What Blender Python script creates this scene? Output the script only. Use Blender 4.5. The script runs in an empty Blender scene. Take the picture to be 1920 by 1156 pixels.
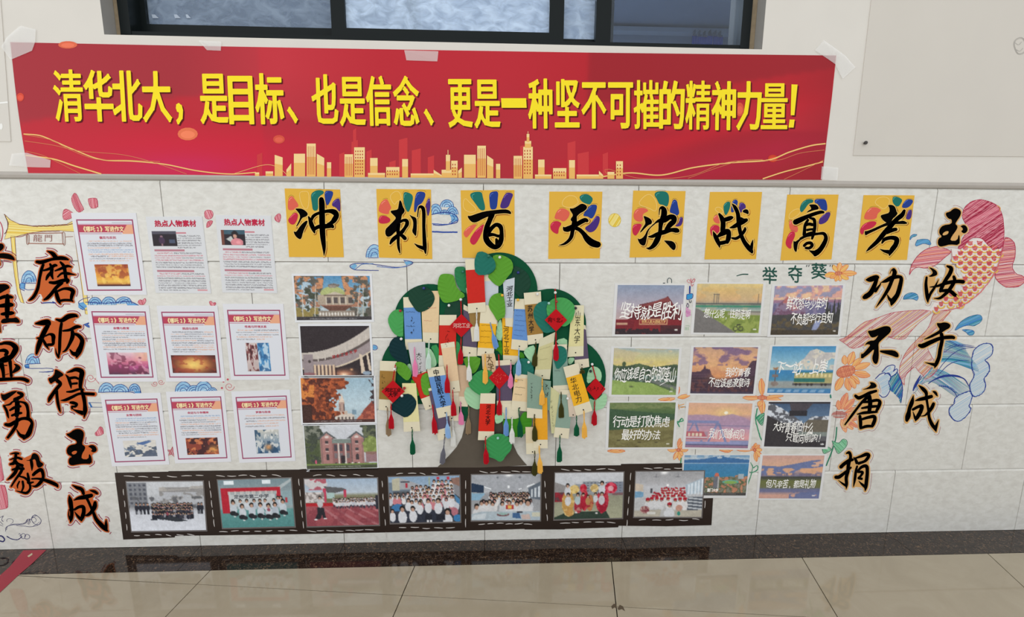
import bpy, bmesh, math, random
import numpy as np
from mathutils import Vector, Euler, Matrix

sc = bpy.context.scene
COL = sc.collection
random.seed(7)
RNG = np.random.default_rng(7)

# ---------------------------------------------------------------- camera
CAM_POS = Vector((1.24151, -1.79329, 1.3066))
CAM_ROT = Euler((1.41097, -0.00628, -0.03822), 'XYZ')
F_PX = 854.508
cd = bpy.data.cameras.new('camera')
cd.sensor_fit = 'HORIZONTAL'
cd.sensor_width = 36.0
cd.lens = F_PX / 1920 * 36.0
cd.clip_start = 0.02
cam = bpy.data.objects.new('camera', cd)
cam.location = CAM_POS
cam.rotation_euler = CAM_ROT
COL.objects.link(cam)
sc.camera = cam

# ---------------------------------------------------------------- world and lights
world = bpy.data.worlds.new('world')
sc.world = world
world.use_nodes = True
wn = world.node_tree
wn.nodes.clear()
wo = wn.nodes.new('ShaderNodeOutputWorld')
bg = wn.nodes.new('ShaderNodeBackground')
tc = wn.nodes.new('ShaderNodeTexCoord')
sep = wn.nodes.new('ShaderNodeSeparateXYZ')
ramp = wn.nodes.new('ShaderNodeValToRGB')
ramp.color_ramp.elements[0].position = 0.30
ramp.color_ramp.elements[0].color = (1.05, 1.05, 1.0, 1)
ramp.color_ramp.elements[1].position = 0.62
ramp.color_ramp.elements[1].color = (0.97, 0.985, 1.0, 1)
mr = wn.nodes.new('ShaderNodeMapRange')
mr.inputs['From Min'].default_value = -1
mr.inputs['From Max'].default_value = 1
wn.links.new(tc.outputs['Generated'], sep.inputs[0])
wn.links.new(sep.outputs['Z'], mr.inputs['Value'])
wn.links.new(mr.outputs['Result'], ramp.inputs[0])
wn.links.new(ramp.outputs[0], bg.inputs['Color'])
wn.links.new(bg.outputs[0], wo.inputs['Surface'])
bg.inputs['Strength'].default_value = 1.10


def area_light(name, loc, target, sx, sy, power, color):
    ld = bpy.data.lights.new(name, 'AREA')
    ld.shape = 'RECTANGLE'
    ld.size = sx
    ld.size_y = sy
    ld.energy = power
    ld.color = color
    o = bpy.data.objects.new(name, ld)
    o.location = loc
    o.rotation_euler = (Vector(target) - Vector(loc)).to_track_quat('-Z', 'Y').to_euler()
    COL.objects.link(o)
    return o


area_light('daylight_opening', (-2.3, -2.7, 0.95), (0.2, 0, 0.35), 3.0, 1.3, 17, (1.0, 0.985, 0.95))
area_light('classroom_fill', (1.1, 1.9, 3.0), (1.1, 2.4, 1.0), 2.0, 1.0, 62, (0.88, 0.94, 1.0))  # added fill brightening the room behind the panes, not a known lamp

sc.view_settings.view_transform = 'Standard'
sc.view_settings.look = 'None'
sc.view_settings.gamma = 1.0
sc.view_settings.use_curve_mapping = False
sc.view_settings.exposure = 0.08

# ---------------------------------------------------------------- measuring helpers
_M = CAM_ROT.to_matrix()


def at(u, v, d=0.0):
    """point on the wall plane, d metres in front of it, that the photo shows at (u, v)"""
    r = _M @ Vector(((u - 960) / F_PX, -(v - 578) / F_PX, -1))
    t = (-d - CAM_POS.y) / r.y
    return CAM_POS + r * t


def floor_at(u, v, z=0.0):
    r = _M @ Vector(((u - 960) / F_PX, -(v - 578) / F_PX, -1))
    t = (z - CAM_POS.z) / r.z
    return CAM_POS + r * t


# plane homography for fast numpy mapping (u,v) -> (x,z) at distance d
def at_np(P, d=0.0):
    P = np.asarray(P, float)
    M = np.array(_M)
    r = np.stack([(P[..., 0] - 960) / F_PX, -(P[..., 1] - 578) / F_PX, -np.ones(P.shape[:-1])], -1) @ M.T
    dd = np.asarray(d, float)
    t = (-dd - CAM_POS.y) / r[..., 1]
    return np.array(CAM_POS) + r * t[..., None]


def lin(c):
    c = np.asarray(c, float) / 255.0
    return np.where(c <= 0.04045, c / 12.92, ((c + 0.055) / 1.055) ** 2.4)


# ---------------------------------------------------------------- materials
_mats = {}


def mat(name, rgb=None, rough=0.7, spec=0.3, vary=0.0, scale=30.0, bump=0.0, metallic=0.0):
    if name in _mats:
        return _mats[name]
    m = bpy.data.materials.new(name)
    _mats[name] = m
    m.use_nodes = True
    nt = m.node_tree
    b = nt.nodes['Principled BSDF']
    c = tuple(lin(rgb)) + (1,)
    b.inputs['Base Color'].default_value = c
    b.inputs['Roughness'].default_value = rough
    b.inputs['Specular IOR Level'].default_value = spec
    b.inputs['Metallic'].default_value = metallic
    if vary or bump:
        t = nt.nodes.new('ShaderNodeTexCoord')
        n = nt.nodes.new('ShaderNodeTexNoise')
        n.inputs['Scale'].default_value = scale
        n.inputs['Detail'].default_value = 5
        nt.links.new(t.outputs['Object'], n.inputs['Vector'])
        if vary:
            mx = nt.nodes.new('ShaderNodeMix')
            mx.data_type = 'RGBA'
            mx.inputs['A'].default_value = tuple(x * (1 - vary) for x in c[:3]) + (1,)
            mx.inputs['B'].default_value = tuple(min(1, x * (1 + vary)) for x in c[:3]) + (1,)
            nt.links.new(n.outputs[0], mx.inputs['Factor'])
            nt.links.new(mx.outputs['Result'], b.inputs['Base Color'])
        if bump:
            bp = nt.nodes.new('ShaderNodeBump')
            bp.inputs['Strength'].default_value = bump
            bp.inputs['Distance'].default_value = 0.002
            nt.links.new(n.outputs[0], bp.inputs['Height'])
            nt.links.new(bp.outputs[0], b.inputs['Normal'])
    return m


def ink(rgb):
    if sum(rgb) < 40:
        return mat('black_ink', (6, 5, 5), 0.9, 0.02)
    return mat('ink_%d_%d_%d' % tuple(int(x) for x in rgb), rgb, 0.75, 0.15)


def paper(rgb):
    return mat('paper_%d_%d_%d' % tuple(int(x) for x in rgb), rgb, 0.8, 0.15)


def print_mat():
    if 'print' in _mats:
        return _mats['print']
    m = bpy.data.materials.new('printed_paper')
    _mats['print'] = m
    m.use_nodes = True
    nt = m.node_tree
    b = nt.nodes['Principled BSDF']
    a = nt.nodes.new('ShaderNodeAttribute')
    a.attribute_name = 'Col'
    nt.links.new(a.outputs['Color'], b.inputs['Base Color'])
    b.inputs['Roughness'].default_value = 0.62
    b.inputs['Specular IOR Level'].default_value = 0.2
    return m


def speckle(name, base, dark, light, s1, s2, rough, spec, bump=0.0, rot=0.35, stretch=(1, 1, 1), p=(0.35, 0.7)):
    """stone-like material: cloudy mottling between three colours"""
    m = bpy.data.materials.new(name)
    _mats[name] = m
    m.use_nodes = True
    nt = m.node_tree
    b = nt.nodes['Principled BSDF']
    t = nt.nodes.new('ShaderNodeTexCoord')
    mp = nt.nodes.new('ShaderNodeMapping')
    mp.inputs['Scale'].default_value = stretch
    g = nt.nodes.new('ShaderNodeNewGeometry')
    nt.links.new(g.outputs['Position'], mp.inputs['Vector'])
    n = nt.nodes.new('ShaderNodeTexNoise')
    n.inputs['Scale'].default_value = s1
    n.inputs['Detail'].default_value = 7
    n.inputs['Roughness'].default_value = 0.65
    n.inputs['Distortion'].default_value = rot
    nt.links.new(mp.outputs[0], n.inputs['Vector'])
    r = nt.nodes.new('ShaderNodeValToRGB')
    e = r.color_ramp.elements
    e[0].position = p[0]
    e[0].color = tuple(lin(dark)) + (1,)
    e[1].position = p[1]
    e[1].color = tuple(lin(light)) + (1,)
    k = e.new((p[0] + p[1]) / 2)
    k.color = tuple(lin(base)) + (1,)
    nt.links.new(n.outputs[0], r.inputs[0])
    nt.links.new(r.outputs[0], b.inputs['Base Color'])
    b.inputs['Roughness'].default_value = rough
    b.inputs['Specular IOR Level'].default_value = spec
    if bump:
        n2 = nt.nodes.new('ShaderNodeTexNoise')
        n2.inputs['Scale'].default_value = s2
        n2.inputs['Detail'].default_value = 3
        nt.links.new(mp.outputs[0], n2.inputs['Vector'])
        bp = nt.nodes.new('ShaderNodeBump')
        bp.inputs['Strength'].default_value = bump
        bp.inputs['Distance'].default_value = 0.001
        nt.links.new(n2.outputs[0], bp.inputs['Height'])
        nt.links.new(bp.outputs[0], b.inputs['Normal'])
    return m


# ---------------------------------------------------------------- object helpers
def tag(o, label=None, cat=None, group=None, kind=None):
    if label:
        o['label'] = label
    if cat:
        o['category'] = cat
    if group:
        o['group'] = group
    if kind:
        o['kind'] = kind
    return o


def mk(name, V, F, mats, parent=None, label=None, cat=None, group=None, kind=None, fm=None, cols=None, smooth=False):
    """link world-space geometry as ONE mesh object whose origin is its own centre (or its parent's)"""
    V = np.asarray(V, float)
    if parent is not None:
        org = np.array(parent.matrix_world.translation) if parent.parent is None else np.array(parent['org'])
    else:
        org = (V.min(0) + V.max(0)) / 2
    me = bpy.data.meshes.new(name)
    me.from_pydata((V - org).tolist(), [], [list(map(int, f)) for f in F])
    if not isinstance(mats, (list, tuple)):
        mats = [mats]
    for m in mats:
        me.materials.append(m)
    if fm is not None:
        me.polygons.foreach_set('material_index', np.asarray(fm, np.int32))
    if cols is not None:
        ca = me.color_attributes.new('Col', 'FLOAT_COLOR', 'POINT')
        ca.data.foreach_set('color', np.asarray(cols, np.float32).ravel())
    if smooth:
        me.polygons.foreach_set('use_smooth', [True] * len(me.polygons))
    me.update()
    o = bpy.data.objects.new(name, me)
    COL.objects.link(o)
    if parent is not None:
        o.parent = parent
        o.matrix_world = Matrix.Translation(org)
    else:
        o.location = org
        o.matrix_world = Matrix.Translation(org)
    o['org'] = org.tolist()
    if parent is not None:
        o.location = (0, 0, 0)
        o.matrix_parent_inverse = Matrix()
    return tag(o, label, cat, group, kind)


def empty(name, loc, label, cat, group=None, kind=None):
    o = bpy.data.objects.new(name, None)
    o.empty_display_size = 0.02
    o.location = loc
    COL.objects.link(o)
    o.matrix_world = Matrix.Translation(Vector(loc))
    o['org'] = list(loc)
    return tag(o, label, cat, group, kind)


def box(x0, x1, y0, y1, z0, z1):
    V = [(x, y, z) for z in (z0, z1) for y in (y0, y1) for x in (x0, x1)]
    F = [(0, 2, 3, 1), (4, 5, 7, 6), (0, 1, 5, 4), (2, 6, 7, 3), (0, 4, 6, 2), (1, 3, 7, 5)]
    return V, F


def join(parts):
    V, F = [], []
    for v, f in parts:
        n = len(V)
        V += list(map(tuple, v))
        F += [tuple(i + n for i in q) for q in f]
    return V, F


def quad_slab(c, d0, d1):
    """four photo corners (tl,tr,br,bl) -> thin slab between depths d0 (back) and d1 (front)"""
    fr = [tuple(at(u, v, d1)) for u, v in c]
    bk = [(p[0], -d0, p[2]) for p in fr]
    V = fr + bk
    F = [(3, 2, 1, 0), (4, 5, 6, 7), (0, 1, 5, 4), (1, 2, 6, 5), (2, 3, 7, 6), (3, 0, 4, 7)]
    return V, F


def poly_slab(pts, d0, d1):
    n = len(pts)
    fr = [tuple(at(u, v, d1)) for u, v in pts]
    bk = [(p[0], -d0, p[2]) for p in fr]
    F = [tuple(range(n))[::-1], tuple(range(n, 2 * n))]
    F += [(i, (i + 1) % n, n + (i + 1) % n, n + i) for i in range(n)]
    return fr + bk, F


# ---------------------------------------------------------------- flat figures drawn on paper or wall
def catmull(P, step):
    P = np.asarray(P, float)
    if len(P) < 3:
        n = max(2, int(np.hypot(*(P[-1] - P[0])[:2]) / step) + 1)
        return P[0] + (P[-1] - P[0]) * np.linspace(0, 1, n)[:, None]
    Q = np.vstack([2 * P[0] - P[1], P, 2 * P[-1] - P[-2]])
    out = []
    for i in range(1, len(Q) - 2):
        a, b, c, d = Q[i - 1:i + 3]
        n = max(2, int(np.hypot(*(c - b)[:2]) / step) + 1)
        t = np.linspace(0, 1, n, endpoint=False)[:, None]
        out.append(0.5 * (2 * b + (c - a) * t + (2 * a - 5 * b + 4 * c - d) * t ** 2 + (3 * b - a - 3 * c + d) * t ** 3))
    out.append(P[-1:])
    return np.vstack(out)


def chaikin(P, n=1):
    P = np.asarray(P, float)
    for _ in range(n):
        N = np.roll(P, -1, 0)
        P = np.stack([P * .75 + N * .25, P * .25 + N * .75], 1).reshape(-1, 2)
    return P


class Fig:
    """collects flat coloured shapes given in photo pixels; each shape lies a hair in front of the last"""

    def __init__(s, d=0.0005, step=0.00002):
        s.P, s.D, s.F, s.fm, s.cols = [], [], [], [], []
        s.d, s.step, s.n = d, step, 0
        s.key = {}

    def _mi(s, col):
        k = tuple(col)
        if k not in s.key:
            s.key[k] = len(s.key)
            s.cols.append(ink(col))
        return s.key[k]

    def add(s, pts, faces, col):
        b = len(s.P)
        s.P += [tuple(p) for p in pts]
        s.D += [s.d + s.step * s.n] * len(pts)
        s.F += [tuple(i + b for i in f) for f in faces]
        s.fm += [s._mi(col)] * len(faces)

    def lift(s, k=1):
        s.n += k

    def poly(s, pts, col, smooth=0):
        pts = chaikin(pts, smooth) if smooth else pts
        s.add(pts, [tuple(range(len(pts)))], col)
        s.n += 1

    def ell(s, cx, cy, rx, ry, col, n=14, a=0):
        t = np.linspace(0, 2 * math.pi, n, endpoint=False)
        x, y = rx * np.cos(t), ry * np.sin(t)
        s.poly(np.stack([cx + x * math.cos(a) - y * math.sin(a), cy + x * math.sin(a) + y * math.cos(a)], 1), col)

    def line(s, pts, col, w=1.0, smooth=True, taper=False, step=3.0, wob=0.0):
        P = np.asarray(pts, float)
        if P.shape[1] == 2:
            P = np.hstack([P, np.full((len(P), 1), w)])
        if smooth:
            P = catmull(P, step)
        if wob:
            P[:, :2] += RNG.normal(0, wob, (len(P), 2))
        if taper:
            P[:, 2] *= np.sin(np.linspace(0.25, math.pi - 0.15, len(P))) ** 0.5
        P[:, 2] = np.maximum(P[:, 2], 0.3)
        d = np.gradient(P[:, :2], axis=0)
        L = np.hypot(d[:, 0], d[:, 1]) + 1e-9
        nrm = np.stack([-d[:, 1] / L, d[:, 0] / L], 1) * P[:, 2:3] / 2
        A, B = P[:, :2] + nrm, P[:, :2] - nrm
        n = len(P)
        s.add(np.vstack([A, B]), [(i, i + 1, n + i + 1, n + i) for i in range(n - 1)], col)
        s.n += 1
        return P

    def brush(s, pts, col, scale=1.0, grow=0.0, off=(0, 0)):
        P = np.asarray(pts, float)
        P[:, 2] = P[:, 2] * scale + grow
        P[:, 0] += off[0]
        P[:, 1] += off[1]
        Q = catmull(P, 1.6)
        s.line(Q, col, smooth=False)
        t = np.linspace(0, 2 * math.pi, 9, endpoint=False)
        for q in Q[::2]:
            if q[2] > 1.2:
                s.add(np.stack([q[0] + q[2] / 2 * np.cos(t), q[1] + q[2] / 2 * np.sin(t)], 1), [tuple(range(9))], col)

    def hatch(s, pts, ang, gap, col, w=0.9, jit=0.6, miss=0.08, cols=None):
        """crayon hatching of a polygon: slanted strokes clipped to its outline"""
        P = np.asarray(pts, float)
        ca, sa = math.cos(ang), math.sin(ang)
        R = np.array([[ca, sa], [-sa, ca]])
        Q = P @ R.T
        y = Q[:, 1].min() + gap * .5
        while y < Q[:, 1].max():
            xs = []
            for i in range(len(Q)):
                a, b = Q[i], Q[(i + 1) % len(Q)]
                if (a[1] > y) != (b[1] > y):
                    xs.append(a[0] + (y - a[1]) / (b[1] - a[1]) * (b[0] - a[0]))
            xs.sort()
            for x0, x1 in zip(xs[::2], xs[1::2]):
                if x1 - x0 < 1 or random.random() < miss:
                    continue
                x0 += random.uniform(0, jit)
                x1 -= random.uniform(0, jit * 1.5)
                q = np.array([[x0, y + random.uniform(-jit, jit) * .5], [(x0 + x1) / 2, y + random.uniform(-jit, jit) * .6],
                              [x1, y + random.uniform(-jit, jit) * .5]]) @ R
                s.line(q, random.choice(cols) if cols else col, w * random.uniform(.7, 1.25), step=max(4, (x1 - x0) / 3))
            y += gap * random.uniform(.8, 1.2)

    def geo(s):
        return at_np(np.array(s.P), np.array(s.D)), s.F, s.cols, s.fm

    def obj(s, name, parent=None, label=None, cat=None, group=None, kind=None):
        V, F, m, fm = s.geo()
        return mk(name, V, F, m, parent, label, cat, group, kind, fm=fm)


# ---------------------------------------------------------------- glyphs (built-in font, CJK fallback)
_gl = {}
_fc = bpy.data.curves.new('glyph_source', 'FONT')
_fo = bpy.data.objects.new('glyph_source', _fc)


GLYPH_RES = [34]


BOLD_Y = [1.0]


def embolden(V, F, bold):
    """grow a glyph outline by bold: distance field on a fine grid, cut at its level line (no overlaps)"""
    cnt = {}
    for f in F:
        for i in range(len(f)):
            a, b = f[i], f[(i + 1) % len(f)]
            q = (min(a, b), max(a, b))
            cnt[q] = cnt.get(q, 0) + 1
    E = np.array([q for q, c in cnt.items() if c == 1])
    A, B = V[E[:, 0]], V[E[:, 1]]
    lo, hi = V.min(0) - bold * 1.6, V.max(0) + bold * 1.6
    h = 1.0 / GLYPH_RES[0]
    nx, ny = int((hi[0] - lo[0]) / h) + 2, int((hi[1] - lo[1]) / h) + 2
    xs, ys = lo[0] + h * np.arange(nx), lo[1] + h * np.arange(ny)
    G = np.stack(np.meshgrid(xs, ys), -1).reshape(-1, 1, 2)
    e = B - A
    w = G - A
    t = np.clip((w * e).sum(-1) / ((e * e).sum(-1) + 1e-12), 0, 1)
    r = (w - t[..., None] * e) * np.array([1.0, BOLD_Y[0]])
    # square-ish corners: blend of euclidean and max distance
    ax = np.abs(r)
    d = (np.hypot(ax[..., 0], ax[..., 1]) * .5 + ax.max(-1) * .5).min(1)
    gy, gx = G[:, :, 1], G[:, :, 0]
    c = (A[:, 1] > gy) != (B[:, 1] > gy)
    xx = A[:, 0] + (gy - A[:, 1]) / (B[:, 1] - A[:, 1] + 1e-12) * e[:, 0]
    ins = (c & (gx < xx)).sum(1) % 2 == 1
    D = (np.where(ins, -d, d) - bold).reshape(ny, nx)
    idx, P, Q = {}, [], []

    def vid(p):
        k = (round(p[0] / h * 256), round(p[1] / h * 256))
        if k not in idx:
            idx[k] = len(P)
            P.append(p)
        return idx[k]
    for j in range(ny - 1):
        i = 0
        while i < nx - 1:
            cc = ((i, j), (i + 1, j), (i + 1, j + 1), (i, j + 1))
            v = [D[y, x] for x, y in cc]
            if min(v) >= 0:
                i += 1
                continue
            out = []
            for k in range(4):
                (a1, b1), (a2, b2) = cc[k], cc[(k + 1) % 4]
                v1, v2 = v[k], v[(k + 1) % 4]
                if v1 < 0:
                    out.append((xs[a1], ys[b1]))
                if (v1 < 0) != (v2 < 0):
                    s_ = v1 / (v1 - v2)
                    out.append((xs[a1] + (xs[a2] - xs[a1]) * s_, ys[b1] + (ys[b2] - ys[b1]) * s_))
            ids = []
            for p in out:
                q = vid(p)
                if q not in ids:
                    ids.append(q)
            if len(ids) > 2:
                Q.append(tuple(ids))
            i += 1
    return np.array(P), Q


def glyph(ch, bold=0.0):
    """outline triangles of a character; bold adds a border strip along every contour edge"""
    k = (ch, bold)
    if k in _gl:
        return _gl[k]
    if (ch, 0.0) in _gl:
        V, F = _gl[(ch, 0.0)]
    else:
        _fc.body = ch
        _fc.resolution_u = 2
        if _fo.name not in COL.objects:
            COL.objects.link(_fo)
        dg = bpy.context.evaluated_depsgraph_get()
        dg.update()
        ev = _fo.evaluated_get(dg)
        me = ev.to_mesh()
        V = np.array([v.co[:2] for v in me.vertices]) if len(me.vertices) else np.zeros((0, 2))
        F = [tuple(p.vertices) for p in me.polygons]
        ev.to_mesh_clear()
        COL.objects.unlink(_fo)
        _gl[(ch, 0.0)] = (V, F)
    if bold and len(V):
        V, F = embolden(V, F, bold)
    _gl[k] = (V, F)
    return _gl[k]


def fit_glyph(fig, ch, box_, col, bold=0.0, skew=0.0):
    """a character stretched to fill a photo rectangle"""
    V, F = glyph(ch, bold)
    if not len(V):
        return
    a, b = V.min(0), V.max(0)
    n = (V - a) / (b - a + 1e-9)
    x0, y0, x1, y1 = box_
    P = np.stack([x0 + n[:, 0] * (x1 - x0) + skew * (n[:, 1] - .5), y1 - n[:, 1] * (y1 - y0)], 1)
    fig.add(P, F, col)
    fig.n += 1


def text(fig, s, c, col, bold=0.012, wild=0.0, vertical=False):
    """characters set evenly in the photo quad c (tl,tr,br,bl); wild = handwritten unevenness"""
    c = np.asarray(c, float)
    N = len(s)
    for i, ch in enumerate(s):
        if ch == ' ':
            continue
        if ch == '~':                      # an unreadable hand-written word: a few short strokes
            for _ in range(5):
                u_, v_ = random.uniform(.15, .8), random.uniform(.1, .85)
                e_ = []
                for a_, b_ in ((u_, v_), (u_ + random.uniform(-.3, .35), v_ + random.uniform(-.3, .3))):
                    a_, b_ = (a_, (i + b_) / N) if vertical else ((i + a_) / N, b_)
                    e_.append(c[0] * (1 - a_) * (1 - b_) + c[1] * a_ * (1 - b_) + c[2] * a_ * b_ + c[3] * (1 - a_) * b_)
                fig.line(e_, col, .75, smooth=False)
            continue
        V, F = glyph(ch, bold)
        if not len(V):
            continue
        w = 1.0 if ord(ch) > 255 else max(0.3, (V[:, 0].max() + 0.08))
        n = np.stack([V[:, 0] / w if w == 1.0 else (V[:, 0] - V[:, 0].min()) / 1.0 + 0.3, V[:, 1] + 0.12], 1)
        if wild:
            sc_ = 1 + random.uniform(-.12, .3) * wild
            sh = 0.18 * wild + random.uniform(-.12, .12) * wild
            n = (n - .5) @ np.array([[1.08, 0], [sh, sc_]]) + .5
            n[:, 1] += random.uniform(-.12, .12) * wild + 0.05 * wild * np.sin(n[:, 0] * 6 + i)
            n[:, 0] += 0.03 * wild * np.sin(n[:, 1] * 8 + i * 2)
        if vertical:
            a = n[:, 0]
            t = (i + 1 - n[:, 1]) / N
        else:
            a = (i + n[:, 0]) / N
            t = 1 - n[:, 1]
        P = (c[0] * ((1 - a) * (1 - t))[:, None] + c[1] * (a * (1 - t))[:, None] + c[2] * (a * t)[:, None] + c[3] * ((1 - a) * t)[:, None])
        fig.add(P, F, col)
    fig.n += 1

# ---------------------------------------------------------------- the room
M_TILE = speckle('wall_tile_stone', (217, 216, 210), (208, 206, 200), (225, 224, 220), 26, 300, 0.25, 0.35, 0.04, 0.5, (1, 1, 1.8))
M_PLASTER = mat('painted_plaster', (217, 213, 206), 0.75, 0.2, 0.04, 7, 0.12)
M_GROUT = mat('joint_grout', (128, 124, 119), 0.9, 0.1)
M_FGROUT = mat('floor_grout', (44, 36, 30), 0.9, 0.1)
M_BEAD = mat('plaster_bead', (176, 170, 163), 0.8, 0.2, 0.06, 40)
M_STRIP = speckle('brown_border_stone', (50, 38, 31), (28, 19, 14), (124, 98, 74), 75, 400, 0.07, 0.42, 0.0, 1.8, (1, 1, 1), (0.40, 0.70))
M_FLOOR = speckle('floor_tile_stone', (166, 155, 134), (161, 150, 129), (171, 161, 140), 5, 300, 0.05, 0.5, 0.0, 0.6)
M_FRAME = mat('black_window_aluminium', (20, 26, 27), 0.45, 0.16)
M_PUTTY = mat('dried_window_foam', (150, 135, 112), 0.9, 0.1, 0.25, 60, 0.6)
M_REVEAL = mat('grey_reveal_plaster', (150, 148, 144), 0.85, 0.15, 0.08, 12)

WX0, WX1, WZ0 = -0.131, 2.237, 1.994          # window opening
XL, XR, ZT = -4.8, 7.2, 2.75

# plaster wall (around the window opening), front face at y = -0.002
parts = [box(XL, WX0, -0.002, 0.2, 1.5, ZT), box(WX1, XR, -0.002, 0.2, 1.5, ZT),
         box(WX0, WX1, -0.002, 0.2, 1.5, WZ0)]
V, F = join(parts)
wall = mk('wall_back', V, F, M_PLASTER, kind='structure')
# mortar bed behind the tiles
V, F = box(XL, XR, 0.0035, 0.2, -0.02, 1.5)
mk('mortar', V, F, M_GROUT, parent=wall)


def wall_tile(x0, x1, z0, z1):
    g = 0.0011
    x0 += g; x1 -= g; z0 += .0005; z1 -= .0006
    b, t = 0.0008, 0.010
    V = [(x0, 0.0045, z0), (x1, 0.0045, z0), (x1, 0.0045, z1), (x0, 0.0045, z1),
         (x0, 0.001, z0), (x1, 0.001, z0), (x1, 0.0040, z1), (x0, 0.0040, z1),
         (x0 + b, 0, z0 + b), (x1 - b, 0, z0 + b), (x1 - b, 0, z1 - t), (x0 + b, 0, z1 - t)]
    F = [(0, 1, 5, 4), (1, 2, 6, 5), (2, 3, 7, 6), (3, 0, 4, 7), (4, 5, 9, 8), (5, 6, 10, 9), (6, 7, 11, 10), (7, 4, 8, 11), (8, 9, 10, 11)]
    return V, F


for r in range(5):
    for k in range(-9, 13):
        x0 = .6 * k + (0.0 if r % 2 == 0 else 0.3)
        if x0 + .01 > XR:
            continue
        x1 = min(x0 + .6, XR)
        x0 = max(x0, XL)
        if x1 - x0 > .02:
            V, F = wall_tile(x0, x1, r * .3, r * .3 + .3)
            mk('tile', V, F, M_TILE, parent=wall)

# bead between tiles and plaster
V = [(XL, -0.002, 1.5005), (XR, -0.002, 1.5005), (XR, -0.005, 1.503), (XL, -0.005, 1.503),
     (XR, -0.007, 1.512), (XL, -0.007, 1.512), (XR, -0.002, 1.524), (XL, -0.002, 1.524), (XL, 0.01, 1.5005), (XR, 0.01, 1.5005)]
F = [(0, 3, 2, 1)[::-1], (3, 5, 4, 2)[::-1], (5, 7, 6, 4)[::-1], (0, 1, 9, 8)[::-1]]
mk('trim_1', V, F, M_BEAD, kind='structure')

# recessed-looking painted boards set on the plaster
V, F = quad_slab([(1648, -120), (2300, -120), (2300, 296), (1600, 291)], -0.002, 0.0045)
pb = mk('wall_board', V, F, mat('painted_board', (207, 202, 194), 0.7, 0.2, 0.03, 5), label='large cream painted board set on the plaster right of the window', cat='wall panel')
V, F = quad_slab([(-300, -120), (-8, -120), (20, 265), (-300, 262)], -0.002, 0.0045)
pb2 = mk('wall_board', V, F, mat('painted_board2', (214, 210, 203), 0.7, 0.2, 0.03, 5), label='small cut-off cream painted board at the edge left of the red banner', cat='wall panel')
f = Fig(0.0049)
f.poly([(-5, 192), (14, 190), (15, 193), (-5, 195)], (240, 240, 238))
f.ell(2, 237, 3, 6, (238, 238, 235))
f.obj('paint_scar', parent=pb2)
# pencilled ring on the right board
f = Fig(0.0049)
for rr in (0, 1.6):
    t = np.linspace(0, 6.1, 26)
    f.line(np.stack([1913 + (12 - rr) * np.cos(t) + np.sin(3 * t), 86 + (16 - rr) * np.sin(t)], 1), (168, 164, 158), 0.8)
f.line([(1903, 80), (1910, 84), (1916, 78)], (170, 166, 160), .8)
f.line([(1904, 92), (1912, 96), (1918, 90)], (170, 166, 160), .8)
f.obj('pencil_ring', parent=pb)

# nail in the board
c = at(1621, 268, 0.006)
V, F = [], []
for i, (rr, y) in enumerate(((0.0035, -0.0045), (0.007, -0.012), (0.0065, -0.0145), (0.002, -0.0155))):
    for k in range(10):
        a = 2 * math.pi * k / 10
        V.append((c.x + rr * math.cos(a), y, c.z + rr * math.sin(a)))
for i in range(3):
    F += [(i * 10 + k, i * 10 + (k + 1) % 10, i * 10 + 10 + (k + 1) % 10, i * 10 + 10 + k) for k in range(10)]
F.append(tuple(range(30, 40)))
mk('wall_nail', V, F, mat('dark_iron', (58, 54, 52), 0.5, 0.4), label='black nail head low on the cream board, right of the banner', cat='nail')

# ---- window
YR = 0.075
V, F = join([([(WX0, -.002, WZ0), (WX0, YR, WZ0), (WX0, YR, ZT), (WX0, -.002, ZT)], [(0, 1, 2, 3)]),
             ([(WX1, -.002, WZ0), (WX1, YR, WZ0), (WX1, YR, ZT), (WX1, -.002, ZT)], [(3, 2, 1, 0)])])
V = [(x + (.0006 if i < 4 else -.0006), y, z) for i, (x, y, z) in enumerate(V)]
mk('window_reveal', V, F, M_REVEAL, parent=wall)
win = empty('window_1', ((WX0 + WX1) / 2, 0.1, WZ0), None, None, kind='structure')


def fr(name, x0, x1, y0, y1, z0, z1, m=M_FRAME, parent=win):
    V, F = box(x0, x1, y0, y1, z0, z1)
    return mk(name, V, F, m, parent=parent)


# foam seam and outer frame
fr('foam_seam', WX0 + .001, WX0 + .018, 0.055, 0.09, WZ0 + .001, ZT, M_PUTTY)
fr('foam_seam', WX1 - .022, WX1 - .001, 0.055, 0.09, WZ0 + .001, ZT, M_PUTTY)
o = fr('window_frame', WX0 + .018, WX0 + .055, 0.050, 0.15, WZ0 + .002, ZT)
fr('window_frame', WX1 - .058, WX1 - .022, 0.050, 0.15, WZ0 + .002, ZT)
fr('sill_rail', WX0 + .018, WX1 - .022, 0.050, 0.165, WZ0 + .001, WZ0 + .022)
fr('sill_track', WX0 + .055, WX1 - .058, 0.052, 0.060, WZ0 + .022, WZ0 + .034)
fr('sill_track', WX0 + .055, WX1 - .058, 0.100, 0.108, WZ0 + .022, WZ0 + .040)


def xw(u, y):
    return at(u, 60, -y).x


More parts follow.
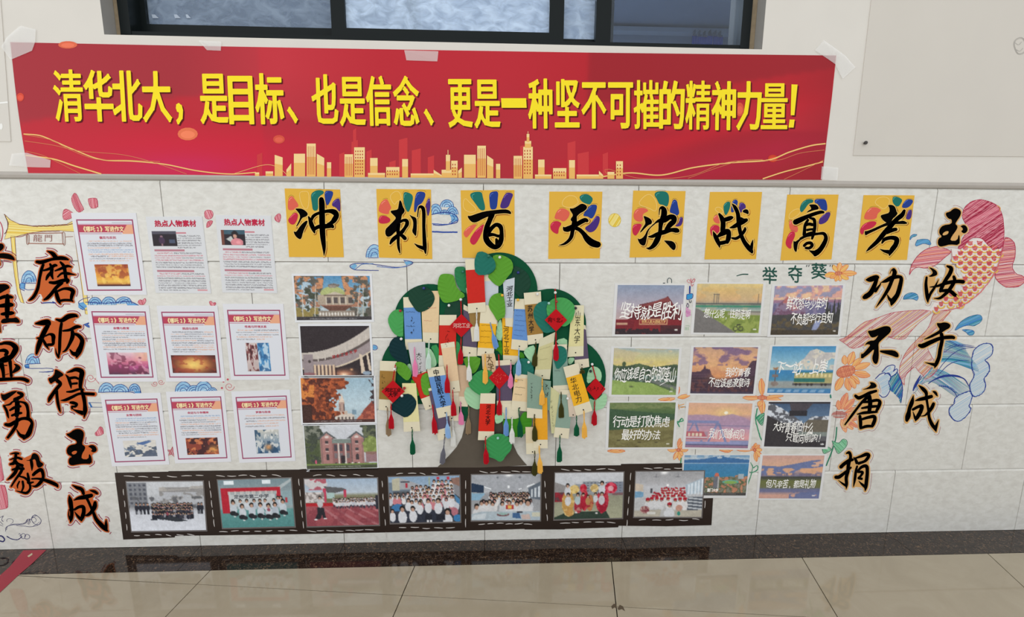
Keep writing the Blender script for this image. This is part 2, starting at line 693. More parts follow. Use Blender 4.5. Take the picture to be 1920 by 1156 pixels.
def sash(u0, u1, s0, s1, y0, y1, zg, glass):
    """sash from photo column u0 to u1, glass between s0 and s1"""
    ym = (y0 + y1) / 2
    X0, X1 = xw(u0, y0), xw(u1, y0)
    G0, G1 = xw(s0, y0), xw(s1, y0)
    sh = empty('sash', ((X0 + X1) / 2, ym, WZ0 + .03), None, None)
    sh.parent = win
    sh.matrix_world = Matrix.Translation(Vector(sh['org']))
    zb = WZ0 + .024
    for nm, b in (('stile', (X0, G0, y0, y1, zb, ZT)), ('stile', (G1, X1, y0, y1, zb, ZT)), ('rail', (G0, G1, y0, y1, zb, zg)),
                  ('bead', (G0, G1, y0 - .0, y0 + .006, zg, zg + .004))):
        V, F = box(*b)
        mk(nm, V, F, M_FRAME, parent=sh)
    V, F = box(G0, G1, ym - .002, ym + .002, zg - .002, ZT)
    mk('pane', V, F, glass, parent=sh)


def glass(name, film, rgb, streak=0.5):
    m = bpy.data.materials.new(name)
    m.use_nodes = True
    nt = m.node_tree
    nt.nodes.clear()
    out = nt.nodes.new('ShaderNodeOutputMaterial')
    gl = nt.nodes.new('ShaderNodeBsdfGlossy')
    gl.inputs['Roughness'].default_value = 0.03
    tr = nt.nodes.new('ShaderNodeBsdfTransparent')
    tr.inputs['Color'].default_value = (0.86, 0.93, 1.0, 1)
    fr_ = nt.nodes.new('ShaderNodeFresnel')
    fr_.inputs['IOR'].default_value = 1.4
    m1 = nt.nodes.new('ShaderNodeMixShader')
    nt.links.new(fr_.outputs[0], m1.inputs[0])
    nt.links.new(tr.outputs[0], m1.inputs[1])
    nt.links.new(gl.outputs[0], m1.inputs[2])
    di = nt.nodes.new('ShaderNodeBsdfDiffuse')
    di.inputs['Color'].default_value = tuple(lin(rgb)) + (1,)
    g = nt.nodes.new('ShaderNodeNewGeometry')
    mp = nt.nodes.new('ShaderNodeMapping')
    mp.inputs['Rotation'].default_value = (0, 0.5, 0)
    mp.inputs['Scale'].default_value = (5, 1, 9)
    n = nt.nodes.new('ShaderNodeTexNoise')
    n.inputs['Scale'].default_value = 3.5
    n.inputs['Detail'].default_value = 8
    n.inputs['Distortion'].default_value = 0.9
    nt.links.new(g.outputs['Position'], mp.inputs[0])
    nt.links.new(mp.outputs[0], n.inputs['Vector'])
    r = nt.nodes.new('ShaderNodeMapRange')
    r.inputs['From Min'].default_value = 0.35
    r.inputs['From Max'].default_value = 0.68
    r.inputs['To Min'].default_value = film * (1 - streak)
    r.inputs['To Max'].default_value = min(1, film * (1 + streak))
    nt.links.new(n.outputs[0], r.inputs['Value'])
    m2 = nt.nodes.new('ShaderNodeMixShader')
    nt.links.new(r.outputs['Result'], m2.inputs[0])
    nt.links.new(m1.outputs[0], m2.inputs[1])
    nt.links.new(di.outputs[0], m2.inputs[2])
    nt.links.new(m2.outputs[0], out.inputs['Surface'])
    return m


GL_L = glass('dusty_glass', 0.60, (146, 162, 182), 0.35)
GL_M = glass('scraped_film_glass', 0.70, (200, 220, 244), 0.38)
GL_R = glass('clear_glass', 0.02, (150, 165, 185))
sash(236, 790, 277, 764, 0.108, 0.140, WZ0 + .078, GL_L)     # behind, left
sash(622, 1057, 648, 1030, 0.062, 0.094, WZ0 + .062, GL_M)   # in front, middle
sash(1040, 1150, 1057, 1117, 0.108, 0.140, WZ0 + .060, GL_M)
sash(1117, 1410, 1145, 1392, 0.064, 0.094, WZ0 + .034, GL_R)

# peeling paper strips left along the lower edge of the left pane
f = Fig(-0.119)
for x, w in ((284, 10), (326, 9), (348, 6)):
    f.poly([(x, 27), (x + w * .6, 27), (x + w + 4, 34), (x + 2, 34)], (176, 188, 204))
f.obj('paper_scrap', parent=win)

# ---- classroom behind the window
M_ROOM = mat('classroom_paint', (158, 168, 184), 0.85, 0.1)
room = empty('wall_classroom', (1.0, 2.5, 0), None, None, kind='structure')
for nm, b in (('far_wall', (-1.6, 4.2, 3.2, 3.3, 0, 3.4)), ('side_wall', (-1.7, -1.6, 0.2, 3.3, 0, 3.4)), ('side_wall', (4.2, 4.3, 0.2, 3.3, 0, 3.4)),
              ('ceiling_slab', (-1.7, 4.3, 0.2, 3.3, 3.4, 3.5)), ('floor_slab', (-1.7, 4.3, 0.2, 3.3, -0.02, 0.0)), ('inner_lintel', (-2.4, 5.4, 0.12, 0.2, ZT, 3.4))):
    V, F = box(*b)
    mk(nm, V, F, M_ROOM, parent=room)
# white ledge on the classroom's wall and blue cloths hung from hooks on it
p0, p1 = at(1145, 57, -3.18), at(1392, 62, -3.18)
V, F = box(1.2, 4.19, 3.10, 3.2, p0.z - .03, p0.z + .01)
mk('wall_ledge', V, F, mat('white_ledge', (205, 212, 220), 0.6, 0.2), parent=room)
M_BLUE = mat('blue_cloth', (8, 74, 214), 0.8, 0.1, 0.2, 20)
M_HOOK = mat('hook_wire', (150, 155, 160), 0.3, 0.5, metallic=0.8)
blues = ((1302, 8), (1311, 9), (1321, 9), (1331, 9), (1341, 7), (1350, 9))
where = ['first blue cloth on the hooks, nearest the window mullion', 'second blue cloth on the hooks behind the clear pane', 'third blue cloth on the hooks behind the clear pane',
         'fourth blue cloth on the hooks behind the clear pane', 'fifth narrow blue cloth on the hooks behind the clear pane', 'last blue cloth on the hooks, nearest the window corner']
for i, (u, w) in enumerate(blues):
    a = at(u - w / 2, 66 + (i % 3), -3.06)
    b = at(u + w / 2, 84, -3.06)
    n = 7
    V, F = [], []
    for k in range(n):
        x = a.x + (b.x - a.x) * k / (n - 1)
        dy = 0.012 * (k % 2)
        V += [(x, 3.06 + dy, a.z), (x, 3.06 + dy, b.z - .25)]
    F = [(2 * k, 2 * k + 1, 2 * k + 3, 2 * k + 2) for k in range(n - 1)]
    cl = mk('hanging_cloth', V, F, M_BLUE, label=where[i], cat='cloth', group='blue cloths hung in the classroom')
    V, F = join([box((a.x + b.x) / 2 - .004, (a.x + b.x) / 2 + .004, 3.055, 3.10, a.z, a.z + .05), box((a.x + b.x) / 2 - .02, (a.x + b.x) / 2 + .02, 3.052, 3.06, a.z - .005, a.z + .01)])
    mk('hook', V, F, M_HOOK, parent=cl)

# ---------------------------------------------------------------- floor
SY = -0.146
floor = mk('floor', *box(XL, XR, -4.2, 0.2, -0.06, -0.012), mats=M_FGROUT, kind='structure')
bord = empty('trim_2', (1.2, SY / 2, 0), None, None, kind='structure')
for k in range(-8, 12):
    x0 = .6 * k
    V, F = box(x0 + .0008, x0 + .5992, SY + .0008, 0.0035, -0.012, 0)
    mk('border_slab', V, F, M_STRIP, parent=bord)
# joints measured in the photo: lines leaving the border, and one running along it
tops = [(-4.67, 0.09), (-3.87, 0.09), (-3.07, 0.09), (-2.27, 0.09), (-1.47, 0.07), (-0.67, -0.02), (0.127, -0.0856), (0.924, -0.136), (1.717, -0.18), (2.511, -0.25), (3.311, -0.33), (4.11, -0.42), (4.91, -0.42), (5.71, -0.42), (6.51, -0.42), (7.31, -0.42)]


def jx(i, y):
    x, s = tops[i]
    return x - s * (SY - y) * 1.0 if False else x + s * (SY - y)


def cross(y0):
    # long joint: y as a function of x
    return lambda x: y0 - 0.099 * (x + 0.43)


C1, C2, C3 = cross(-0.164), cross(-0.964), cross(-1.764)


def meet(i, Cf):
    y = -0.3
    for _ in range(12):
        y = Cf(jx(i, y))
    return (jx(i, y), y)


rows = [[(t[0], SY) for t in tops]] + [[meet(i, Cf) for i in range(len(tops))] for Cf in (C1, C2, C3)]
for r in range(3):
    for i in range(len(tops) - 1):
        a, b, c2, d2 = rows[r][i], rows[r][i + 1], rows[r + 1][i + 1], rows[r + 1][i]
        q = np.array([a, b, c2, d2])
        if q[0][1] - q[3][1] < 0.004 and q[1][1] - q[2][1] < 0.004:
            continue
        q[:, 1] = np.minimum(q[:, 1], SY)
        cen = q.mean(0)
        g = 0.0018
        h = 0.0011
        q2 = q + np.array([[g, -h], [-g, -h], [-g, h], [g, h]])
        V = [(x, y, 0) for x, y in q2] + [(x, y, -0.012) for x, y in q2]
        F = [(3, 2, 1, 0), (0, 1, 5, 4), (1, 2, 6, 5), (2, 3, 7, 6), (3, 0, 4, 7)]
        mk('tile', V, F, M_FLOOR, parent=floor)
V, F = box(XL, XR, -4.2, -2.6, -0.012, -0.001)
mk('tile', V, F, M_FLOOR, parent=floor)

# broken corner of a floor tile
f2 = [floor_at(u, v, 0.0006) for u, v in ((1146, 1136), (1151, 1131), (1155, 1132), (1157, 1140), (1152, 1138), (1148, 1141))]
f3 = [floor_at(u, v, 0.0006) for u, v in ((1158, 1140), (1162, 1133), (1168, 1136), (1172, 1145), (1166, 1141), (1160, 1143))]
V = [tuple(p) for p in f2 + f3]
mk('chip', V, [tuple(range(6)), tuple(range(6, 12))], mat('chipped_edge', (92, 80, 66), 0.9, 0.1), parent=floor)

# red tape crossing the border
pts = [(44, 1031), (87, 1030), (60, 1056), (34, 1078), (0, 1110), (-50, 1150), (-60, 1110), (0, 1078), (18, 1062)]
V = [tuple(floor_at(u, v, 0.0012)) for u, v in pts]
tp = mk('floor_tape', V, [tuple(range(len(pts)))], mat('red_tape', (150, 34, 52), 0.45, 0.4, 0.1, 25), label='strip of red tape stuck across the brown floor border', cat='tape')
V = [tuple(floor_at(u, v, 0.0016)) for u, v in ((51, 1042), (60, 1036), (61, 1039), (54, 1044))]
mk('torn_spot', V, [(0, 1, 2, 3)], mat('tape_core', (190, 178, 150), 0.8, 0.1), parent=tp)
V = []
pts = catmull([(0, 1045), (8, 1044), (13, 1049), (12, 1055), (5, 1058), (-6, 1059)], 2)
V = [tuple(floor_at(u, v, 0.0008)) for u, v in pts] + [tuple(floor_at(u + .6, v + 1.6, 0.0008)) for u, v in pts]
n = len(pts)
mk('pen_mark', V, [(i, i + 1, n + i + 1, n + i) for i in range(n - 1)], mat('black_pen', (20, 14, 14), 0.6, 0.2), label='short curl of black pen on the brown floor border left of the red tape', cat='marking')

# ---------------------------------------------------------------- brush characters
# strokes "x,y,width ..." and filled outlines "P x,y ..." traced in 8x enlarged crops of the photo
K8 = 1 / 8.027
CHARS = {
 'chong': (528, 350, """P 205,328 245,325 300,328 345,350 385,385 395,415 380,440 345,455 315,465 290,500 265,550 235,595 215,600 235,560 265,500 278,450 270,410 240,370 215,345
P 180,665 205,680 230,665 270,600 320,545 365,510 392,508 385,550 350,620 320,690 305,760 285,790 260,785 220,755 190,710
405,450,22 430,500,55 450,570,70 480,640,60 495,690,25
450,500,40 480,440,50 560,395,45 700,365,55 790,380,85 825,430,80 790,500,80 750,540,60 700,570,55
480,640,55 560,600,60 650,595,70 740,585,70 768,600,50
598,190,75 605,250,88 608,400,88 612,600,88 620,750,80 635,880,62 640,960,40 638,1040,6"""),
 'ci': (700, 350, """P 400,197 425,225 445,300 475,345 465,390 430,420 420,490 390,560 380,640 330,680 270,740 215,757 180,720 180,640 230,590 290,530 345,470 310,430 265,390 258,360 310,352 370,340 380,280 388,225
400,530,40 450,505,45 500,510,55 508,560,60 475,620,50 430,680,60 360,740,60 290,800,60 250,865,22
380,560,60 370,640,60 375,720,50 375,850,45 385,930,38 400,995,16
400,720,40 440,740,55 475,775,60
P 535,412 580,440 640,460 655,500 655,620 645,750 615,720 580,670 600,600 600,520 575,470
665,450,16 680,330,22 705,300,42 745,320,55 760,400,55 760,600,50 768,780,58 775,900,60 785,985,30 790,1012,8
620,855,10 670,890,38 730,915,55 775,930,55"""),
 'bai': (856, 350, """P 165,432 205,440 300,405 410,370 560,350 730,335 790,350 825,385 820,415 760,400 680,400 560,415 470,450 380,490 310,530 250,540 205,510 175,470
530,420,90 500,500,75 460,600,80 440,700,80 450,790,90 500,860,90 570,905,75 630,880,80 670,800,75 678,680,60 660,600,70 600,570,60 540,610,60 480,680,70
480,720,70 560,720,45 620,740,45 650,740,50
600,790,40 620,860,80"""),
 'tian': (1020, 350, """P 388,322 430,328 490,300 550,255 600,255 645,285 650,325 600,370 540,400 490,450 495,500 460,540 430,530 405,510 400,480 440,430 410,380 390,345
P 290,595 310,610 340,600 340,680 305,665 280,630
320,640,70 360,635,85 420,605,75 500,560,70 580,515,70 625,500,65 655,515,45
465,450,60 455,560,80 430,660,60 415,740,60 380,800,50 320,850,40 260,873,20 225,875,6
480,620,60 540,650,60 600,710,70 650,780,95 720,840,110 790,865,100 820,868,90"""),
 'jue': (1176, 350, """P 240,432 300,452 350,480 378,520 365,560 320,575 270,620 220,675 185,695 210,650 250,590 275,550 265,500
P 155,770 180,790 230,770 270,720 300,650 350,600 400,550 440,530 430,555 370,600 320,660 300,740 285,830 268,880 235,888 190,860 165,810
480,420,12 492,330,24 530,315,55 555,360,85 550,440,90 510,540,75 500,620,60 490,700,65 450,800,85 400,880,70 340,925,45 292,922,14
420,545,20 480,510,50 560,500,80 640,455,75 700,465,85 700,520,80 645,570,80 590,640,60
322,750,20 380,745,50 460,710,60 560,680,70 660,650,60 740,655,75 768,665,45
P 550,805 610,808 680,815 725,855 735,910 710,958 670,940 610,870 570,830"""),
 'zhan': (1316, 350, """262,410,35 300,470,70 320,540,75 315,640,75 310,700,60
330,500,60 400,480,70 440,465,60 460,460,35
170,670,12 195,730,55 230,800,70 255,860,50 270,915,12
240,745,40 310,700,80 380,670,80 405,690,70 400,770,75 380,830,60
250,850,60 320,840,60 390,820,50
455,255,12 500,310,55 540,400,60 555,520,70 565,620,60 590,720,60 640,830,65 700,910,75 745,965,60 760,1003,10
770,795,8 755,860,40 745,930,50
425,615,18 480,600,55 550,560,70 620,520,80 670,500,55
590,470,30 610,490,50
455,770,30 510,778,45 570,745,45 620,690,50 650,640,45 648,610,20
P 610,360 650,335 690,340 708,375 700,420 665,400 620,385"""),
 'gao': (1460, 350, """P 450,268 520,262 570,268 605,310 600,340 540,350 480,370 410,395 450,355 492,335 480,300
255,530,85 330,495,80 450,440,60 560,400,55 640,380,50 680,385,36
440,500,40 400,570,45 390,650,50 385,720,55
470,470,30 530,490,50 545,560,50 540,640,50 520,720,50 500,790,30
400,580,40 455,560,50 510,570,50
430,650,40 480,640,36 520,640,40
400,730,50 460,700,40 520,690,50
P 222,800 245,830 300,790 370,745 380,770 330,800 290,850 280,920 268,990 235,960 222,900
330,780,40 400,745,40 500,720,45 600,705,40 680,705,50 712,770,60 680,860,70 620,950,75 560,1000,85 540,1040,16
P 440,945 500,960 600,955 600,1000 545,1045 500,1005
385,885,45 425,850,45 480,845,50 505,880,50 465,920,45 410,920,40"""),
 'kao': (1604, 350, """P 485,275 540,268 590,290 612,340 620,375 640,400 600,450 560,480 540,530 500,560 450,530 400,490 370,430 440,410 510,390 515,320
P 135,660 160,668 230,645 420,560 530,510 650,520 720,505 785,540 770,562 640,560 540,570 420,600 300,660 200,705 145,740
735,360,45 700,425,70 620,490,70 520,600,75 430,700,75 330,820,65 220,920,45 160,975,8
470,690,50 560,650,60 620,638,50
400,845,26 440,790,55 540,765,60 620,790,75 605,870,75 555,940,75 520,1000,50 512,1040,8
365,935,8 430,965,40 500,980,65"""),
 'mo': (46, 460, """345,85,16 420,120,60 470,180,70
185,245,45 260,250,60 400,210,45 520,190,60 600,195,55 665,215,24
280,290,45 250,380,50 225,500,45 200,640,50 150,750,50 100,805,42 60,825,10
385,280,34 410,340,55 405,430,55 430,510,20
285,375,30 370,350,45 450,300,50 480,300,36
400,400,45 350,460,50 325,515,26
540,250,32 590,310,55 610,400,55 620,480,55 640,540,46
460,380,24 540,350,42 640,310,46 705,322,20
500,470,26 560,420,36 640,420,50 765,440,10
380,555,40 460,560,55 560,530,55 650,520,55 640,560,36
560,560,55 480,630,55 400,730,55 340,790,50 285,820,22
470,680,50 490,760,60 515,830,55 540,880,12
500,685,34 590,650,40 680,655,55 728,690,65 710,760,55 700,820,40
520,835,40 600,820,40 700,825,36 735,848,10
F 300,250 640,200 690,280 720,420 640,560 740,700 700,820 540,860 430,740 290,830 245,730 190,735 250,420"""),
 'li': (56, 575, """90,250,28 180,240,75 265,232,90 290,255,60
270,280,65 220,370,75 170,480,75 130,590,70 100,700,34 95,720,8
110,470,24 160,472,44
190,480,36 240,570,46 285,640,10
230,440,24 300,410,36 350,435,65 352,500,55 345,560,45 270,570,45
400,190,30 480,205,60 580,145,75 680,130,55 710,145,30
475,250,45 460,350,50 450,500,50 445,650,45 430,770,14
385,620,8 400,700,26 430,750,40
500,360,30 600,345,45 700,300,55 755,300,34
640,370,55 640,450,65 590,570,46 540,650,36 490,680,14
660,400,34 730,430,55 785,500,65 770,590,75 730,680,85 700,765,20
600,640,14 650,700,55 705,710,75
F 300,200 460,230 600,150 700,180 650,230 750,300 700,380 780,480 700,700 600,620 430,760 360,600 250,560 120,560 110,480 160,400 240,300"""),
 'de': (76, 670, """P 215,170 280,200 345,245 340,275 280,300 250,340 190,370 155,400 125,350 115,310 170,300 215,240
250,345,60 298,395,55 250,460,55 190,540,55 140,615,55 120,665,20
240,500,50 250,600,46 265,700,46 285,780,34 300,825,10
400,225,16 460,205,40 540,180,60 620,215,75 608,320,70 600,450,50 640,490,24
380,260,16 420,310,45 450,400,45 460,460,16
440,310,45 520,300,40 570,320,36
460,395,34 560,385,36
395,515,24 470,510,40 580,475,36 640,480,26
305,645,14 380,635,45 480,590,46 580,545,40 700,545,46 810,550,46
620,500,45 650,600,60 665,700,55 670,800,65 655,905,12
490,780,14 560,810,45 640,835,70
450,675,34 490,680,50 545,700,42 520,735,40 470,735,26 480,775,34
F 345,250 420,230 560,220 640,500 640,580 640,800 480,740 430,680 300,690 230,700 230,480 330,380 290,310"""),
 'yu': (106, 784, """P 135,235 200,220 260,170 330,155 390,180 415,230 400,310 380,390 430,420 430,460 380,540 375,610 480,615 490,520 530,590 530,685 400,680 300,695 230,710 180,680 185,600 240,575 160,540 150,460 200,400 305,385 300,330 220,300
P 470,425 510,400 560,400 600,440 605,490 560,515 510,490 540,470 510,440
H 225,510 270,485 310,490 300,525 260,545 235,535
F 310,330 430,400 560,400 600,480 530,560 520,660 300,680 200,600"""),
 'cheng': (106, 880, """240,235,14 310,270,50 380,300,55 410,370,45
P 480,310 540,300 590,310 635,355 610,380 550,345
260,460,14 330,430,50 430,410,70 535,385,55
440,400,46 480,480,42 520,570,42 560,660,46 600,750,56 680,840,70 740,900,50 778,928,10
745,755,14 745,830,46 748,900,40
580,495,50 570,560,70 520,640,55 470,680,44 420,690,12
190,390,12 205,460,65 220,560,65 230,650,55 220,740,50 205,795,10
190,600,14 182,680,20 200,740,34
270,600,38 340,560,46 400,560,55 410,630,60 390,710,60 370,775,22
270,630,10 320,700,40 360,740,50
F 240,240 400,330 480,310 620,370 540,400 560,500 540,640 400,690 280,700 190,600 240,470 380,370"""),
 'edge_top': (0, 400, """P -40,460 0,450 40,455 60,490 50,530 0,570 -40,580
P -60,600 0,600 60,595 150,610 205,650 230,710 150,690 60,675 0,670 -60,668
-30,700,40 -20,760,50"""),
 'nan': (0, 510, """P -40,180 0,180 80,175 130,200 145,240 100,260 50,290 0,320 -40,330
-20,400,46 60,370,56 140,370,56 180,378,40
-20,510,46 60,500,66 150,490,70 190,492,46
25,630,40 80,625,60 170,615,60 205,615,30
110,350,55 110,500,80 105,680,60
P 10,740 40,700 110,690 200,690 240,675 280,705 300,745 280,765 180,750 60,770 20,765
-10,760,20 5,900,12
F -30,200 130,210 150,300 100,330 200,380 190,490 210,620 250,700 60,750 -30,700"""),
 'xian': (0, 610, """-30,280,40 20,275,40 80,262,50 170,275,65 235,335,85 215,400,85 165,470,75 100,500,100 20,530,80
-20,380,36 60,372,56 105,400,56 80,450,56
20,580,80 45,680,56 55,780,46
150,540,56 160,640,46 170,770,46
P 185,690 220,640 235,610 200,575 240,575 290,600 315,640 280,680 220,710 190,720
60,600,16 110,600,16
80,740,10 130,725,10
-20,812,56 120,805,52 260,800,46 350,805,55 415,832,56
F -30,270 180,260 270,340 190,500 290,620 190,720 190,790 -30,790"""),
 'yong': (0, 710, """P 10,215 50,240 130,205 200,180 270,180 200,235 130,290 60,335 25,300
270,205,36 320,225,55 335,250,46 270,290,56 220,320,76
60,405,34 100,480,42 120,560,32 135,595,8
70,400,16 150,380,32 200,340,26 330,348,32 395,385,50 420,480,46 422,580,56
260,350,76 260,450,76 250,560,66
150,470,32 220,430,46 305,412,40
180,550,36 260,520,46 320,512,36
85,685,46 150,690,62 240,640,56 330,597,46 430,602,56 480,660,46 462,740,66 425,830,75 360,895,40
250,760,14 300,840,46 360,870,70
260,600,56 240,700,56 180,800,50 110,890,38
F 60,320 300,180 350,260 400,360 440,580 480,680 400,840 340,900 240,760 100,890 90,860 180,720 100,650"""),
 'yi': (0, 810, """160,325,14 230,312,32 290,322,30
240,325,46 230,400,46 210,460,56 155,480,34
150,412,14 250,382,36 325,402,36
220,430,56 270,480,56 345,502,46
190,562,34 270,542,46 365,550,38
270,500,56 230,600,56 170,670,46 110,715,14
340,540,46 300,620,46 240,700,36 165,820,24
300,662,26 380,690,36 440,760,36 452,850,36 400,910,42 320,900,30 240,880,8
290,740,26 262,800,26 265,840,14
340,740,36 350,820,36 325,890,24
415,620,34 430,700,46 430,760,46 500,750,24
P 375,425 460,410 480,330 520,310 570,340 590,380 600,440 655,470 640,510 580,540 550,500 540,430 520,400 470,430
470,430,46 480,500,46 480,580,10
500,640,46 540,602,52 610,562,56 640,600,52 648,680,46 610,750,56 540,810,40 475,805,10
480,700,26 560,697,32 650,712,46 760,750,56 845,790,52 870,825,20
F 200,320 330,400 480,330 600,440 640,520 660,700 560,800 440,900 300,910 170,820 260,660 150,500"""),
 'yu2': (1740, 370, """P 265,230 330,215 380,170 420,160 480,185 502,225 480,290 430,360 410,400 450,430 430,490 360,580 330,650 440,650 465,545 480,600 475,720 330,705 250,730 180,742 145,700 155,620 215,590 165,540 175,470 230,415 355,400 360,330 310,320 275,280
P 485,435 530,410 575,425 600,475 585,520 540,545 495,510 530,480 510,450
H 220,545 260,510 315,505 300,550 250,570 222,568
F 270,230 480,190 430,400 580,430 560,530 480,620 440,700 180,700 190,480 350,400 340,320"""),
 'ru': (1720, 470, """P 170,245 230,260 290,300 305,350 280,375 200,395 165,380 210,360 235,330 215,290
140,400,34 130,500,46 140,620,56 155,720,50 160,780,10
165,720,40 200,640,42 260,550,36 320,430,8
450,230,30 510,262,60 490,340,62 420,450,56 365,560,56 345,615,46
190,545,14 300,530,36 450,480,56 600,460,56 690,465,60
550,390,46 560,450,56 500,560,56 430,640,52 340,710,40 250,715,10
360,600,44 480,600,56 560,660,60 600,700,46 585,745,10
F 150,390 280,380 260,540 165,640
F 440,250 540,270 600,430 560,600 430,640 350,600"""),
 'yu3': (1708, 580, """P 385,200 440,205 500,190 560,200 600,235 580,280 520,310 460,350 400,380 300,430 170,462 280,395 380,340 440,300 400,250
130,540,50 180,545,72 300,490,66 450,430,56 600,415,56 655,425,46
460,370,56 470,450,56 440,600,56 420,720,56 380,820,55 355,880,10
215,797,8 290,815,30 360,830,55"""),
 'cheng2': (1680, 700, """345,180,14 400,225,55 450,280,55 460,340,40
P 540,262 590,258 620,285 633,350 600,330 570,295
285,410,10 350,390,46 440,370,60 545,340,50
455,340,46 470,440,38 490,560,42 500,660,46 540,760,56 590,830,50 605,875,10
640,700,10 610,780,42 595,840,44
565,455,50 540,510,55 490,580,46 430,630,24 360,640,8
262,330,10 240,430,62 200,540,56 190,640,62 160,720,32
175,560,10 152,640,24 152,710,26
255,540,40 330,500,46 390,490,56 370,570,62 320,660,56 290,715,14
255,570,8 285,660,36 300,700,24
F 360,190 470,250 620,340 540,420 520,520 430,640 300,680 160,700 220,480 440,340"""),
 'gong': (1604, 480, """165,355,24 220,350,76 310,320,76 340,320,40
320,340,55 290,430,66 230,550,76 150,610,76 128,620,50
300,520,55 370,430,24 380,400,14
390,395,14 460,370,55 560,320,66 660,310,50 690,340,56 670,450,66 630,580,70 560,680,76 540,740,16
480,580,14 510,640,44 545,670,60
575,205,55 590,250,66 550,360,56 500,480,56 430,600,46 360,700,30 310,770,6
520,260,10 545,200,16
F 330,300 330,480 390,410 480,400 560,310 680,320 640,560 545,700 490,560 420,470"""),
 'bu': (1604, 590, """P 180,238 260,235 370,190 450,165 515,175 540,220 520,270 450,330 380,390 345,430 350,520 352,640 335,720 305,745 265,710 250,640 275,560 280,510 200,590 80,675 85,575 110,590 180,510 230,450 170,440 135,465 170,410 230,385 290,385 350,300 310,330 240,345 205,290
P 360,535 450,530 580,530 640,570 655,620 630,645 540,610 430,580 370,560"""),
 'tang': (1560, 700, """P 560,130 620,130 660,155 675,195 640,220 540,235 445,245 540,210 590,165
355,335,46 400,365,56 470,340,50 570,290,52 675,258,38
540,350,55 460,420,42 380,520,38 290,640,38 190,775,20
560,340,66 575,450,66 560,580,55
460,430,34 560,420,46 680,400,46 720,430,55 700,500,55 660,580,38
450,520,30 560,500,46 680,490,40
385,610,20 480,590,46 600,580,42 675,575,34
420,640,46 430,730,55 430,810,46
440,690,36 540,660,46 630,645,55 645,690,55 620,760,55 600,800,40
430,820,40 520,792,46 605,790,42
F 360,300 640,200 690,260 740,440 660,600 620,800 430,820 400,640 460,440"""),
 'juan': (1550, 820, """300,235,26 340,225,46 360,290,46 330,400,56 320,500,56 295,600,52 300,700,46 295,770,10
215,440,55 270,390,56 350,340,56 390,332,44
140,595,55 190,590,56 270,530,46 365,450,30
175,640,8 240,690,30 290,720,42
400,300,10 430,320,40 460,390,50
430,310,24 520,280,42 600,250,56 635,270,50 600,330,50 560,360,42 470,390,46
460,430,30 440,500,38 425,620,42 405,735,14
450,520,30 530,440,46 600,432,55 612,520,52 600,650,56 590,740,50 580,800,14
480,650,8 530,700,36 580,740,50
470,515,36 540,520,42 510,580,36 480,610,36 540,620,40
F 300,210 380,230 420,300 640,250 640,460 610,760 410,740 440,480 340,480 300,740 190,640 330,470"""),
}


def parse_char(key, sub=None):
    x0, y0, s = CHARS[key]
    st, po, ho, fi = [], [], [], []
    for ln in s.strip().split('\n'):
        t = ln.split()
        k = t[0] if t[0] in 'PHF' else ''
        a = np.array([[float(q) for q in w.split(',')] for w in (t[1:] if k else t)])
        a[:, 0] = x0 + a[:, 0] * K8
        a[:, 1] = y0 + a[:, 1] * K8
        if k:
            {'P': po, 'H': ho, 'F': fi}[k].append(a)
        else:
            a[:, 2] *= K8
            st.append(a)
    return st, po, ho, fi


def poly_dist(G, P):
    """signed distance of grid points to a polygon (negative inside)"""
    N = np.roll(P, -1, 0)
    d = np.full(len(G), 1e9)
    ins = np.zeros(len(G), bool)
    for a, b in zip(P, N):
        e = b - a
        w = G - a
        t = np.clip((w @ e) / (e @ e + 1e-9), 0, 1)
        d = np.minimum(d, np.hypot(*(w - t[:, None] * e).T))
        c = (a[1] > G[:, 1]) != (b[1] > G[:, 1])
        xx = a[0] + (G[:, 1] - a[1]) / (b[1] - a[1] + 1e-12) * (b[0] - a[0])
        ins ^= c & (G[:, 0] < xx)
    return np.where(ins, -d, d)


def char_field(key, G):
    st, po, ho, fi = parse_char(key)
    f = np.full(len(G), 1e9)
    for a in st:
        Q = catmull(a, 3)
        for p, q in zip(Q[:-1], Q[1:]):
            e = q[:2] - p[:2]
            w = G - p[:2]
            t = np.clip((w @ e) / (e @ e + 1e-9), 0, 1)
            f = np.minimum(f, np.hypot(*(w - t[:, None] * e).T) - (p[2] + (q[2] - p[2]) * t) / 2)
    for a in po:
        f = np.minimum(f, poly_dist(G, chaikin(a)))
    ff = np.full(len(G), 1e9)
    for a in fi:
        ff = np.minimum(ff, poly_dist(G, a) + 0.5)
    return f, ff


def marching(F2, xs, ys, fig, col, level=0.0):
    """fill the region where F2 < level"""
    A = F2 - level
    ny, nx = A.shape
    pts, faces, idx = [], [], {}

    def vid(p):
        k = (round(p[0] * 64), round(p[1] * 64))
        if k not in idx:
            idx[k] = len(pts)
            pts.append(p)
        return idx[k]
    for j in range(ny - 1):
        for i in range(nx - 1):
            c = [(i, j), (i + 1, j), (i + 1, j + 1), (i, j + 1)]
            v = [A[b, a] for a, b in c]
            if min(v) >= 0:
                continue
            out = []
            for k in range(4):
                (a, b), (a2, b2) = c[k], c[(k + 1) % 4]
                v1, v2 = v[k], v[(k + 1) % 4]
                if v1 < 0:
                    out.append((xs[a], ys[b]))
                if (v1 < 0) != (v2 < 0):
                    t = v1 / (v1 - v2)
                    out.append((xs[a] + (xs[a2] - xs[a]) * t, ys[b] + (ys[b2] - ys[b]) * t))
            ids = []
            for p in out:
                q = vid(p)
                if q not in ids:
                    ids.append(q)
            if len(ids) > 2:
                faces.append(tuple(ids))
    fig.add(pts, faces, col)
    fig.n += 1


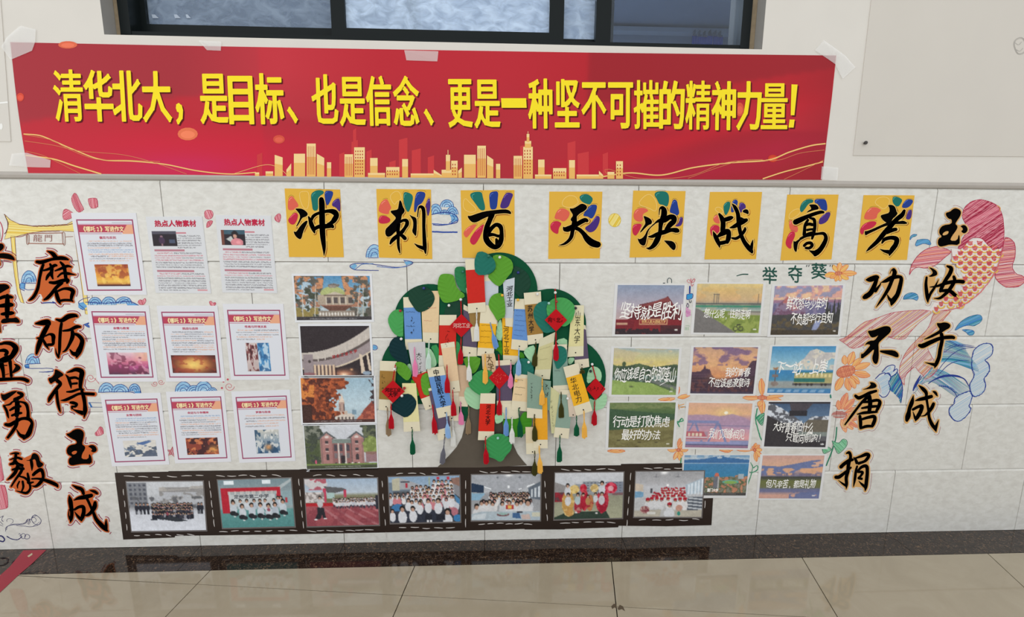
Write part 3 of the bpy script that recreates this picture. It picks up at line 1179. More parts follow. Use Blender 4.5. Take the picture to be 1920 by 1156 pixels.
def contour_lines(F2, xs, ys, level, fig, col, w, keep):
    A = F2 - level
    ny, nx = A.shape
    V, F = [], []
    for j in range(ny - 1):
        for i in range(nx - 1):
            c = [(i, j), (i + 1, j), (i + 1, j + 1), (i, j + 1)]
            P = []
            for k in range(4):
                (a, b), (a2, b2) = c[k], c[(k + 1) % 4]
                v1, v2 = A[b, a], A[b2, a2]
                if (v1 < 0) != (v2 < 0):
                    t = v1 / (v1 - v2)
                    P.append((xs[a] + (xs[a2] - xs[a]) * t, ys[b] + (ys[b2] - ys[b]) * t))
            if len(P) == 2:
                p, q = np.array(P[0]), np.array(P[1])
                L = np.hypot(*(q - p))
                if L < 1e-3 or not keep((p + q) / 2, (A[j, i + 1] - A[j, i], A[j + 1, i] - A[j, i])):
                    continue
                e = (q - p) / L
                n = np.array([-e[1], e[0]]) * w / 2
                p, q = p - e * .12, q + e * .12
                b = len(V)
                V += [p + n, q + n, q - n, p - n]
                F.append((b, b + 1, b + 2, b + 3))
    if V:
        fig.add(V, F, col)
        fig.n += 1


BLACK = (8, 6, 6)


def draw_char(fig, key, col=BLACK):
    st, po, ho, fi = parse_char(key)
    for a in po:
        fig.poly(a, col, smooth=1)
    for a in st:
        fig.brush(a, col)
    return ho


# ---- eight title cards
CARD = (226, 178, 68)
PET = {'c': (222, 100, 82), 'r': (196, 44, 72), 'g': (28, 112, 102), 'b': (34, 62, 142), 'p': (72, 46, 124), 'y': (232, 192, 100)}
CARDS = [
 ('chong', [(533.5, 353), (637.5, 355), (644.5, 482), (542, 481.5)], 'word card with two dots left of a long downstroke',
  ['c 150,125 210,200 268,290 200,325 180,350 100,355 92,280 100,180', 'y 255,90 330,65 420,75 400,355 310,305',
   'g 435,115 490,65 560,45 630,60 640,100 570,140 545,200 555,355 470,365 455,250', 'b 655,65 710,55 790,75 740,210 685,300 655,210 645,110',
   'p 880,170 890,370 860,370 820,310 755,290 765,230 820,180', 'r 195,380 240,400 250,440 220,530 180,575 130,560 100,520 100,480']),
 ('ci', [(705.5, 354), (808, 355), (810.5, 485.5), (710.5, 482.5)], 'word card whose right half is a tall hooked stroke',
  ['c 190,178 220,200 250,270 275,320 235,360 238,422 80,385 80,310 120,220', 'y 240,140 330,60 400,80 430,190 350,220 330,270 290,240',
   'g 452,78 520,80 605,130 580,260 525,410 470,290 450,200', 'b 640,95 700,65 800,90 745,240 670,280 640,385 610,380 615,250',
   'p 835,155 860,210 858,340 820,470 800,330 780,280', 'r 110,432 190,435 270,490 230,550 85,558 75,480']),
 ('bai', [(863.5, 356.5), (964.5, 356), (965, 484.5), (867, 483)], 'word card with one broad top bar, just above the tree',
  ['y 130,160 190,230 320,350 220,395 110,340 95,240', 'g 185,120 260,75 380,72 395,150 445,350 360,360 290,260',
   'b 490,95 560,65 632,68 620,200 605,340 510,350 495,220', 'p 740,90 800,85 860,110 820,200 775,325 645,330 680,200',
   'c 315,560 240,660 180,740 150,768 120,745 98,690 160,610 240,570', 'r 425,545 400,650 330,800 270,880 220,860 192,800 260,690 330,610']),
 ('tian', [(1030, 359), (1129.5, 359), (1124.5, 484), (1028, 485)], 'word card with a long stroke sweeping to its lower right',
  ['y 270,290 280,200 370,125 470,140 510,200 520,250 400,320', 'g 525,155 570,115 650,105 720,150 738,190 710,250 680,272 570,230',
   'b 680,285 740,262 808,275 775,400 735,470 700,480 660,445 580,440 620,370', 'p 780,440 820,435 845,470 825,570 770,660 700,690 650,670 605,615 700,560',
   'c 270,320 330,335 390,380 380,440 340,500 290,528 230,490 150,485 175,400 215,340', 'r 160,515 220,515 272,555 220,620 218,710 170,705 110,660 90,600 110,540']),
 ('jue', [(1187.5, 357), (1285.5, 358), (1277, 481), (1180.5, 482.5)], 'word card with a leaf-shaped dot at lower right, beside the drawn yellow disc',
  ['y 160,270 220,170 330,95 420,180 450,290 430,380 330,320', 'g 400,115 450,65 580,65 630,120 630,230 600,308 540,270 480,265 450,190',
   'b 690,185 750,200 765,300 790,400 745,440 690,400 632,385 660,280', 'p 790,455 845,455 830,560 790,598 710,595 780,540',
   'c 200,313 290,325 325,365 245,400 230,440 240,480 225,525 150,525 95,475 95,400 130,340', 'r 100,560 235,550 190,650 150,720 120,740 80,700 75,620']),
 ('zhan', [(1331.5, 359.5), (1429, 359.5), (1417.5, 485.5), (1321, 486)], 'word card with small petals and a dot at upper right',
  ['y 190,340 230,300 300,320 330,400 250,390', 'g 325,270 370,225 430,220 425,320 375,425 345,425 325,340', 'b 460,210 510,185 545,215 530,290 480,385 435,385 440,300',
   'p 560,240 620,235 665,280 655,340 590,390 560,385', 'c 245,412 250,440 280,560 200,545 165,490 185,440', 'r 130,600 200,568 268,590 275,690 200,760 140,740 122,660']),
 ('gao', [(1476.5, 364.5), (1572.5, 364.5), (1559, 486), (1463.5, 488)], 'word card with a roof-like top stroke and an open frame below',
  ['y 150,420 230,340 330,330 320,400 230,470 160,490', 'g 320,300 360,220 440,180 525,190 520,240 450,250 400,330 345,392 320,360',
   'b 540,185 660,180 710,190 735,290 728,370 640,350 600,260 540,245', 'p 720,385 775,375 780,430 720,540 600,575 605,490 660,430',
   'c 190,490 215,560 300,600 280,700 170,660 150,530', 'r 185,665 245,680 250,740 190,860 195,930 150,930 95,860 130,740']),
 ('kao', [(1619.5, 365.5), (1715, 366), (1700.5, 487), (1605.5, 487.5)], 'word card with one long slanting stroke, rightmost and beside the drawn fish',
  ['y 285,240 330,170 440,145 520,190 500,270 430,345 350,290', 'g 555,160 600,140 700,180 705,220 640,315 560,250', 'b 780,180 870,195 860,250 790,320 690,320 720,240',
   'p 800,345 858,345 835,495 750,490 780,400', 'c 240,305 330,310 400,355 330,400 320,490 128,500 135,420 180,350', 'r 240,515 310,520 320,560 240,630 140,650 110,728 70,700 70,630 130,550']),
]
for key, c, lab, pets in CARDS:
    V, F = quad_slab(c, 0.0002, 0.0012)
    card = mk('word_card', V, F, paper(CARD), label='yellow ' + lab, cat='word card', group='yellow cards of the title above the tree')
    x0, y0, _ = CHARS[key]
    for np_, p in enumerate(pets):
        f = Fig(0.0014 + np_ * 0.00002, 0.00003)
        t = p.split()
        P = np.array([[float(q) for q in w.split(',')] for w in t[1:]])
        P = np.stack([x0 + P[:, 0] * K8, y0 + P[:, 1] * K8], 1)
        if t[0] == 'y':
            S = chaikin(P, 2)
            f.line(np.vstack([S, S[:1]]), (240, 208, 130), 0.9, smooth=False)
        else:
            f.poly(P, PET[t[0]], smooth=2)
            cen = P.mean(0)
            S = chaikin(P, 2)
            hi = cen + (S - cen) * .78
            k = np.argmin(hi[:, 0] + hi[:, 1] * 1.2)
            sel = [(k + q) % len(hi) for q in range(-3, 3)]
            f.line(hi[sel], tuple(min(255, int(v + 75)) for v in PET[t[0]]), 0.7, smooth=False)
            k = np.argmin(S[:, 1])
            sel = [(k + q) % len(S) for q in range(-3, 4)]
            f.line(cen + (S[sel] - cen) * 1.14, (96, 84, 50), 0.45, smooth=False)
        f.obj('petal', parent=card)
    xs = np.arange(x0, x0 + 121, 1.5)
    ys = np.arange(y0, y0 + 145, 1.5)
    G = np.stack(np.meshgrid(xs, ys), -1).reshape(-1, 2)
    fld = char_field(key, G)[0].reshape(len(ys), len(xs))
    f = Fig(0.0018, 0.00002)
    marching(fld, xs, ys, f, (236, 196, 108), 1.3)
    xmax = max(q[0] for q in c) - 2
    contour_lines(fld, xs, ys, 2.1, f, (60, 34, 20), 0.55, lambda m, g: g[0] + g[1] * .8 > 0.25 and math.sin(m[0] * .13 + m[1] * .17) > -.55 and m[0] < xmax)
    contour_lines(fld, xs, ys, 2.7, f, (206, 96, 40), 0.55, lambda m, g: g[0] + g[1] * .8 > 0.5 and math.sin(m[0] * .11 + m[1] * .15 + 1) > -.2 and m[0] < xmax)
    f.obj('outline_marks', parent=card, kind='stuff')
    f = Fig(0.0021, 0.00001)
    draw_char(f, key)
    f.obj('character', parent=card)

# ---- cut-out characters of the two couplets
ORG, TAN = (200, 98, 46), (216, 168, 104)
SIDE = [('mo', ORG, 'black brush character on an orange cutout, inside the drawn gate', 'couplet characters left of the sheets'),
        ('li', ORG, 'second black character on orange down the inner left column', 'couplet characters left of the sheets'),
        ('de', ORG, 'third black character on orange down the inner left column', 'couplet characters left of the sheets'),
        ('yu', ORG, 'fourth black character on orange, beside the small hatched heart', 'couplet characters left of the sheets'),
        ('cheng', ORG, 'lowest black character on orange, just left of the dark photo strip', 'couplet characters left of the sheets'),
        ('edge_top', ORG, 'cut-off black character at the photo edge beside the gate roof', 'couplet characters at the left edge'),
        ('nan', ORG, 'cut-off character of stacked bars, left of the foot of the gate', 'couplet characters at the left edge'),
        ('xian', ORG, 'cut-off character with a broad base stroke, under the stacked-bar one', 'couplet characters at the left edge'),
        ('yong', ORG, 'tall black character on orange, second lowest in the outermost left column', 'couplet characters at the left edge'),
        ('yi', ORG, 'dense many-stroked character on orange, lowest in the outermost left column', 'couplet characters at the left edge'),
        ('yu2', TAN, 'black character on tan lying over the head of the drawn fish', 'couplet characters on the right'),
        ('ru', TAN, 'black character on tan over the scales of the drawn fish', 'couplet characters on the right'),
        ('yu3', TAN, 'black hooked character on tan over the tail of the drawn fish', 'couplet characters on the right'),
        ('cheng2', TAN, 'black character on tan just below the big blue drawn wave', 'couplet characters on the right'),
        ('gong', TAN, 'black character on tan under the rightmost yellow card', 'couplet characters on the right'),
        ('bu', TAN, 'black character on tan above the small blue wave, over the tail fin', 'couplet characters on the right'),
        ('tang', TAN, 'black character on tan between the sunflowers and the small wave', 'couplet characters on the right'),
        ('juan', TAN, 'black character on tan, lowest one on the right below the green leaf', 'couplet characters on the right')]


def draw_side():
    for n, (key, bcol, lab, grp) in enumerate(SIDE):
        st, po, ho, fi = parse_char(key)
        allp = np.vstack([a[:, :2] for a in st + po])
        lo, hi = allp.min(0) - 12, allp.max(0) + 12
        xs = np.arange(lo[0], hi[0], 1.2)
        ys = np.arange(lo[1], hi[1], 1.2)
        G = np.stack(np.meshgrid(xs, ys), -1).reshape(-1, 2)
        f, ff = char_field(key, G)
        grow = 1.5 if bcol is ORG else 2.0
        g = np.minimum(f - grow, ff).reshape(len(ys), len(xs))
        fig = Fig(0.0016, 0.0)
        marching(g, xs, ys, fig, bcol)
        back = fig.obj('cutout_character', label=lab, cat='character', group=grp)
        fig = Fig(0.0012, 0.0)
        marching(g, xs, ys, fig, (216, 150, 126) if bcol is ORG else (226, 206, 186), 0.6)
        fig.obj('paper_rim', parent=back)
        fig = Fig(0.0019, 0.00001)
        ho = draw_char(fig, key)
        fig.obj('brush_strokes', parent=back)
        if ho:
            fig = Fig(0.0024)
            for h in ho:
                fig.poly(h, bcol, smooth=1)
            fig.obj('cut_hole', parent=back)
        fig = Fig(0.0006, 0.0)
        col = (176, 66, 92) if bcol is ORG else (196, 124, 124)
        w = 1.5 if bcol is ORG else 0.6
        ph = n * 1.7
        contour_lines(g, xs, ys, 3.3, fig, col, w, lambda m, gr: (gr[0] - gr[1] * .2 > -0.1 or gr[1] > .6) and math.sin(m[0] * .12 + m[1] * .10 + ph) > -.45)
        fig.obj('marker_outline', parent=back, kind='stuff')


draw_side()

# ---------------------------------------------------------------- prints: a small painter working on vertex colours
class Pic:
    def __init__(s, w, h, base=(200, 200, 200)):
        s.w, s.h = w, h
        s.a = np.zeros((h, w, 3)) + base
        s.X, s.Y = np.meshgrid((np.arange(w) + .5) / w * 100, (np.arange(h) + .5) / h * 100)

    def noise(s, sx, sy, seed=0):
        """smooth value noise in 0..1, sx x sy cells"""
        r = np.random.default_rng(seed + 11)
        g = r.random((sy + 2, sx + 2))
        x, y = s.X / 100 * sx, s.Y / 100 * sy
        i, j = x.astype(int), y.astype(int)
        fx, fy = x - i, y - j
        fx, fy = fx * fx * (3 - 2 * fx), fy * fy * (3 - 2 * fy)
        return (g[j, i] * (1 - fx) + g[j, i + 1] * fx) * (1 - fy) + (g[j + 1, i] * (1 - fx) + g[j + 1, i + 1] * fx) * fy

    def fbm(s, sx, sy, seed=0, o=3):
        return sum(s.noise(sx * 2 ** k, sy * 2 ** k, seed + k) / 2 ** (k + 1) for k in range(o)) / (1 - .5 ** o)

    def put(s, m, col, al=1.0):
        m = np.clip(np.asarray(m, float), 0, 1)[..., None] * al
        s.a = s.a * (1 - m) + np.asarray(col, float) * m

    def vgrad(s, stops, m=None):
        ys = [q[0] for q in stops]
        c = np.stack([np.interp(s.Y, ys, [q[1][k] for q in stops]) for k in range(3)], -1)
        m = np.ones_like(s.X) if m is None else np.asarray(m, float)
        s.a = s.a * (1 - m[..., None]) + c * m[..., None]

    def rect(s, x0, y0, x1, y1, col, al=1.0):
        s.put((s.X >= x0) & (s.X < x1) & (s.Y >= y0) & (s.Y < y1), col, al)

    def inpoly(s, P):
        ins = np.zeros_like(s.X, bool)
        for i in range(len(P)):
            (ax, ay), (bx, by) = P[i], P[(i + 1) % len(P)]
            c = (ay > s.Y) != (by > s.Y)
            ins ^= c & (s.X < ax + (s.Y - ay) / (by - ay + 1e-12) * (bx - ax))
        return ins

    def poly(s, P, col, al=1.0):
        s.put(s.inpoly(P), col, al)

    def ell(s, x, y, rx, ry, col, al=1.0):
        s.put(((s.X - x) / rx) ** 2 + ((s.Y - y) / ry) ** 2 < 1, col, al)

    def glow(s, x, y, rx, ry, col, al=1.0):
        s.put(np.exp(-((s.X - x) / rx) ** 2 - ((s.Y - y) / ry) ** 2), col, al)

    def leaf(s, m, c1, c2, sx, sy, seed, t=.5, c3=None):
        n = s.fbm(sx, sy, seed)
        s.put(m & (n < t), c1)
        s.put(m & (n >= t), c2)
        if c3 is not None:
            s.put(m & (n > t + .13), c3)

    def person(s, x, y, k, shirt, legs=(40, 40, 50), hair=(32, 28, 28), skin=(196, 150, 126), stand=True, asp=1.6):
        """k = head radius (percent of width)"""
        a = k * asp
        if stand:
            s.rect(x - k * .95, y + a * 4.6, x - .1 * k, y + a * 8.6, legs)
            s.rect(x + k * .1, y + a * 4.6, x + k * .95, y + a * 8.6, legs)
        s.ell(x, y + a * 3.1, k * 1.75, a * 2.5, shirt)
        s.ell(x, y - a * .15, k * 1.05, a * 1.15, hair)
        s.ell(x, y + a * .28, k * .75, a * .8, skin)

    def crowd(s, x0, x1, rows, shirts, seed, hair=(34, 30, 32), asp=1.6, cap=None, legs=(40, 42, 52), stand=False):
        r = random.Random(seed)
        for (y, k, n) in rows:
            for i in range(n):
                x = x0 + (x1 - x0) * (i + .5 + r.uniform(-.25, .25)) / n
                kk = k * r.uniform(.88, 1.12)
                yy = y + r.uniform(-1.5, 1.5)
                s.person(x, yy, kk, r.choice(shirts), legs, hair, (r.randint(180, 208), r.randint(136, 160), r.randint(114, 136)), stand, asp)
                if cap:
                    s.ell(x, yy - kk * asp * .55, kk * 1.15, kk * asp * .75, cap)

    def soften(s, n=1):
        for _ in range(n):
            p = np.pad(s.a, ((1, 1), (1, 1), (0, 0)), 'edge')
            s.a = (p[:-2, 1:-1] + p[2:, 1:-1] + p[1:-1, :-2] + p[1:-1, 2:] + 4 * p[1:-1, 1:-1]) / 8

    def grain(s, amt, seed=0):
        s.a = s.a + np.random.default_rng(seed).normal(0, amt, s.a.shape[:2])[..., None]

    def obj(s, name, c, d, parent=None, **kw):
        """lay the print on the photo quad c at depth d"""
        if name in ('print', 'picture'):
            g = s.a.mean(-1, keepdims=True)
            n = (s.fbm(max(4, s.w // 5), max(4, s.h // 5), s.w + int(s.a[0, 0, 0]), 2) - .5)[..., None]
            s.a = (s.a * .86 + g * .14) * (1 + .10 * n) + 5
        c = np.asarray(c, float)
        u, v = np.meshgrid(np.linspace(0, 1, s.w), np.linspace(0, 1, s.h))
        P = (c[0] * ((1 - u) * (1 - v))[..., None] + c[1] * (u * (1 - v))[..., None] + c[2] * (u * v)[..., None] + c[3] * ((1 - u) * v)[..., None])
        V = at_np(P.reshape(-1, 2), np.full(s.w * s.h, d))
        i = np.arange(s.w * s.h).reshape(s.h, s.w)
        F = np.stack([i[:-1, :-1], i[1:, :-1], i[1:, 1:], i[:-1, 1:]], -1).reshape(-1, 4)
        cols = np.ones((s.w * s.h, 4))
        cols[:, :3] = lin(np.clip(s.a, 0, 255).reshape(-1, 3))
        return mk(name, V, F, print_mat(), parent, cols=cols, **kw)


def lerp(a, b, t):
    return (a[0] + (b[0] - a[0]) * t, a[1] + (b[1] - a[1]) * t)


def sub(c, x0, y0, x1, y1):
    """inner quad of a photo quad, in fractions"""
    def q(x, y):
        return lerp(lerp(c[0], c[1], x), lerp(c[3], c[2], x), y)
    return [q(x0, y0), q(x1, y0), q(x1, y1), q(x0, y1)]


# ---------------------------------------------------------------- the red banner
BAN = [(19, 79), (310, 85), (700, 92), (1100, 98.5), (1568, 104), (1560, 180), (1541, 337), (1000, 335), (600, 332), (53, 325), (47, 262), (33, 180)]
V, F = poly_slab(BAN, 0.0022, 0.0040)
banner = mk('wall_banner', V, F, paper((186, 32, 46)), label='long red banner with yellow slogan under the window', cat='banner')
p = Pic(330, 56, (186, 34, 48))
X, Y = p.X, p.Y
p.a[:] = (188, 36, 50)
p.put((Y < 62 - 25 * np.sin(X * .055)) & (X < 30), (158, 46, 56), .75)
p.put(np.clip((X - 20) / 12, 0, 1) * np.clip((45 - X) / 12, 0, 1) * (Y < 55), (198, 52, 64), .8)
p.put((X > 30) * np.clip((Y - 20) / 60, 0, 1) * np.clip((75 - X) / 20, 0, 1), (166, 42, 54), .7)
p.put(np.clip((26 - abs(X - 14 - Y * .1)) / 20, 0, 1) * np.clip((Y - 55) / 20, 0, 1), (206, 26, 56), .85)
p.glow(20, 92, 9, 10, (200, 34, 120), .4)
p.put(np.clip((X - 60) / 12, 0, 1) * (Y < 40), (178, 26, 38), .7)
p.put((X > 68) & (Y < 38 - (X - 74) * 1.05) & (X > 70), (142, 28, 38), .6)
p.put((Y > 60) * np.clip((X - 68) / 16, 0, 1), (158, 24, 40), .75)
p.put(np.exp(-((Y - 98 + (X - 66) * 1.9) / 9) ** 2) * (X > 64), (198, 26, 44), .7)
p.put(np.exp(-((Y - 118 + (X - 66) * 1.5) / 12) ** 2) * (X > 66), (186, 24, 66), .5)
p.put(np.clip((X - 94) / 6, 0, 1), (148, 22, 34), .5)
p.soften(2)
# draped over the slab outline: clip the grid to the banner's four sides
cs = [(20, 80), (1567, 105), (1540.5, 336), (53, 324.5)]
u, v = np.meshgrid(np.linspace(0, 1, p.w), np.linspace(0, 1, p.h))
top = np.stack([19.5 + u * (1567.5 - 19.5), np.interp(19.5 + u * 1548, [q[0] for q in BAN[:5]], [q[1] for q in BAN[:5]])], -1)
bot = np.stack([53 + u * (1541 - 53), np.interp(53 + u * 1488, [53, 600, 1000, 1541], [325, 332, 335, 337])], -1)
P = top * (1 - v)[..., None] + bot * v[..., None]
edge = -5 * np.sin(v * np.pi) * np.clip(1 - u * 6, 0, 1)
P[..., 0] += edge * .6
V = at_np(P.reshape(-1, 2), np.full(p.w * p.h, 0.0043) + 0.0 * P[..., 0].ravel())
i = np.arange(p.w * p.h).reshape(p.h, p.w)
F = np.stack([i[:-1, :-1], i[1:, :-1], i[1:, 1:], i[:-1, 1:]], -1).reshape(-1, 4)
cols = np.ones((p.w * p.h, 4))
cols[:, :3] = lin(np.clip(p.a, 0, 255).reshape(-1, 3))
m_ban = print_mat().copy()
m_ban.node_tree.nodes['Principled BSDF'].inputs['Roughness'].default_value = 0.42
mk('printed_face', V, F, m_ban, banner, cols=cols)

# orbs, golden ribbons, skyline
f = Fig(0.0046, 0.00002)
for (x, y, rx, ry, c) in ((352, 251, 19, 12, (232, 120, 82)), (127, 84, 18, 7, (224, 108, 78)), (523, 261, 11, 8, (214, 84, 66)), (38, 182, 7, 8, (216, 80, 62)), (1387, 205, 8, 13, (220, 90, 66)), (1449, 297, 9, 7, (206, 66, 46))):
    f.ell(x, y, rx, ry, c)
    f.ell(x, y + ry * .1, rx * .7, ry * .6, tuple(min(255, q + 14) for q in c))
G1, G2 = (240, 196, 120), (214, 132, 88)
for pts, c, w in (([(44, 251), (75, 254), (105, 266), (140, 281), (190, 299), (250, 302), (310, 308), (370, 320), (430, 326), (480, 323)], G1, 2.0),
                  ([(46, 264), (100, 272), (150, 283), (230, 290), (290, 305), (350, 326)], G2, .9),
                  ([(44, 252), (95, 262), (130, 280), (180, 298), (240, 300), (300, 303)], G2, .9),
                  ([(48, 291), (100, 298), (140, 311), (190, 326)], G1, 2.4),
                  ([(48, 283), (80, 291), (110, 305), (150, 325)], G2, .8),
                  ([(440, 325), (490, 310), (512, 310), (530, 320), (540, 330)], G1, .8),
                  ([(1124, 332), (1180, 324), (1240, 328), (1300, 314), (1370, 305), (1440, 300), (1480, 285), (1520, 273), (1548, 269)], G1, 2.4),
                  ([(1150, 333), (1135, 322), (1142, 317), (1200, 334), (1290, 330), (1360, 305), (1420, 300), (1460, 300), (1500, 287), (1546, 281)], G2, .9),
                  ([(1290, 334), (1340, 316), (1390, 301), (1430, 299)], G2, .8),
                  ([(1430, 335), (1470, 322), (1510, 312), (1543, 303)], G1, 2.2),
                  ([(1470, 336), (1500, 322), (1544, 300)], G2, .8)):
    f.line(pts, c, w, step=6)
f.obj('golden_ribbons', parent=banner, kind='stuff')
GOLD, GOLD2 = (236, 184, 104), (244, 212, 150)


def tower(f, x0, x1, top, bot, cap=0, win=None, c=GOLD):
    h = bot - top
    f.add([(x0, bot), (x1, bot), (x1, top + cap), (x0, top)], [(0, 1, 2, 3)], c)
    f.n += 1
    f.add([(x0, top + h * .4), (x1, top + cap + (h - cap) * .4), (x1, top + cap), (x0, top)], [(0, 1, 2, 3)], GOLD2)
    f.n += 1
    if win == 'g':
        nx = max(2, int((x1 - x0) / 5))
        for i in range(nx):
            for j in range(int((h - 8) / 6)):
                x = x0 + 2 + i * (x1 - x0 - 3) / nx
                y = top + 6 + j * 6
                f.add([(x, y), (x + 1.8, y), (x + 1.8, y + 3), (x, y + 3)], [(0, 1, 2, 3)], (178, 50, 44))
    elif win == 's':
        for i in range(4):
            x = x0 + 2.5 + i * (x1 - x0 - 3) / 4
            f.add([(x, top + 5), (x + 1, top + 5), (x + 1, bot - 4), (x, bot - 4)], [(0, 1, 2, 3)], (196, 84, 56))


f = Fig(0.0046, 0.00002)
FAINT = (204, 62, 66)
for x0, x1, t in ((659, 671, 262), (662, 668, 240), (748, 764, 258), (772, 789, 278), (802, 814, 291), (482, 492, 286), (1064, 1079, 264), (1083, 1104, 284), (1130, 1140, 285), (880, 900, 300), (975, 990, 270), (636, 646, 285), (687, 697, 280), (730, 742, 300)):
    f.add([(x0, 331), (x1, 331), (x1, t), (x0, t + 4)], [(0, 1, 2, 3)], FAINT)
    f.n += 1
f.obj('faint_skyline', parent=banner, kind='stuff')
f = Fig(0.0048, 0.00002)
for t in ((478, 486, 323, 331), (498, 512, 321, 331, 0, 's'), (515, 530, 290, 331, 5), (537, 546, 318, 331, -12), (551, 572, 288, 331, 0), (575, 592, 269, 331, 0, 's'),
          (594, 608, 288, 332, 8), (613, 621, 304, 332), (646, 662, 289, 333, 0, 's'), (664, 684, 276, 333, 0, 'g'), (694, 708, 296, 333), (690, 722, 324, 333), (724, 749, 313, 333, 0, 'g'),
          (754, 765, 298, 333), (770, 813, 325, 333), (813, 828, 318, 333, 10), (828, 846, 318, 333), (836, 844, 290, 320), (846, 858, 301, 333, 0, 'g'), (859, 866, 320, 333, -6), (870, 892, 290, 333), (895, 911, 273, 333, 0, 's'),
          (913, 925, 291, 334, 8), (930, 938, 307, 334), (963, 979, 292, 335, 0, 's'), (981, 999, 275, 335, 0, 'g'), (984, 996, 264, 277), (987.5, 992.5, 251, 266), (1009, 1021, 299, 335), (1003, 1034, 327, 335), (1037, 1062, 315, 335, 0, 'g'),
          (1067, 1078, 300, 335), (1081, 1125, 327, 335), (1123, 1131, 320, 335, 8), (1139, 1152, 322, 335), (1155, 1168, 302, 335, 0, 'g')):
    tower(f, *t)
f.line([(840, 292), (840, 281)], GOLD2, 1.2)
f.line([(990, 253), (990, 246)], GOLD2, 1.0)
f.obj('golden_skyline', parent=banner, kind='stuff')

SLOGAN = [('清', 100, 130, 156, 228), ('华', 157, 131, 212, 228), ('北', 210, 132, 266, 228), ('大', 266, 133, 321, 229), ('，', 329, 193, 344, 233), ('是', 374, 138, 427, 232),
          ('目', 428, 142, 475, 233), ('标', 478, 137, 532, 233), ('、', 539, 200, 558, 231), ('也', 584, 139, 634, 232), ('是', 636, 144, 685, 236), ('信', 686, 142, 734, 236),
          ('念', 737, 142, 786, 236), ('、', 795, 204, 813, 235), ('更', 840, 148, 886, 239), ('是', 889, 149, 938, 240), ('一', 940, 184, 987, 202), ('种', 990, 147, 1036, 241),
          ('坚', 1040, 148, 1087, 239), ('不', 1090, 154, 1137, 241), ('可', 1140, 154, 1187, 241), ('摧', 1188, 150, 1236, 242), ('的', 1236, 151, 1284, 242), ('精', 1285, 151, 1333, 243),
          ('神', 1334, 152, 1380, 244), ('力', 1381, 152, 1428, 244), ('量', 1427, 156, 1477, 242)]
GLYPH_RES[0] = 84
BOLD_Y[0] = 2.4
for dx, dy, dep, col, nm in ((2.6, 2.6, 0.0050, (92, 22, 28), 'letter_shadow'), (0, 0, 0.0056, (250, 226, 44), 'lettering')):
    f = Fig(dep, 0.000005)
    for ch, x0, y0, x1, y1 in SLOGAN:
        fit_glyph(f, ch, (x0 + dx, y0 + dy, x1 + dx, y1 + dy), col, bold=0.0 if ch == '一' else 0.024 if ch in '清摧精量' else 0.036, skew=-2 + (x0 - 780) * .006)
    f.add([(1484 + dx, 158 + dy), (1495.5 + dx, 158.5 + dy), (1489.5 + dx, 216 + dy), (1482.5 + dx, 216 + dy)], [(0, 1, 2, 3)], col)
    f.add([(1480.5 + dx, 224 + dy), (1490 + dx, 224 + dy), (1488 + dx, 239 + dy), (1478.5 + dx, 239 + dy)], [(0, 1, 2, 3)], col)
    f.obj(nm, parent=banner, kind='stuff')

GLYPH_RES[0] = 34
BOLD_Y[0] = 1.0
# sticky tape holding the banner
M_TAPE = bpy.data.materials.new('clear_tape')
M_TAPE.use_nodes = True
b = M_TAPE.node_tree.nodes['Principled BSDF']
b.inputs['Base Color'].default_value = (0.93, 0.93, 0.92, 1)
b.inputs['Alpha'].default_value = 0.42
b.inputs['Roughness'].default_value = 0.25
TAPES = [([(12, 70), (38, 48), (67, 55), (66, 78), (60, 95), (20, 112), (2, 88)], 'crumpled clear tape over the top left corner of the red banner'),
         ([(22, 288), (50, 286), (95, 300), (94, 314), (52, 313), (17, 310)], 'clear tape patch on the lower left edge of the red banner'),
         ([(372, 76), (415, 78), (414, 95), (388, 94), (380, 85)], 'small clear tape strip at the top edge above the word for goal'),
         ([(758, 94), (822, 96), (820, 115), (762, 113)], 'milky clear tape strip at the middle of the banner top'),
         ([(1541, 312), (1572, 314), (1570, 338), (1539, 336)], 'clear tape square at the lower right corner of the red banner'),
         ([(1528, 94), (1545, 75), (1585, 104), (1604, 126), (1580, 148), (1566, 120)], 'faint folded tape at the upper right corner of the red banner')]
for i, (q, lab) in enumerate(TAPES):
    n = len(q)
    V = [tuple(at(x, y, 0.0062 + 0.0006 * math.sin(k * 2.3 + i))) for k, (x, y) in enumerate(q)]
    c0 = np.array(q).mean(0)
    V.append(tuple(at(c0[0], c0[1], 0.0072)))
    mk('tape_piece', V, [(k, (k + 1) % n, n) for k in range(n)], M_TAPE, label=lab, cat='tape', group='clear tape holding the banner')

# ---------------------------------------------------------------- printed essay sheets
def text_rows(p, x0, x1, y0, dy, rows, seed):
    """illegible small print: rows of ink blocks; rows = list of [(from, to, colour), ...] in 0..1"""
    r = np.random.default_rng(seed)
    for k, segs in enumerate(rows):
        y = y0 + k * dy
        for a, b, c in segs:
            xx0, xx1 = x0 + (x1 - x0) * a, x0 + (x1 - x0) * b
            m = (p.Y >= y) & (p.Y < y + dy * .56) & (p.X >= xx0) & (p.X < xx1)
            n = r.random((p.h, p.w))
            p.put(m & (n > .32), c, .5)


INK, RED_, BLU_, ORA_ = (92, 90, 96), (196, 96, 110), (108, 146, 190), (222, 156, 120)


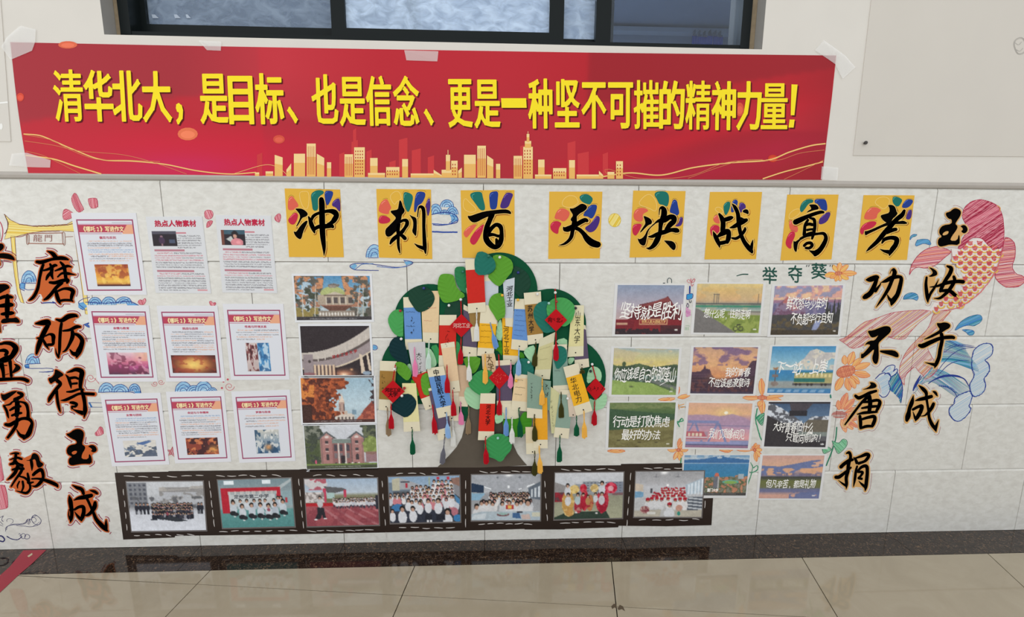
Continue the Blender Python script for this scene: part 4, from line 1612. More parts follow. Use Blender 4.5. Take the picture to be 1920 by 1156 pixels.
def art(kind, seed):
    p = Pic(70, 48)
    n = p.fbm(5, 4, seed)
    n2 = p.fbm(9, 6, seed + 5)
    if kind == 'ember':        # orange glow
        p.vgrad([(0, (170, 70, 40)), (50, (236, 150, 50)), (80, (244, 190, 70)), (100, (150, 60, 40))])
        p.put(n2 > .55, (250, 205, 90), .6)
        p.put(n > .62, (150, 52, 38), .6)
        p.rect(0, 92, 100, 100, (90, 40, 36))
    elif kind == 'rose':
        p.vgrad([(0, (226, 196, 206)), (45, (214, 110, 140)), (70, (176, 70, 130)), (100, (80, 48, 66))])
        p.put(np.clip((p.X - 60) / 30, 0, 1) * (p.Y < 40), (240, 176, 140), .7)
        p.put(n > .56, (120, 48, 76), .7)
        p.put(n2 > .62, (236, 170, 190), .6)
    elif kind == 'fire':
        p.a[:] = (70, 30, 40)
        p.glow(50, 50, 42, 46, (236, 120, 50), 1)
        p.glow(50, 52, 26, 34, (252, 220, 110), .9)
        p.put(n2 > .58, (170, 60, 46), .55)
    elif kind == 'split':
        p.vgrad([(0, (214, 200, 196)), (100, (190, 170, 168))])
        p.put((p.X < 50) & (n2 > .5), (128, 58, 60), .85)
        p.put((p.X < 46) & (n2 > .6), (60, 34, 40), .8)
        p.put(p.X >= 50, (70, 142, 200), 1)
        p.put((p.X >= 50) & (n2 > .52), (196, 218, 234), .85)
        p.put((p.X >= 50) & (n > .62), (36, 92, 150), .8)
    elif kind == 'ink':
        p.a[:] = (216, 212, 204)
        p.put((n > .58) & (p.Y > 40), (70, 84, 106), .9)
        p.put((n2 > .62), (92, 116, 150), .8)
        p.poly([(40, 20), (70, 5), (88, 10), (60, 30)], (62, 98, 160), .9)
        p.poly([(50, 100), (66, 66), (96, 60), (100, 100)], (84, 96, 118), .9)
    elif kind == 'lava':
        p.a[:] = (74, 40, 44)
        p.put(n > .5, (170, 72, 52), .8)
        p.put(n2 > .58, (226, 130, 76), .85)
        p.glow(85, 70, 14, 22, (240, 170, 80), .7)
    elif kind == 'wave':
        p.vgrad([(0, (206, 202, 190)), (45, (140, 160, 176)), (100, (56, 96, 136))])
        p.put(n > .55, (38, 74, 110), .85)
        p.put(n2 > .6, (226, 226, 222), .8)
        p.glow(52, 74, 14, 12, (232, 158, 90), .9)
    p.soften(1)
    return p


# corners of the printed frame (tl,tr,br,bl), paper margins, and what is on each
SH = [([(142.5, 411), (249, 411), (267, 544.5), (163.5, 545)], '偏见与反抗', 'ember', (.2, .63, .8, .935), 'top-row essay sheet with a glowing orange picture, under the gate corner'),
      ([(171, 583), (273, 583.5), (288, 707.5), (189, 708)], '亲情与教育', 'rose', (.17, .62, .93, .95), 'essay sheet with a pink and purple cloud picture'),
      ([(302, 584), (402, 584), (414.5, 707.5), (317.5, 707.5)], '挑战与选择', 'fire', (.08, .66, .93, .93), 'essay sheet with a wide fire-burst picture'),
      ([(425.5, 580.5), (525, 580.5), (535.5, 704), (439, 704.5)], '性格与环境关系', 'split', (.28, .5, .73, .93), 'essay sheet with a picture half dark red and half blue'),
      ([(196.5, 749), (295, 746.5), (310, 863.5), (215.5, 866.5)], '友情与团结', 'ink', (.22, .66, .86, .92), 'essay sheet with a grey and blue ink picture, in the bottom row'),
      ([(319, 744.5), (414.5, 742.5), (426.5, 858.5), (334, 861)], '命运与斗争精神', 'lava', (.2, .66, .84, .93), 'essay sheet with a dark picture of glowing lava, in the bottom row'),
      ([(441.5, 744), (537.5, 741), (547, 857), (454.5, 860)], '梦想与取舍', 'wave', (.3, .54, .78, .92), 'essay sheet with a picture of blue waves, in the bottom row')]
for n, (c, sub_t, kind, pic, lab) in enumerate(SH):
    out = sub(c, -.07, -.09, 1.07, 1.06)
    V, F = quad_slab(out, 0.0003, 0.0013)
    sheet = mk('essay_sheet', V, F, paper((224, 225, 231)), label=lab, cat='sheet', group='framed essay sheets')
    p = Pic(116, 140, (220, 223, 231))
    fr_ = (158, 70, 106)
    for q in ((0, 0, 100, 2.2), (0, 97.8, 100, 100), (0, 0, 2.6, 100), (97.4, 0, 100, 100)):
        p.rect(*q, fr_)
    p.rect(2.6, 6.5, 97.4, 8, (196, 150, 176), .7)
    p.rect(62, 4.6, 96, 5.6, (150, 150, 160), .4)
    p.poly([(2.6, 8), (87, 8), (83, 18.5), (2.6, 18.5)], (186, 70, 92))
    p.poly([(87.5, 8), (97.4, 8), (97.4, 21), (77, 21)], (232, 170, 136))
    p.poly([(2.6, 20), (77, 20), (75.5, 21), (2.6, 21)], (176, 70, 100))
    N = 10 if pic[1] > .6 else 5
    rows = []
    rr = random.Random(n)
    for k in range(N):
        a = .04 if k in (0, N - 3) else 0
        m = rr.uniform(.3, .8)
        c1 = INK if (k + n) % 3 else ORA_
        c2 = ORA_ if k in (N - 1, N - 2) else (INK if rr.random() < .6 else ORA_)
        if n in (0,) and k in (4, 5):
            c1 = c2 = BLU_
        if n == 4 and k < 2 or n == 5 and k == 0:
            c1 = c2 = BLU_
        rows.append([(a, m, c1), (m + .01, 1 if k not in (3, N - 1) else rr.uniform(.6, .9), c2)])
    text_rows(p, 13, 93, 30, (pic[1] * 100 - 33) / N, rows, n)
    p.obj('printed_page', c, 0.0015, parent=sheet)
    art(kind, n).obj('picture', sub(c, *pic), 0.0018, parent=sheet)
    f = Fig(0.0019, 0.00001)
    text(f, '《哪吒2》写进作文', sub(c, .06, .095, .82, .175), (246, 226, 176), 0.03)
    text(f, sub_t, sub(c, .36 if len(sub_t) < 6 else .3, .235, .66 if len(sub_t) < 6 else .72, .275), (190, 66, 96), 0.02)
    f.obj('lettering', parent=sheet, kind='stuff')

MATR = [([(273, 406), (379, 405.5), (396, 550), (292, 549)], 'white sheet with red heading and a dark stage picture', 0), ([(404, 403), (508, 404), (520, 549.5), (417, 548)], 'white sheet with red heading and a picture of a seated figure in pink', 1)]
for c, lab, k in MATR:
    V, F = quad_slab(c, 0.0003, 0.0013)
    sheet = mk('essay_sheet', V, F, paper((219, 221, 224)), label=lab, cat='sheet', group='white sheets with red headings')
    p = Pic(110, 150, (217, 219, 223))
    rows = []
    for r_ in range(6):
        rows.append([(.08 if r_ == 0 else 0, 1 if r_ != 5 else .75, INK)])
    text_rows(p, 50, 94, 24, 3.1, rows, 40 + k)
    p.rect(50, 20, 68, 22, (200, 110, 122), .8)
    rows = [[(0.06, .4, RED_), (.41, .98, INK)]] + [[(0, .55 if j % 2 else 1, RED_ if j < 3 else INK), (.56 if j % 2 else 1, 1, INK)] for j in range(6)]
    p.rect(7, 43, 62, 45.4, (176, 96, 112), .75)
    text_rows(p, 6, 94, 47, 3.1, rows, 50 + k)
    p.rect(7, 70, 75, 72.4, (176, 96, 112), .75)
    rows = [[(0.06, .5, RED_), (.51, .98, INK)]] + [[(0, 1 if j != 6 else .6, RED_ if j == 0 else INK)] for j in range(7)]
    text_rows(p, 6, 94, 74, 3.1, rows, 60 + k)
    p.rect(76, 95.2, 95, 97.4, (214, 140, 146), .8)
    p.obj('printed_page', sub(c, .01, .01, .99, .99), 0.0015, parent=sheet)
    q = Pic(46, 34, (44, 38, 46))
    if k == 0:
        q.rect(0, 0, 100, 22, (80, 78, 92))
        q.ell(38, 42, 6, 12, (140, 104, 118))
        q.ell(38, 62, 13, 22, (70, 50, 78))
        q.rect(68, 55, 92, 78, (86, 104, 138), .7)
        q.ell(38, 90, 4, 9, (150, 110, 120))
    else:
        q.rect(0, 0, 100, 30, (60, 92, 110))
        q.rect(0, 0, 14, 100, (120, 68, 56))
        q.ell(57, 30, 14, 24, (40, 36, 40))
        q.ell(57, 42, 8, 14, (204, 150, 130))
        q.poly([(20, 60), (42, 40), (52, 70), (48, 90), (30, 70)], (190, 196, 194))
        q.ell(64, 82, 26, 28, (222, 130, 140))
        q.ell(70, 80, 9, 12, (240, 150, 158))
    q.soften(1)
    q.obj('picture', sub(c, .07, .19, .5, .385), 0.0018, parent=sheet)
    f = Fig(0.0019, 0.00001)
    text(f, '热点人物素材', sub(c, .14, .045, .88, .135), (190, 44, 74), 0.034)
    f.obj('lettering', parent=sheet, kind='stuff')

# ---------------------------------------------------------------- crayon drawings on the tiles
def crop(x0, y0, s, t):
    """points measured in an enlarged crop -> photo pixels"""
    return np.array([[x0 + float(a) / s, y0 + float(b) / s] for a, b in (w.split(',') for w in t.split())])


CR = (178, 52, 82)
CR2 = (206, 96, 108)
YEL = (232, 200, 84)
NAVY, BLUE, SKY, TEAL = (38, 58, 140), (52, 108, 176), (134, 184, 216), (48, 138, 150)


def closed(P):
    return np.vstack([P, P[:1]])


def scribble(f, P, ang, gap, cols, w=1.0, edge=None, ew=1.1, miss=.06):
    f.hatch(P, ang, gap, cols[0], w, cols=cols, miss=miss)
    if edge:
        f.line(closed(chaikin(P, 1)), edge, ew, smooth=False, wob=.15)


# ---- the big red fish
fish = empty('fish_drawing', at(1820, 520, 0.0006), 'big red crayon fish with yellow-edged scales on the right', 'drawing')
c3 = (1600, 360, 4.447)
f = Fig(0.0004, 0.000004)
head = crop(*c3, '905,200 925,130 980,80 1050,60 1130,75 1210,115 1245,190 1258,300 1255,400 1240,470 1150,470 1090,400 1050,375 980,380 930,440 895,475 870,470 905,400 950,330 940,270')
f.poly(head, (222, 158, 170))
scribble(f, head, -.45, 1.5, [CR, (196, 78, 104), (168, 40, 72), (214, 110, 130)], 1.25, CR, 1.4, .02)
f.hatch(head, -.62, 3.2, CR, 1.4, cols=[(160, 36, 66), (226, 150, 160)])
f.line(crop(*c3, '1200,110 1225,130 1222,160'), (226, 160, 90), 1.5)
f.obj('head', parent=fish, kind='stuff')
for t in ('820,470 740,490 600,490 480,640 460,700 530,620 600,635 650,625 700,600 760,545 805,540', '1260,375 1310,385 1350,430 1352,540 1320,620 1350,680 1420,700 1440,740 1380,790 1270,795 1200,740 1175,690 1215,600 1245,480'):
    f = Fig(0.0004, 0.000004)
    P = crop(*c3, t)
    if t[:3] == '820':
        P = crop(*c3, '700,450 790,478 820,500 760,545 700,600 650,628 600,635 530,622 490,650 462,702 480,620 520,550 580,490 640,462')
    f.poly(P, (228, 192, 194))
    scribble(f, P, -.12, 1.6, [CR, (204, 92, 112), (226, 140, 120)], 1.15, CR, 1.2)
    f.obj('fin', parent=fish, kind='stuff')
f = Fig(0.0004, 0.000004)
body = crop(*c3, '820,470 900,480 980,400 1060,380 1160,440 1240,470 1230,560 1200,620 1170,690 1100,800 1000,890 880,960 760,985 650,1000 620,1000 690,900 760,860 860,840 900,800 930,740 870,620 830,560')
f.poly(body, (232, 222, 218))
rr = random.Random(3)
ins = lambda x, y, P: poly_dist(np.array([[x, y]]), P)[0] < -1.2
row = 0
y = 448
while y < 586:
    x = 1738 + (row % 2) * 9
    while x < 1890:
        if ins(x, y, body):
            k = 8.8 - (y - 448) * .018
            f.hatch([(x - k * .7, y - 6), (x + k * .7, y - 6), (x + k * .5, y + 1), (x, y + 3), (x - k * .5, y + 1)], -.5 + rr.uniform(-.3, .3), 1.2, CR, 1.2, cols=[(200, 72, 84), (214, 96, 96)], miss=.02)
            t = np.linspace(.1, math.pi - .1, 8)
            arc = np.stack([x + k * np.cos(t), y + 6 * np.sin(t)], 1)
            f.line(arc, YEL, 2.3, wob=.2)
            arc2 = np.stack([x + (k + 1) * np.cos(t), y + 7.2 * np.sin(t)], 1)
            f.line(arc2, (206, 110, 104), .6, wob=.2)
        x += 18
    y += 9.5
    row += 1
f.line(crop(*c3, '1240,470 1225,560 1200,625 1165,700 1100,790 1010,880 880,960 760,990'), (206, 84, 98), 1.2, wob=.3)
f.line(crop(*c3, '1236,500 1218,580 1190,650 1150,720 1090,800 990,895 870,972'), (220, 120, 120), 1.6, wob=.4)
f.line(crop(*c3, '815,475 822,540 812,580'), CR, .8)
f.obj('scales', parent=fish, kind='stuff')
c4 = (1550, 580, 4.816)
tails = ['750,10 640,20 560,35 420,90 330,115 230,205 170,255 108,272 160,300 225,355 330,330 380,270 450,180 560,250 640,270 710,265 745,215 830,120 900,70 960,20 880,0',
         '960,40 935,130 900,190 820,270 740,350 690,430 655,530 660,610 705,700 700,620 740,560 800,510 830,560 880,600 880,635 950,600 1000,545 1005,500 960,450 900,330 1000,200 1060,80 1130,10 1060,0']
for i, t in enumerate(tails):
    f = Fig(0.0004, 0.000004)
    P = crop(*c4, t)
    scribble(f, P, -.62 if i == 0 else -.75, 2.0, [(206, 96, 104), (222, 140, 104), (230, 170, 92), (196, 76, 92), (232, 196, 190)], 1.0, (196, 84, 100), .9, .05)
    f.obj('tail_lobe', parent=fish, kind='stuff')

# ---- big blue wave
wave = empty('wave_drawing', at(1790, 700, 0.0006), 'big blue and teal crayon wave curling right of the fish tail', 'drawing')
f = Fig(0.0005, 0.000004)
for k in range(64):
    t = k / 63
    a = np.array([1711 + 26 * t, 735 - 60 * t])
    e = np.array([1828 - 8 * t + 10 * math.sin(t * 5), 718 - 72 * t])
    if t < .3:
        e = np.array([1796 + 26 * t / .3, 746 - 20 * t / .3])
    m = (a + e) / 2 + np.array([-10, -26 - 8 * math.sin(t * 9)])
    col = rr.choice([TEAL, SKY, (96, 160, 190), TEAL, (60, 120, 180), (110, 178, 190), NAVY if k % 7 == 0 else SKY])
    if k < 6:
        a = np.array([1712 + k * 2, 738 - k * 6])
    f.line([a + np.array([k * .5, -k * .2]), m, e], col, rr.uniform(.6, 1.4), taper=True)
for t, w in (('1065,385 1120,345 1190,328 1280,335 1360,345', 1.4), ('1075,350 1140,322 1240,318 1330,330', 1.2), ('1000,560 1060,480 1140,400 1230,355 1330,342', 1.2), ('1000,600 1100,500 1200,460 1290,460', 1.2),
             ('920,665 980,630 1060,605 1150,600 1240,625 1290,700', 2.6), ('915,672 1000,615 1090,590 1190,598 1260,640', 1.6), ('1010,690 1090,700 1150,740 1180,790', 1.8), ('1000,680 1080,688 1140,715 1195,775', 1.0),
             ('780,735 800,680 850,590', 3.4), ('790,720 830,650 865,600', 1.6)):
    f.line(crop(*c4, t), NAVY if w > 1.1 else BLUE, w, taper=True)
f.obj('water', parent=wave, kind='stuff')
blobs = ['1310,440 1330,370 1380,325 1440,305 1490,320 1500,370 1480,420 1430,455 1460,490 1470,550 1440,600 1420,630 1435,690 1410,750 1350,785 1310,770 1290,690 1310,640 1330,590 1310,520',
         '1290,735 1315,770 1300,830 1285,870 1300,900 1270,950 1230,990 1180,1010 1135,985 1105,930 1110,890 1150,850 1160,800 1220,760']
for t in blobs:
    f = Fig(0.0005, 0.000004)
    P = crop(*c4, t)
    f.poly(P, (214, 216, 216))
    scribble(f, P, -.55, 2.2, [(150, 190, 215), SKY, (170, 200, 220)], .8)
    f.line(closed(P), NAVY, 1.5, wob=.3)
    f.line(closed(P + np.array([.9, -.7])), (60, 90, 165), .8, wob=.4)
    f.obj('foam', parent=wave, kind='stuff')

# ---- small wave
f = Fig(0.0005, 0.000004)
f.poly(crop(*c4, '440,630 500,570 560,510 615,500 640,540 620,580 570,620 580,700 560,760 510,790 470,770 490,700 450,650'), (212, 216, 218))
P = crop(*c4, '570,620 600,590 640,560 670,620 685,700 680,790 665,850 650,800 600,750 560,720')
f.hatch(P, -1.0, 1.3, BLUE, 1.3, cols=[BLUE, TEAL, (40, 90, 160), (100, 160, 190)])
f.hatch(crop(*c4, '450,630 500,570 575,510 600,560 560,640 570,700 540,770 500,770 490,690'), -.5, 2.2, SKY, .8)
for t in ('440,625 490,580 545,575 580,610 560,660 575,710 550,770 510,792 472,765', '500,565 540,520 590,500 618,510 610,540 600,560', '600,560 630,535 642,550 620,585 580,605', '520,585 560,570 578,600', '640,570 675,650 685,740 670,840'):
    f.line(crop(*c4, t), NAVY, 1.5, wob=.2)
f.obj('wave_drawing', label='small curling blue crayon wave between two tan characters', cat='drawing', kind='thing')

# ---- water drops
for P, lab in ((crop(*c4, '1155,195 1170,160 1210,110 1270,70 1350,45 1395,50 1408,85 1385,120 1330,150 1280,140 1220,155'), 'long blue crayon water drop above the big wave'),
               (crop(*c4, '1215,182 1265,178 1320,185 1338,205 1320,232 1280,232 1262,205'), 'tiny blue crayon drop just under the long water drop'),
               (crop(*c3, '412,895 430,855 480,835 530,845 545,880 530,905 500,890 450,890'), 'curved teal crayon drop right of the upper tan character'),
               (crop(*c3, '515,440 530,400 580,390 630,395 650,430 640,442 590,425 550,440 525,450'), 'curved blue crayon drop left of the fish fin'),
               (crop(*c3, '470,405 475,370 500,350 535,352 520,368 490,375'), 'tiny blue crayon tick beside the rightmost yellow card')):
    f = Fig(0.0005, 0.000004)
    f.poly(P, SKY, smooth=1)
    f.hatch(P, -.4, 1.3, BLUE, 1.1, cols=[(88, 156, 204), TEAL, (64, 128, 190)])
    f.line(closed(chaikin(P, 1)), (40, 84, 140), .8, smooth=False)
    f.obj('drop_drawing', label=lab, cat='drawing', group='crayon water drops by the fish')


# ---- sunflowers and the small orange flowers
def petal(f, cx, cy, a, r0, r1, w, cols, edge):
    t = np.linspace(0, 1, 7)
    rad = r0 + (r1 - r0) * t
    wd = w * np.sin(np.pi * (t * .92 + .04)) ** .8
    ca, sa = math.cos(a), math.sin(a)
    L = [(cx + ca * r - sa * q, cy + sa * r + ca * q) for r, q in zip(rad, wd)]
    Rr = [(cx + ca * r + sa * q, cy + sa * r - ca * q) for r, q in zip(rad, wd)][::-1]
    P = L + Rr
    f.poly(P, (236, 190, 140))
    f.hatch(P, a, 1.7, cols[0], 1.0, cols=cols, miss=.05)
    f.line(closed(np.array(P)), edge, .7, smooth=False, wob=.2)


OC = [(232, 150, 80), (236, 184, 96), (222, 116, 84), (236, 170, 110)]


def flower(cx, cy, pet, core, lab, stem=None, cols=OC, edge=(214, 118, 66)):
    f = Fig(0.0003, 0.000004)
    for p in pet:
        a, r0, r1, w = p
        petal(f, cx, cy, math.radians(a), r0, r1, w, cols, edge)
    if core:
        rx, ry, an = core
        t = np.linspace(0, 2 * math.pi, 16, endpoint=False)
        P = np.stack([cx + rx * np.cos(t) * math.cos(an) - ry * np.sin(t) * math.sin(an), cy + rx * np.cos(t) * math.sin(an) + ry * np.sin(t) * math.cos(an)], 1)
        f.poly(P, (226, 156, 116))
        f.hatch(P, an, 1.9, CR2, .8, cols=[(206, 108, 90), (196, 92, 84)])
        f.hatch(P, an + 1.5, 3.2, CR2, .6, cols=[(180, 84, 74)])
        f.line(closed(P), (198, 100, 70), .8, smooth=False)
    if stem:
        for s, w in stem:
            f.line(s, (44, 128, 96), w, wob=.15)
            f.line(np.array(s) + np.array([.8, .3]), (104, 176, 136), w * .5, wob=.2)
    return f.obj('flower_drawing', label=lab, cat='drawing', group='crayon flowers on the right half')


flower(1586, 696, [(-68, 14, 40, 7), (-95, 13, 30, 6), (-40, 16, 40, 5), (10, 16, 46, 7), (-18, 16, 48, 6), (42, 12, 34, 6), (80, 12, 36, 7), (118, 12, 40, 7), (60, 14, 36, 6)], (18, 11, -.25),
       'large orange crayon sunflower right of the train picture')
f = Fig(0.0003, 0.000004)
OC2 = [(222, 116, 92), (232, 150, 110), (214, 96, 90), (236, 176, 110)]
for a, r0, r1, w in ((-70, 10, 42, 7), (-95, 8, 26, 5), (-45, 12, 40, 6), (-15, 12, 40, 6), (15, 12, 36, 6), (70, 10, 36, 5), (48, 12, 38, 6), (35, 12, 44, 4)):
    petal(f, 1574, 776, math.radians(a), r0, r1, w, OC2, (216, 110, 80))
t = np.linspace(0, 2 * math.pi, 16, endpoint=False)
P = np.stack([1574 + 15 * np.cos(t), 777 + 7 * np.sin(t)], 1)
f.hatch(P, 0, 1.8, CR2, .8, cols=[(190, 90, 80)])
f.hatch(P, 1.5, 2.4, CR2, .7, cols=[(176, 84, 70)])
f.line([(1569, 800), (1567, 822), (1560, 845), (1549, 873)], (44, 128, 96), 2.2)
for lf in ('770,510 830,530 870,495 905,510 900,560 830,625 800,580', '680,575 730,565 765,590 700,625'):
    P = crop(1400, 720, 4.816, lf)
    f.poly(P, (150, 206, 170))
    f.hatch(P, .8, 1.6, (70, 150, 100), 1.0, cols=[(70, 150, 100), (110, 184, 140)])
    f.line(closed(P), (36, 116, 86), .9)
f.obj('flower_drawing', label='pinkish crayon sunflower with a green heart-shaped leaf on its stem', cat='drawing', group='crayon flowers on the right half')
flower(1572, 512, [(-80, 4, 20, 5), (-40, 5, 24, 5), (0, 6, 34, 5), (30, 5, 22, 5), (75, 4, 15, 4), (110, 4, 16, 4), (170, 5, 26, 5), (-125, 4, 19, 4), (150, 5, 18, 4)], (7, 3, 0), 'orange crayon daisy after the green heading words', None,
       [(236, 178, 60), (232, 150, 80), (240, 196, 80)], (220, 120, 60))
flower(1429, 745, [(-92, 4, 36, 6), (180, 4, 36, 5), (8, 4, 36, 5), (90, 4, 30, 6), (-5, 4, 40, 3), (110, 6, 18, 5)], (9, 4, 0), 'orange crayon star flower between the middle quote posters', [([(1420, 765), (1417, 785), (1420, 800), (1426, 820), (1431, 828)], 2.2)])
f = Fig(0.0006, 0.000004)
P = crop(1230, 700, 6.42, '1205,530 1240,500 1300,475 1300,520 1285,610 1270,620 1240,590')
f.hatch(P, -.8, 1.4, (60, 150, 110), 1.2, cols=[(60, 150, 110), (100, 180, 140)])
f.line(closed(P), (30, 116, 88), .9)
f.obj('leaf_drawing', label='green crayon leaf on the long curved stem beside the snowy mountain poster', cat='drawing')
flower(1415, 843, [(-80, 2, 13, 3.5), (-45, 2, 13, 3.5), (0, 2, 14, 3.5), (45, 3, 20, 4), (80, 3, 22, 4), (180, 3, 34, 3.2), (-120, 2, 8, 3)], (3, 3, 0), 'small orange crayon flower above the sea city picture', [([(1407, 866), (1411, 875), (1408, 890), (1402, 908)], 1.2), ([(1412, 877), (1420, 872), (1420, 880), (1411, 885), (1405, 884)], 1.4)])
flower(1272, 843, [(-82, 3, 22, 4), (-55, 3, 20, 4), (0, 3, 18, 4), (180, 3, 20, 4), (80, 3, 20, 4), (115, 3, 20, 4), (50, 3, 14, 3)], (4, 3, 0), 'small orange crayon flower under the green field poster corner', [([(1277, 858), (1276, 868)], 2)])
flower(1268, 746, [(-75, 3, 22, 2.6), (170, 3, 30, 4), (-12, 3, 26, 4), (175, 12, 34, 2.6)], None, 'long orange crayon petals below the stepped-hill poster', [([(1272, 792), (1278, 784), (1281, 788), (1275, 790), (1270, 790), (1274, 800)], 2.2)])
flower(1350, 843, [(0, -1, 24, 3.6), (10, 0, 20, 3.0)], None, 'short hatched orange crayon bar above the sea city picture', None)
flower(1140, 845, [(0, -1, 32, 3.8), (-8, 4, 26, 3)], None, 'short hatched orange crayon petal under the green field poster', None)
f = Fig(0.0012, 0.000004)
f.line([(1272, 757), (1274, 767)], (230, 160, 70), 1.2)
f.line([(1273, 760), (1283, 757)], (230, 160, 70), 1.2)
f.line([(1276, 764), (1284, 762)], (230, 160, 70), 1.2)
f.line([(1557, 739), (1558, 746)], (36, 130, 110), 2.4)
f.obj('crayon_marks', label='stray orange and teal crayon ticks between the quote posters', cat='drawing', kind='stuff')

# ---- heading written in green crayon: one stroke word, three characters, quote ticks
GRN = (42, 84, 74)
head_w = empty('wall_writing', at(1470, 512, 0.0006), 'green hand-written heading above the quote posters', 'writing')
f = Fig(0.0006, 0.00001)
f.line([(1381, 517, 1.4), (1392, 514, 2), (1403, 514, 2.2)], GRN, 2)
f.obj('character', parent=head_w)
for ch, x0, y0, x1, y1 in (('举', 1430, 499, 1457, 531), ('夺', 1478, 497, 1504, 529), ('葵', 1521, 494, 1550, 524)):
    f = Fig(0.0006, 0.00001)
    text(f, ch, [(x0, y0), (x1, y0), (x1, y1), (x0, y1)], GRN, 0.012, .35)
    f.obj('character', parent=head_w)
for x in (1512, 1556):
    f = Fig(0.0006, 0.00001)
    for dx in (0, 4):
        f.line([(x + dx, 500), (x + dx + 1.5, 496)], (40, 50, 50), 1.2)
    f.obj('quote_mark', parent=head_w)

# ---- small gadget doodle between the first two posters
f = Fig(0.0012, 0.00001)
c5 = (1230, 500, 8.257)
f.line(crop(*c5, '480,215 500,195 525,205 530,250 500,240 480,215'), (216, 110, 124), .8)
f.line(crop(*c5, '540,180 550,240 590,230 605,195 580,190 545,260 560,300 580,265'), (206, 76, 96), 1.0)
f.line(crop(*c5, '525,295 522,410'), NAVY, 2.6)
P = crop(*c5, '475,430 565,415 560,485 480,505')
f.poly(P, (60, 150, 206))
f.line(closed(P), NAVY, 1)
f.line(crop(*c5, '515,515 525,555 545,545 545,515'), (40, 48, 56), 1.1)
f.line(crop(*c5, '490,560 475,600 490,630 510,600 490,560'), (70, 52, 104), 1)
f.hatch(crop(*c5, '465,620 500,640 540,670 540,760 470,780 455,720'), .4, 1.5, (216, 110, 190), 1, cols=[(216, 110, 190), (226, 140, 200)])
for x in (460, 480, 505):
    f.line(crop(*c5, '%d,930 %d,980' % (x, x - 6)), (150, 190, 150), .8)
f.line(crop(*c5, '455,910 500,905 520,920'), (160, 190, 160), .8)
f.obj('doodle_drawing', label='small blue and pink doodle of linked shapes between the first two quote posters', cat='drawing', kind='thing')
f = Fig(0.0012, 0.00001)
f.line(crop(*c5, '180,250 178,200 205,172 240,195 243,250'), (44, 70, 76), 1.1)
f.line(crop(*c5, '110,252 140,250'), (44, 60, 66), 1.4)
f.obj('doodle_drawing', label='dark loop doodle peeping over the red gate poster', cat='drawing', kind='thing')
f = Fig(0.0005, 0.00001)
P = np.stack([1152.5 + 11.5 * np.cos(t), 412.5 + 12.5 * np.sin(t)], 1)
f.poly(P, (232, 206, 96))
f.hatch(P, -1.0, 2.2, YEL, 1.3, cols=[(228, 194, 60), (224, 186, 50), (242, 226, 150)])
f.line(closed(P), (214, 184, 60), .8)
f.obj('disc_drawing', label='yellow crayon disc between the fourth and fifth yellow cards', cat='drawing')


# ---- blue clouds
def scroll(f, cx, cy, rx, ry, col=NAVY):
    t = np.linspace(math.pi, 2 * math.pi, 12)
    dome = np.stack([cx + rx * np.cos(t), cy + ry * np.sin(t)], 1)
    f.poly(dome, (176, 208, 230))
    f.hatch(dome, -.3, 1.9, SKY, 1.2, cols=[(120, 176, 216), (150, 196, 226), (96, 156, 206)])
    for k in (1.0, .7, .4):
        f.line(np.stack([cx + rx * k * np.cos(t), cy + ry * k * np.sin(t)], 1), col, 1.0, smooth=False, wob=.15)


def cloud(lab, domes, lines, fills=()):
    f = Fig(0.0005, 0.000004)
    for P, c in fills:
        P = np.array(P, float)
        f.poly(P, c)
        f.hatch(P, .1, 1.6, BLUE, 1.0, cols=[(110, 170, 214), (86, 146, 204)])
    for q in domes:
        scroll(f, *q)
    for L, c, w in lines:
        f.line(L, c, w, wob=.12)
    return f.obj('cloud_drawing', label=lab, cat='drawing', group='blue crayon clouds')


cloud('blue crayon cloud under the top-row essay sheet, at the foot of the gate', [(178, 571, 13, 14), (204, 571, 14, 15), (232, 569, 15, 13)],
      [([(158, 578), (150, 572), (147, 566), (156, 560), (168, 557)], NAVY, 1), ([(160, 566), (200, 568), (240, 565), (256, 570), (260, 574), (250, 577), (215, 577), (220, 573)], NAVY, 1.3), ([(170, 580), (162, 581), (150, 578)], NAVY, 1)],
      [([(147, 568), (156, 566), (164, 574), (155, 581), (147, 576)], (110, 170, 220)), ([(236, 566), (254, 569), (261, 573), (252, 577), (240, 575)], (110, 170, 220))])
cloud('blue crayon cloud behind the gate between its two posts', [(54, 529, 14, 22)], [([(40, 530), (72, 531)], NAVY, 1.2), ([(46, 531), (46, 540), (52, 543), (68, 542)], NAVY, 1.0), ([(38, 532), (37, 540), (46, 545)], NAVY, 1.2)],
      [([(38, 530), (48, 531), (46, 543), (38, 540)], (110, 160, 210))])
cloud('blue crayon cloud doodle left of the tall inner column', [(61, 681, 13, 18)], [([(46, 684), (54, 682), (76, 681)], NAVY, 1.2), ([(46, 686), (54, 690), (88, 690), (98, 691), (100, 694), (92, 697), (73, 697)], NAVY, 1.1), ([(78, 697), (100, 696)], NAVY, 1.2)],
      [([(45, 685), (54, 682), (55, 689), (48, 690)], BLUE)])
cloud('row of three blue crayon clouds above the grey ink sheet', [(200, 735, 15, 18), (225, 735, 16, 15), (252, 733, 11, 14)], [([(184, 735), (240, 734), (255, 738), (264, 738), (262, 731)], NAVY, 1.2)],
      [([(250, 733), (264, 732), (265, 739), (257, 740)], BLUE)])
cloud('row of blue crayon clouds above the lava sheet', [(344, 735, 16, 20), (364, 735, 14, 13), (382, 734, 16, 20), (398, 735, 9, 9)], [([(325, 737), (350, 735), (400, 736), (412, 736)], NAVY, 2.6)], [([(324, 737), (334, 731), (340, 737)], BLUE)])
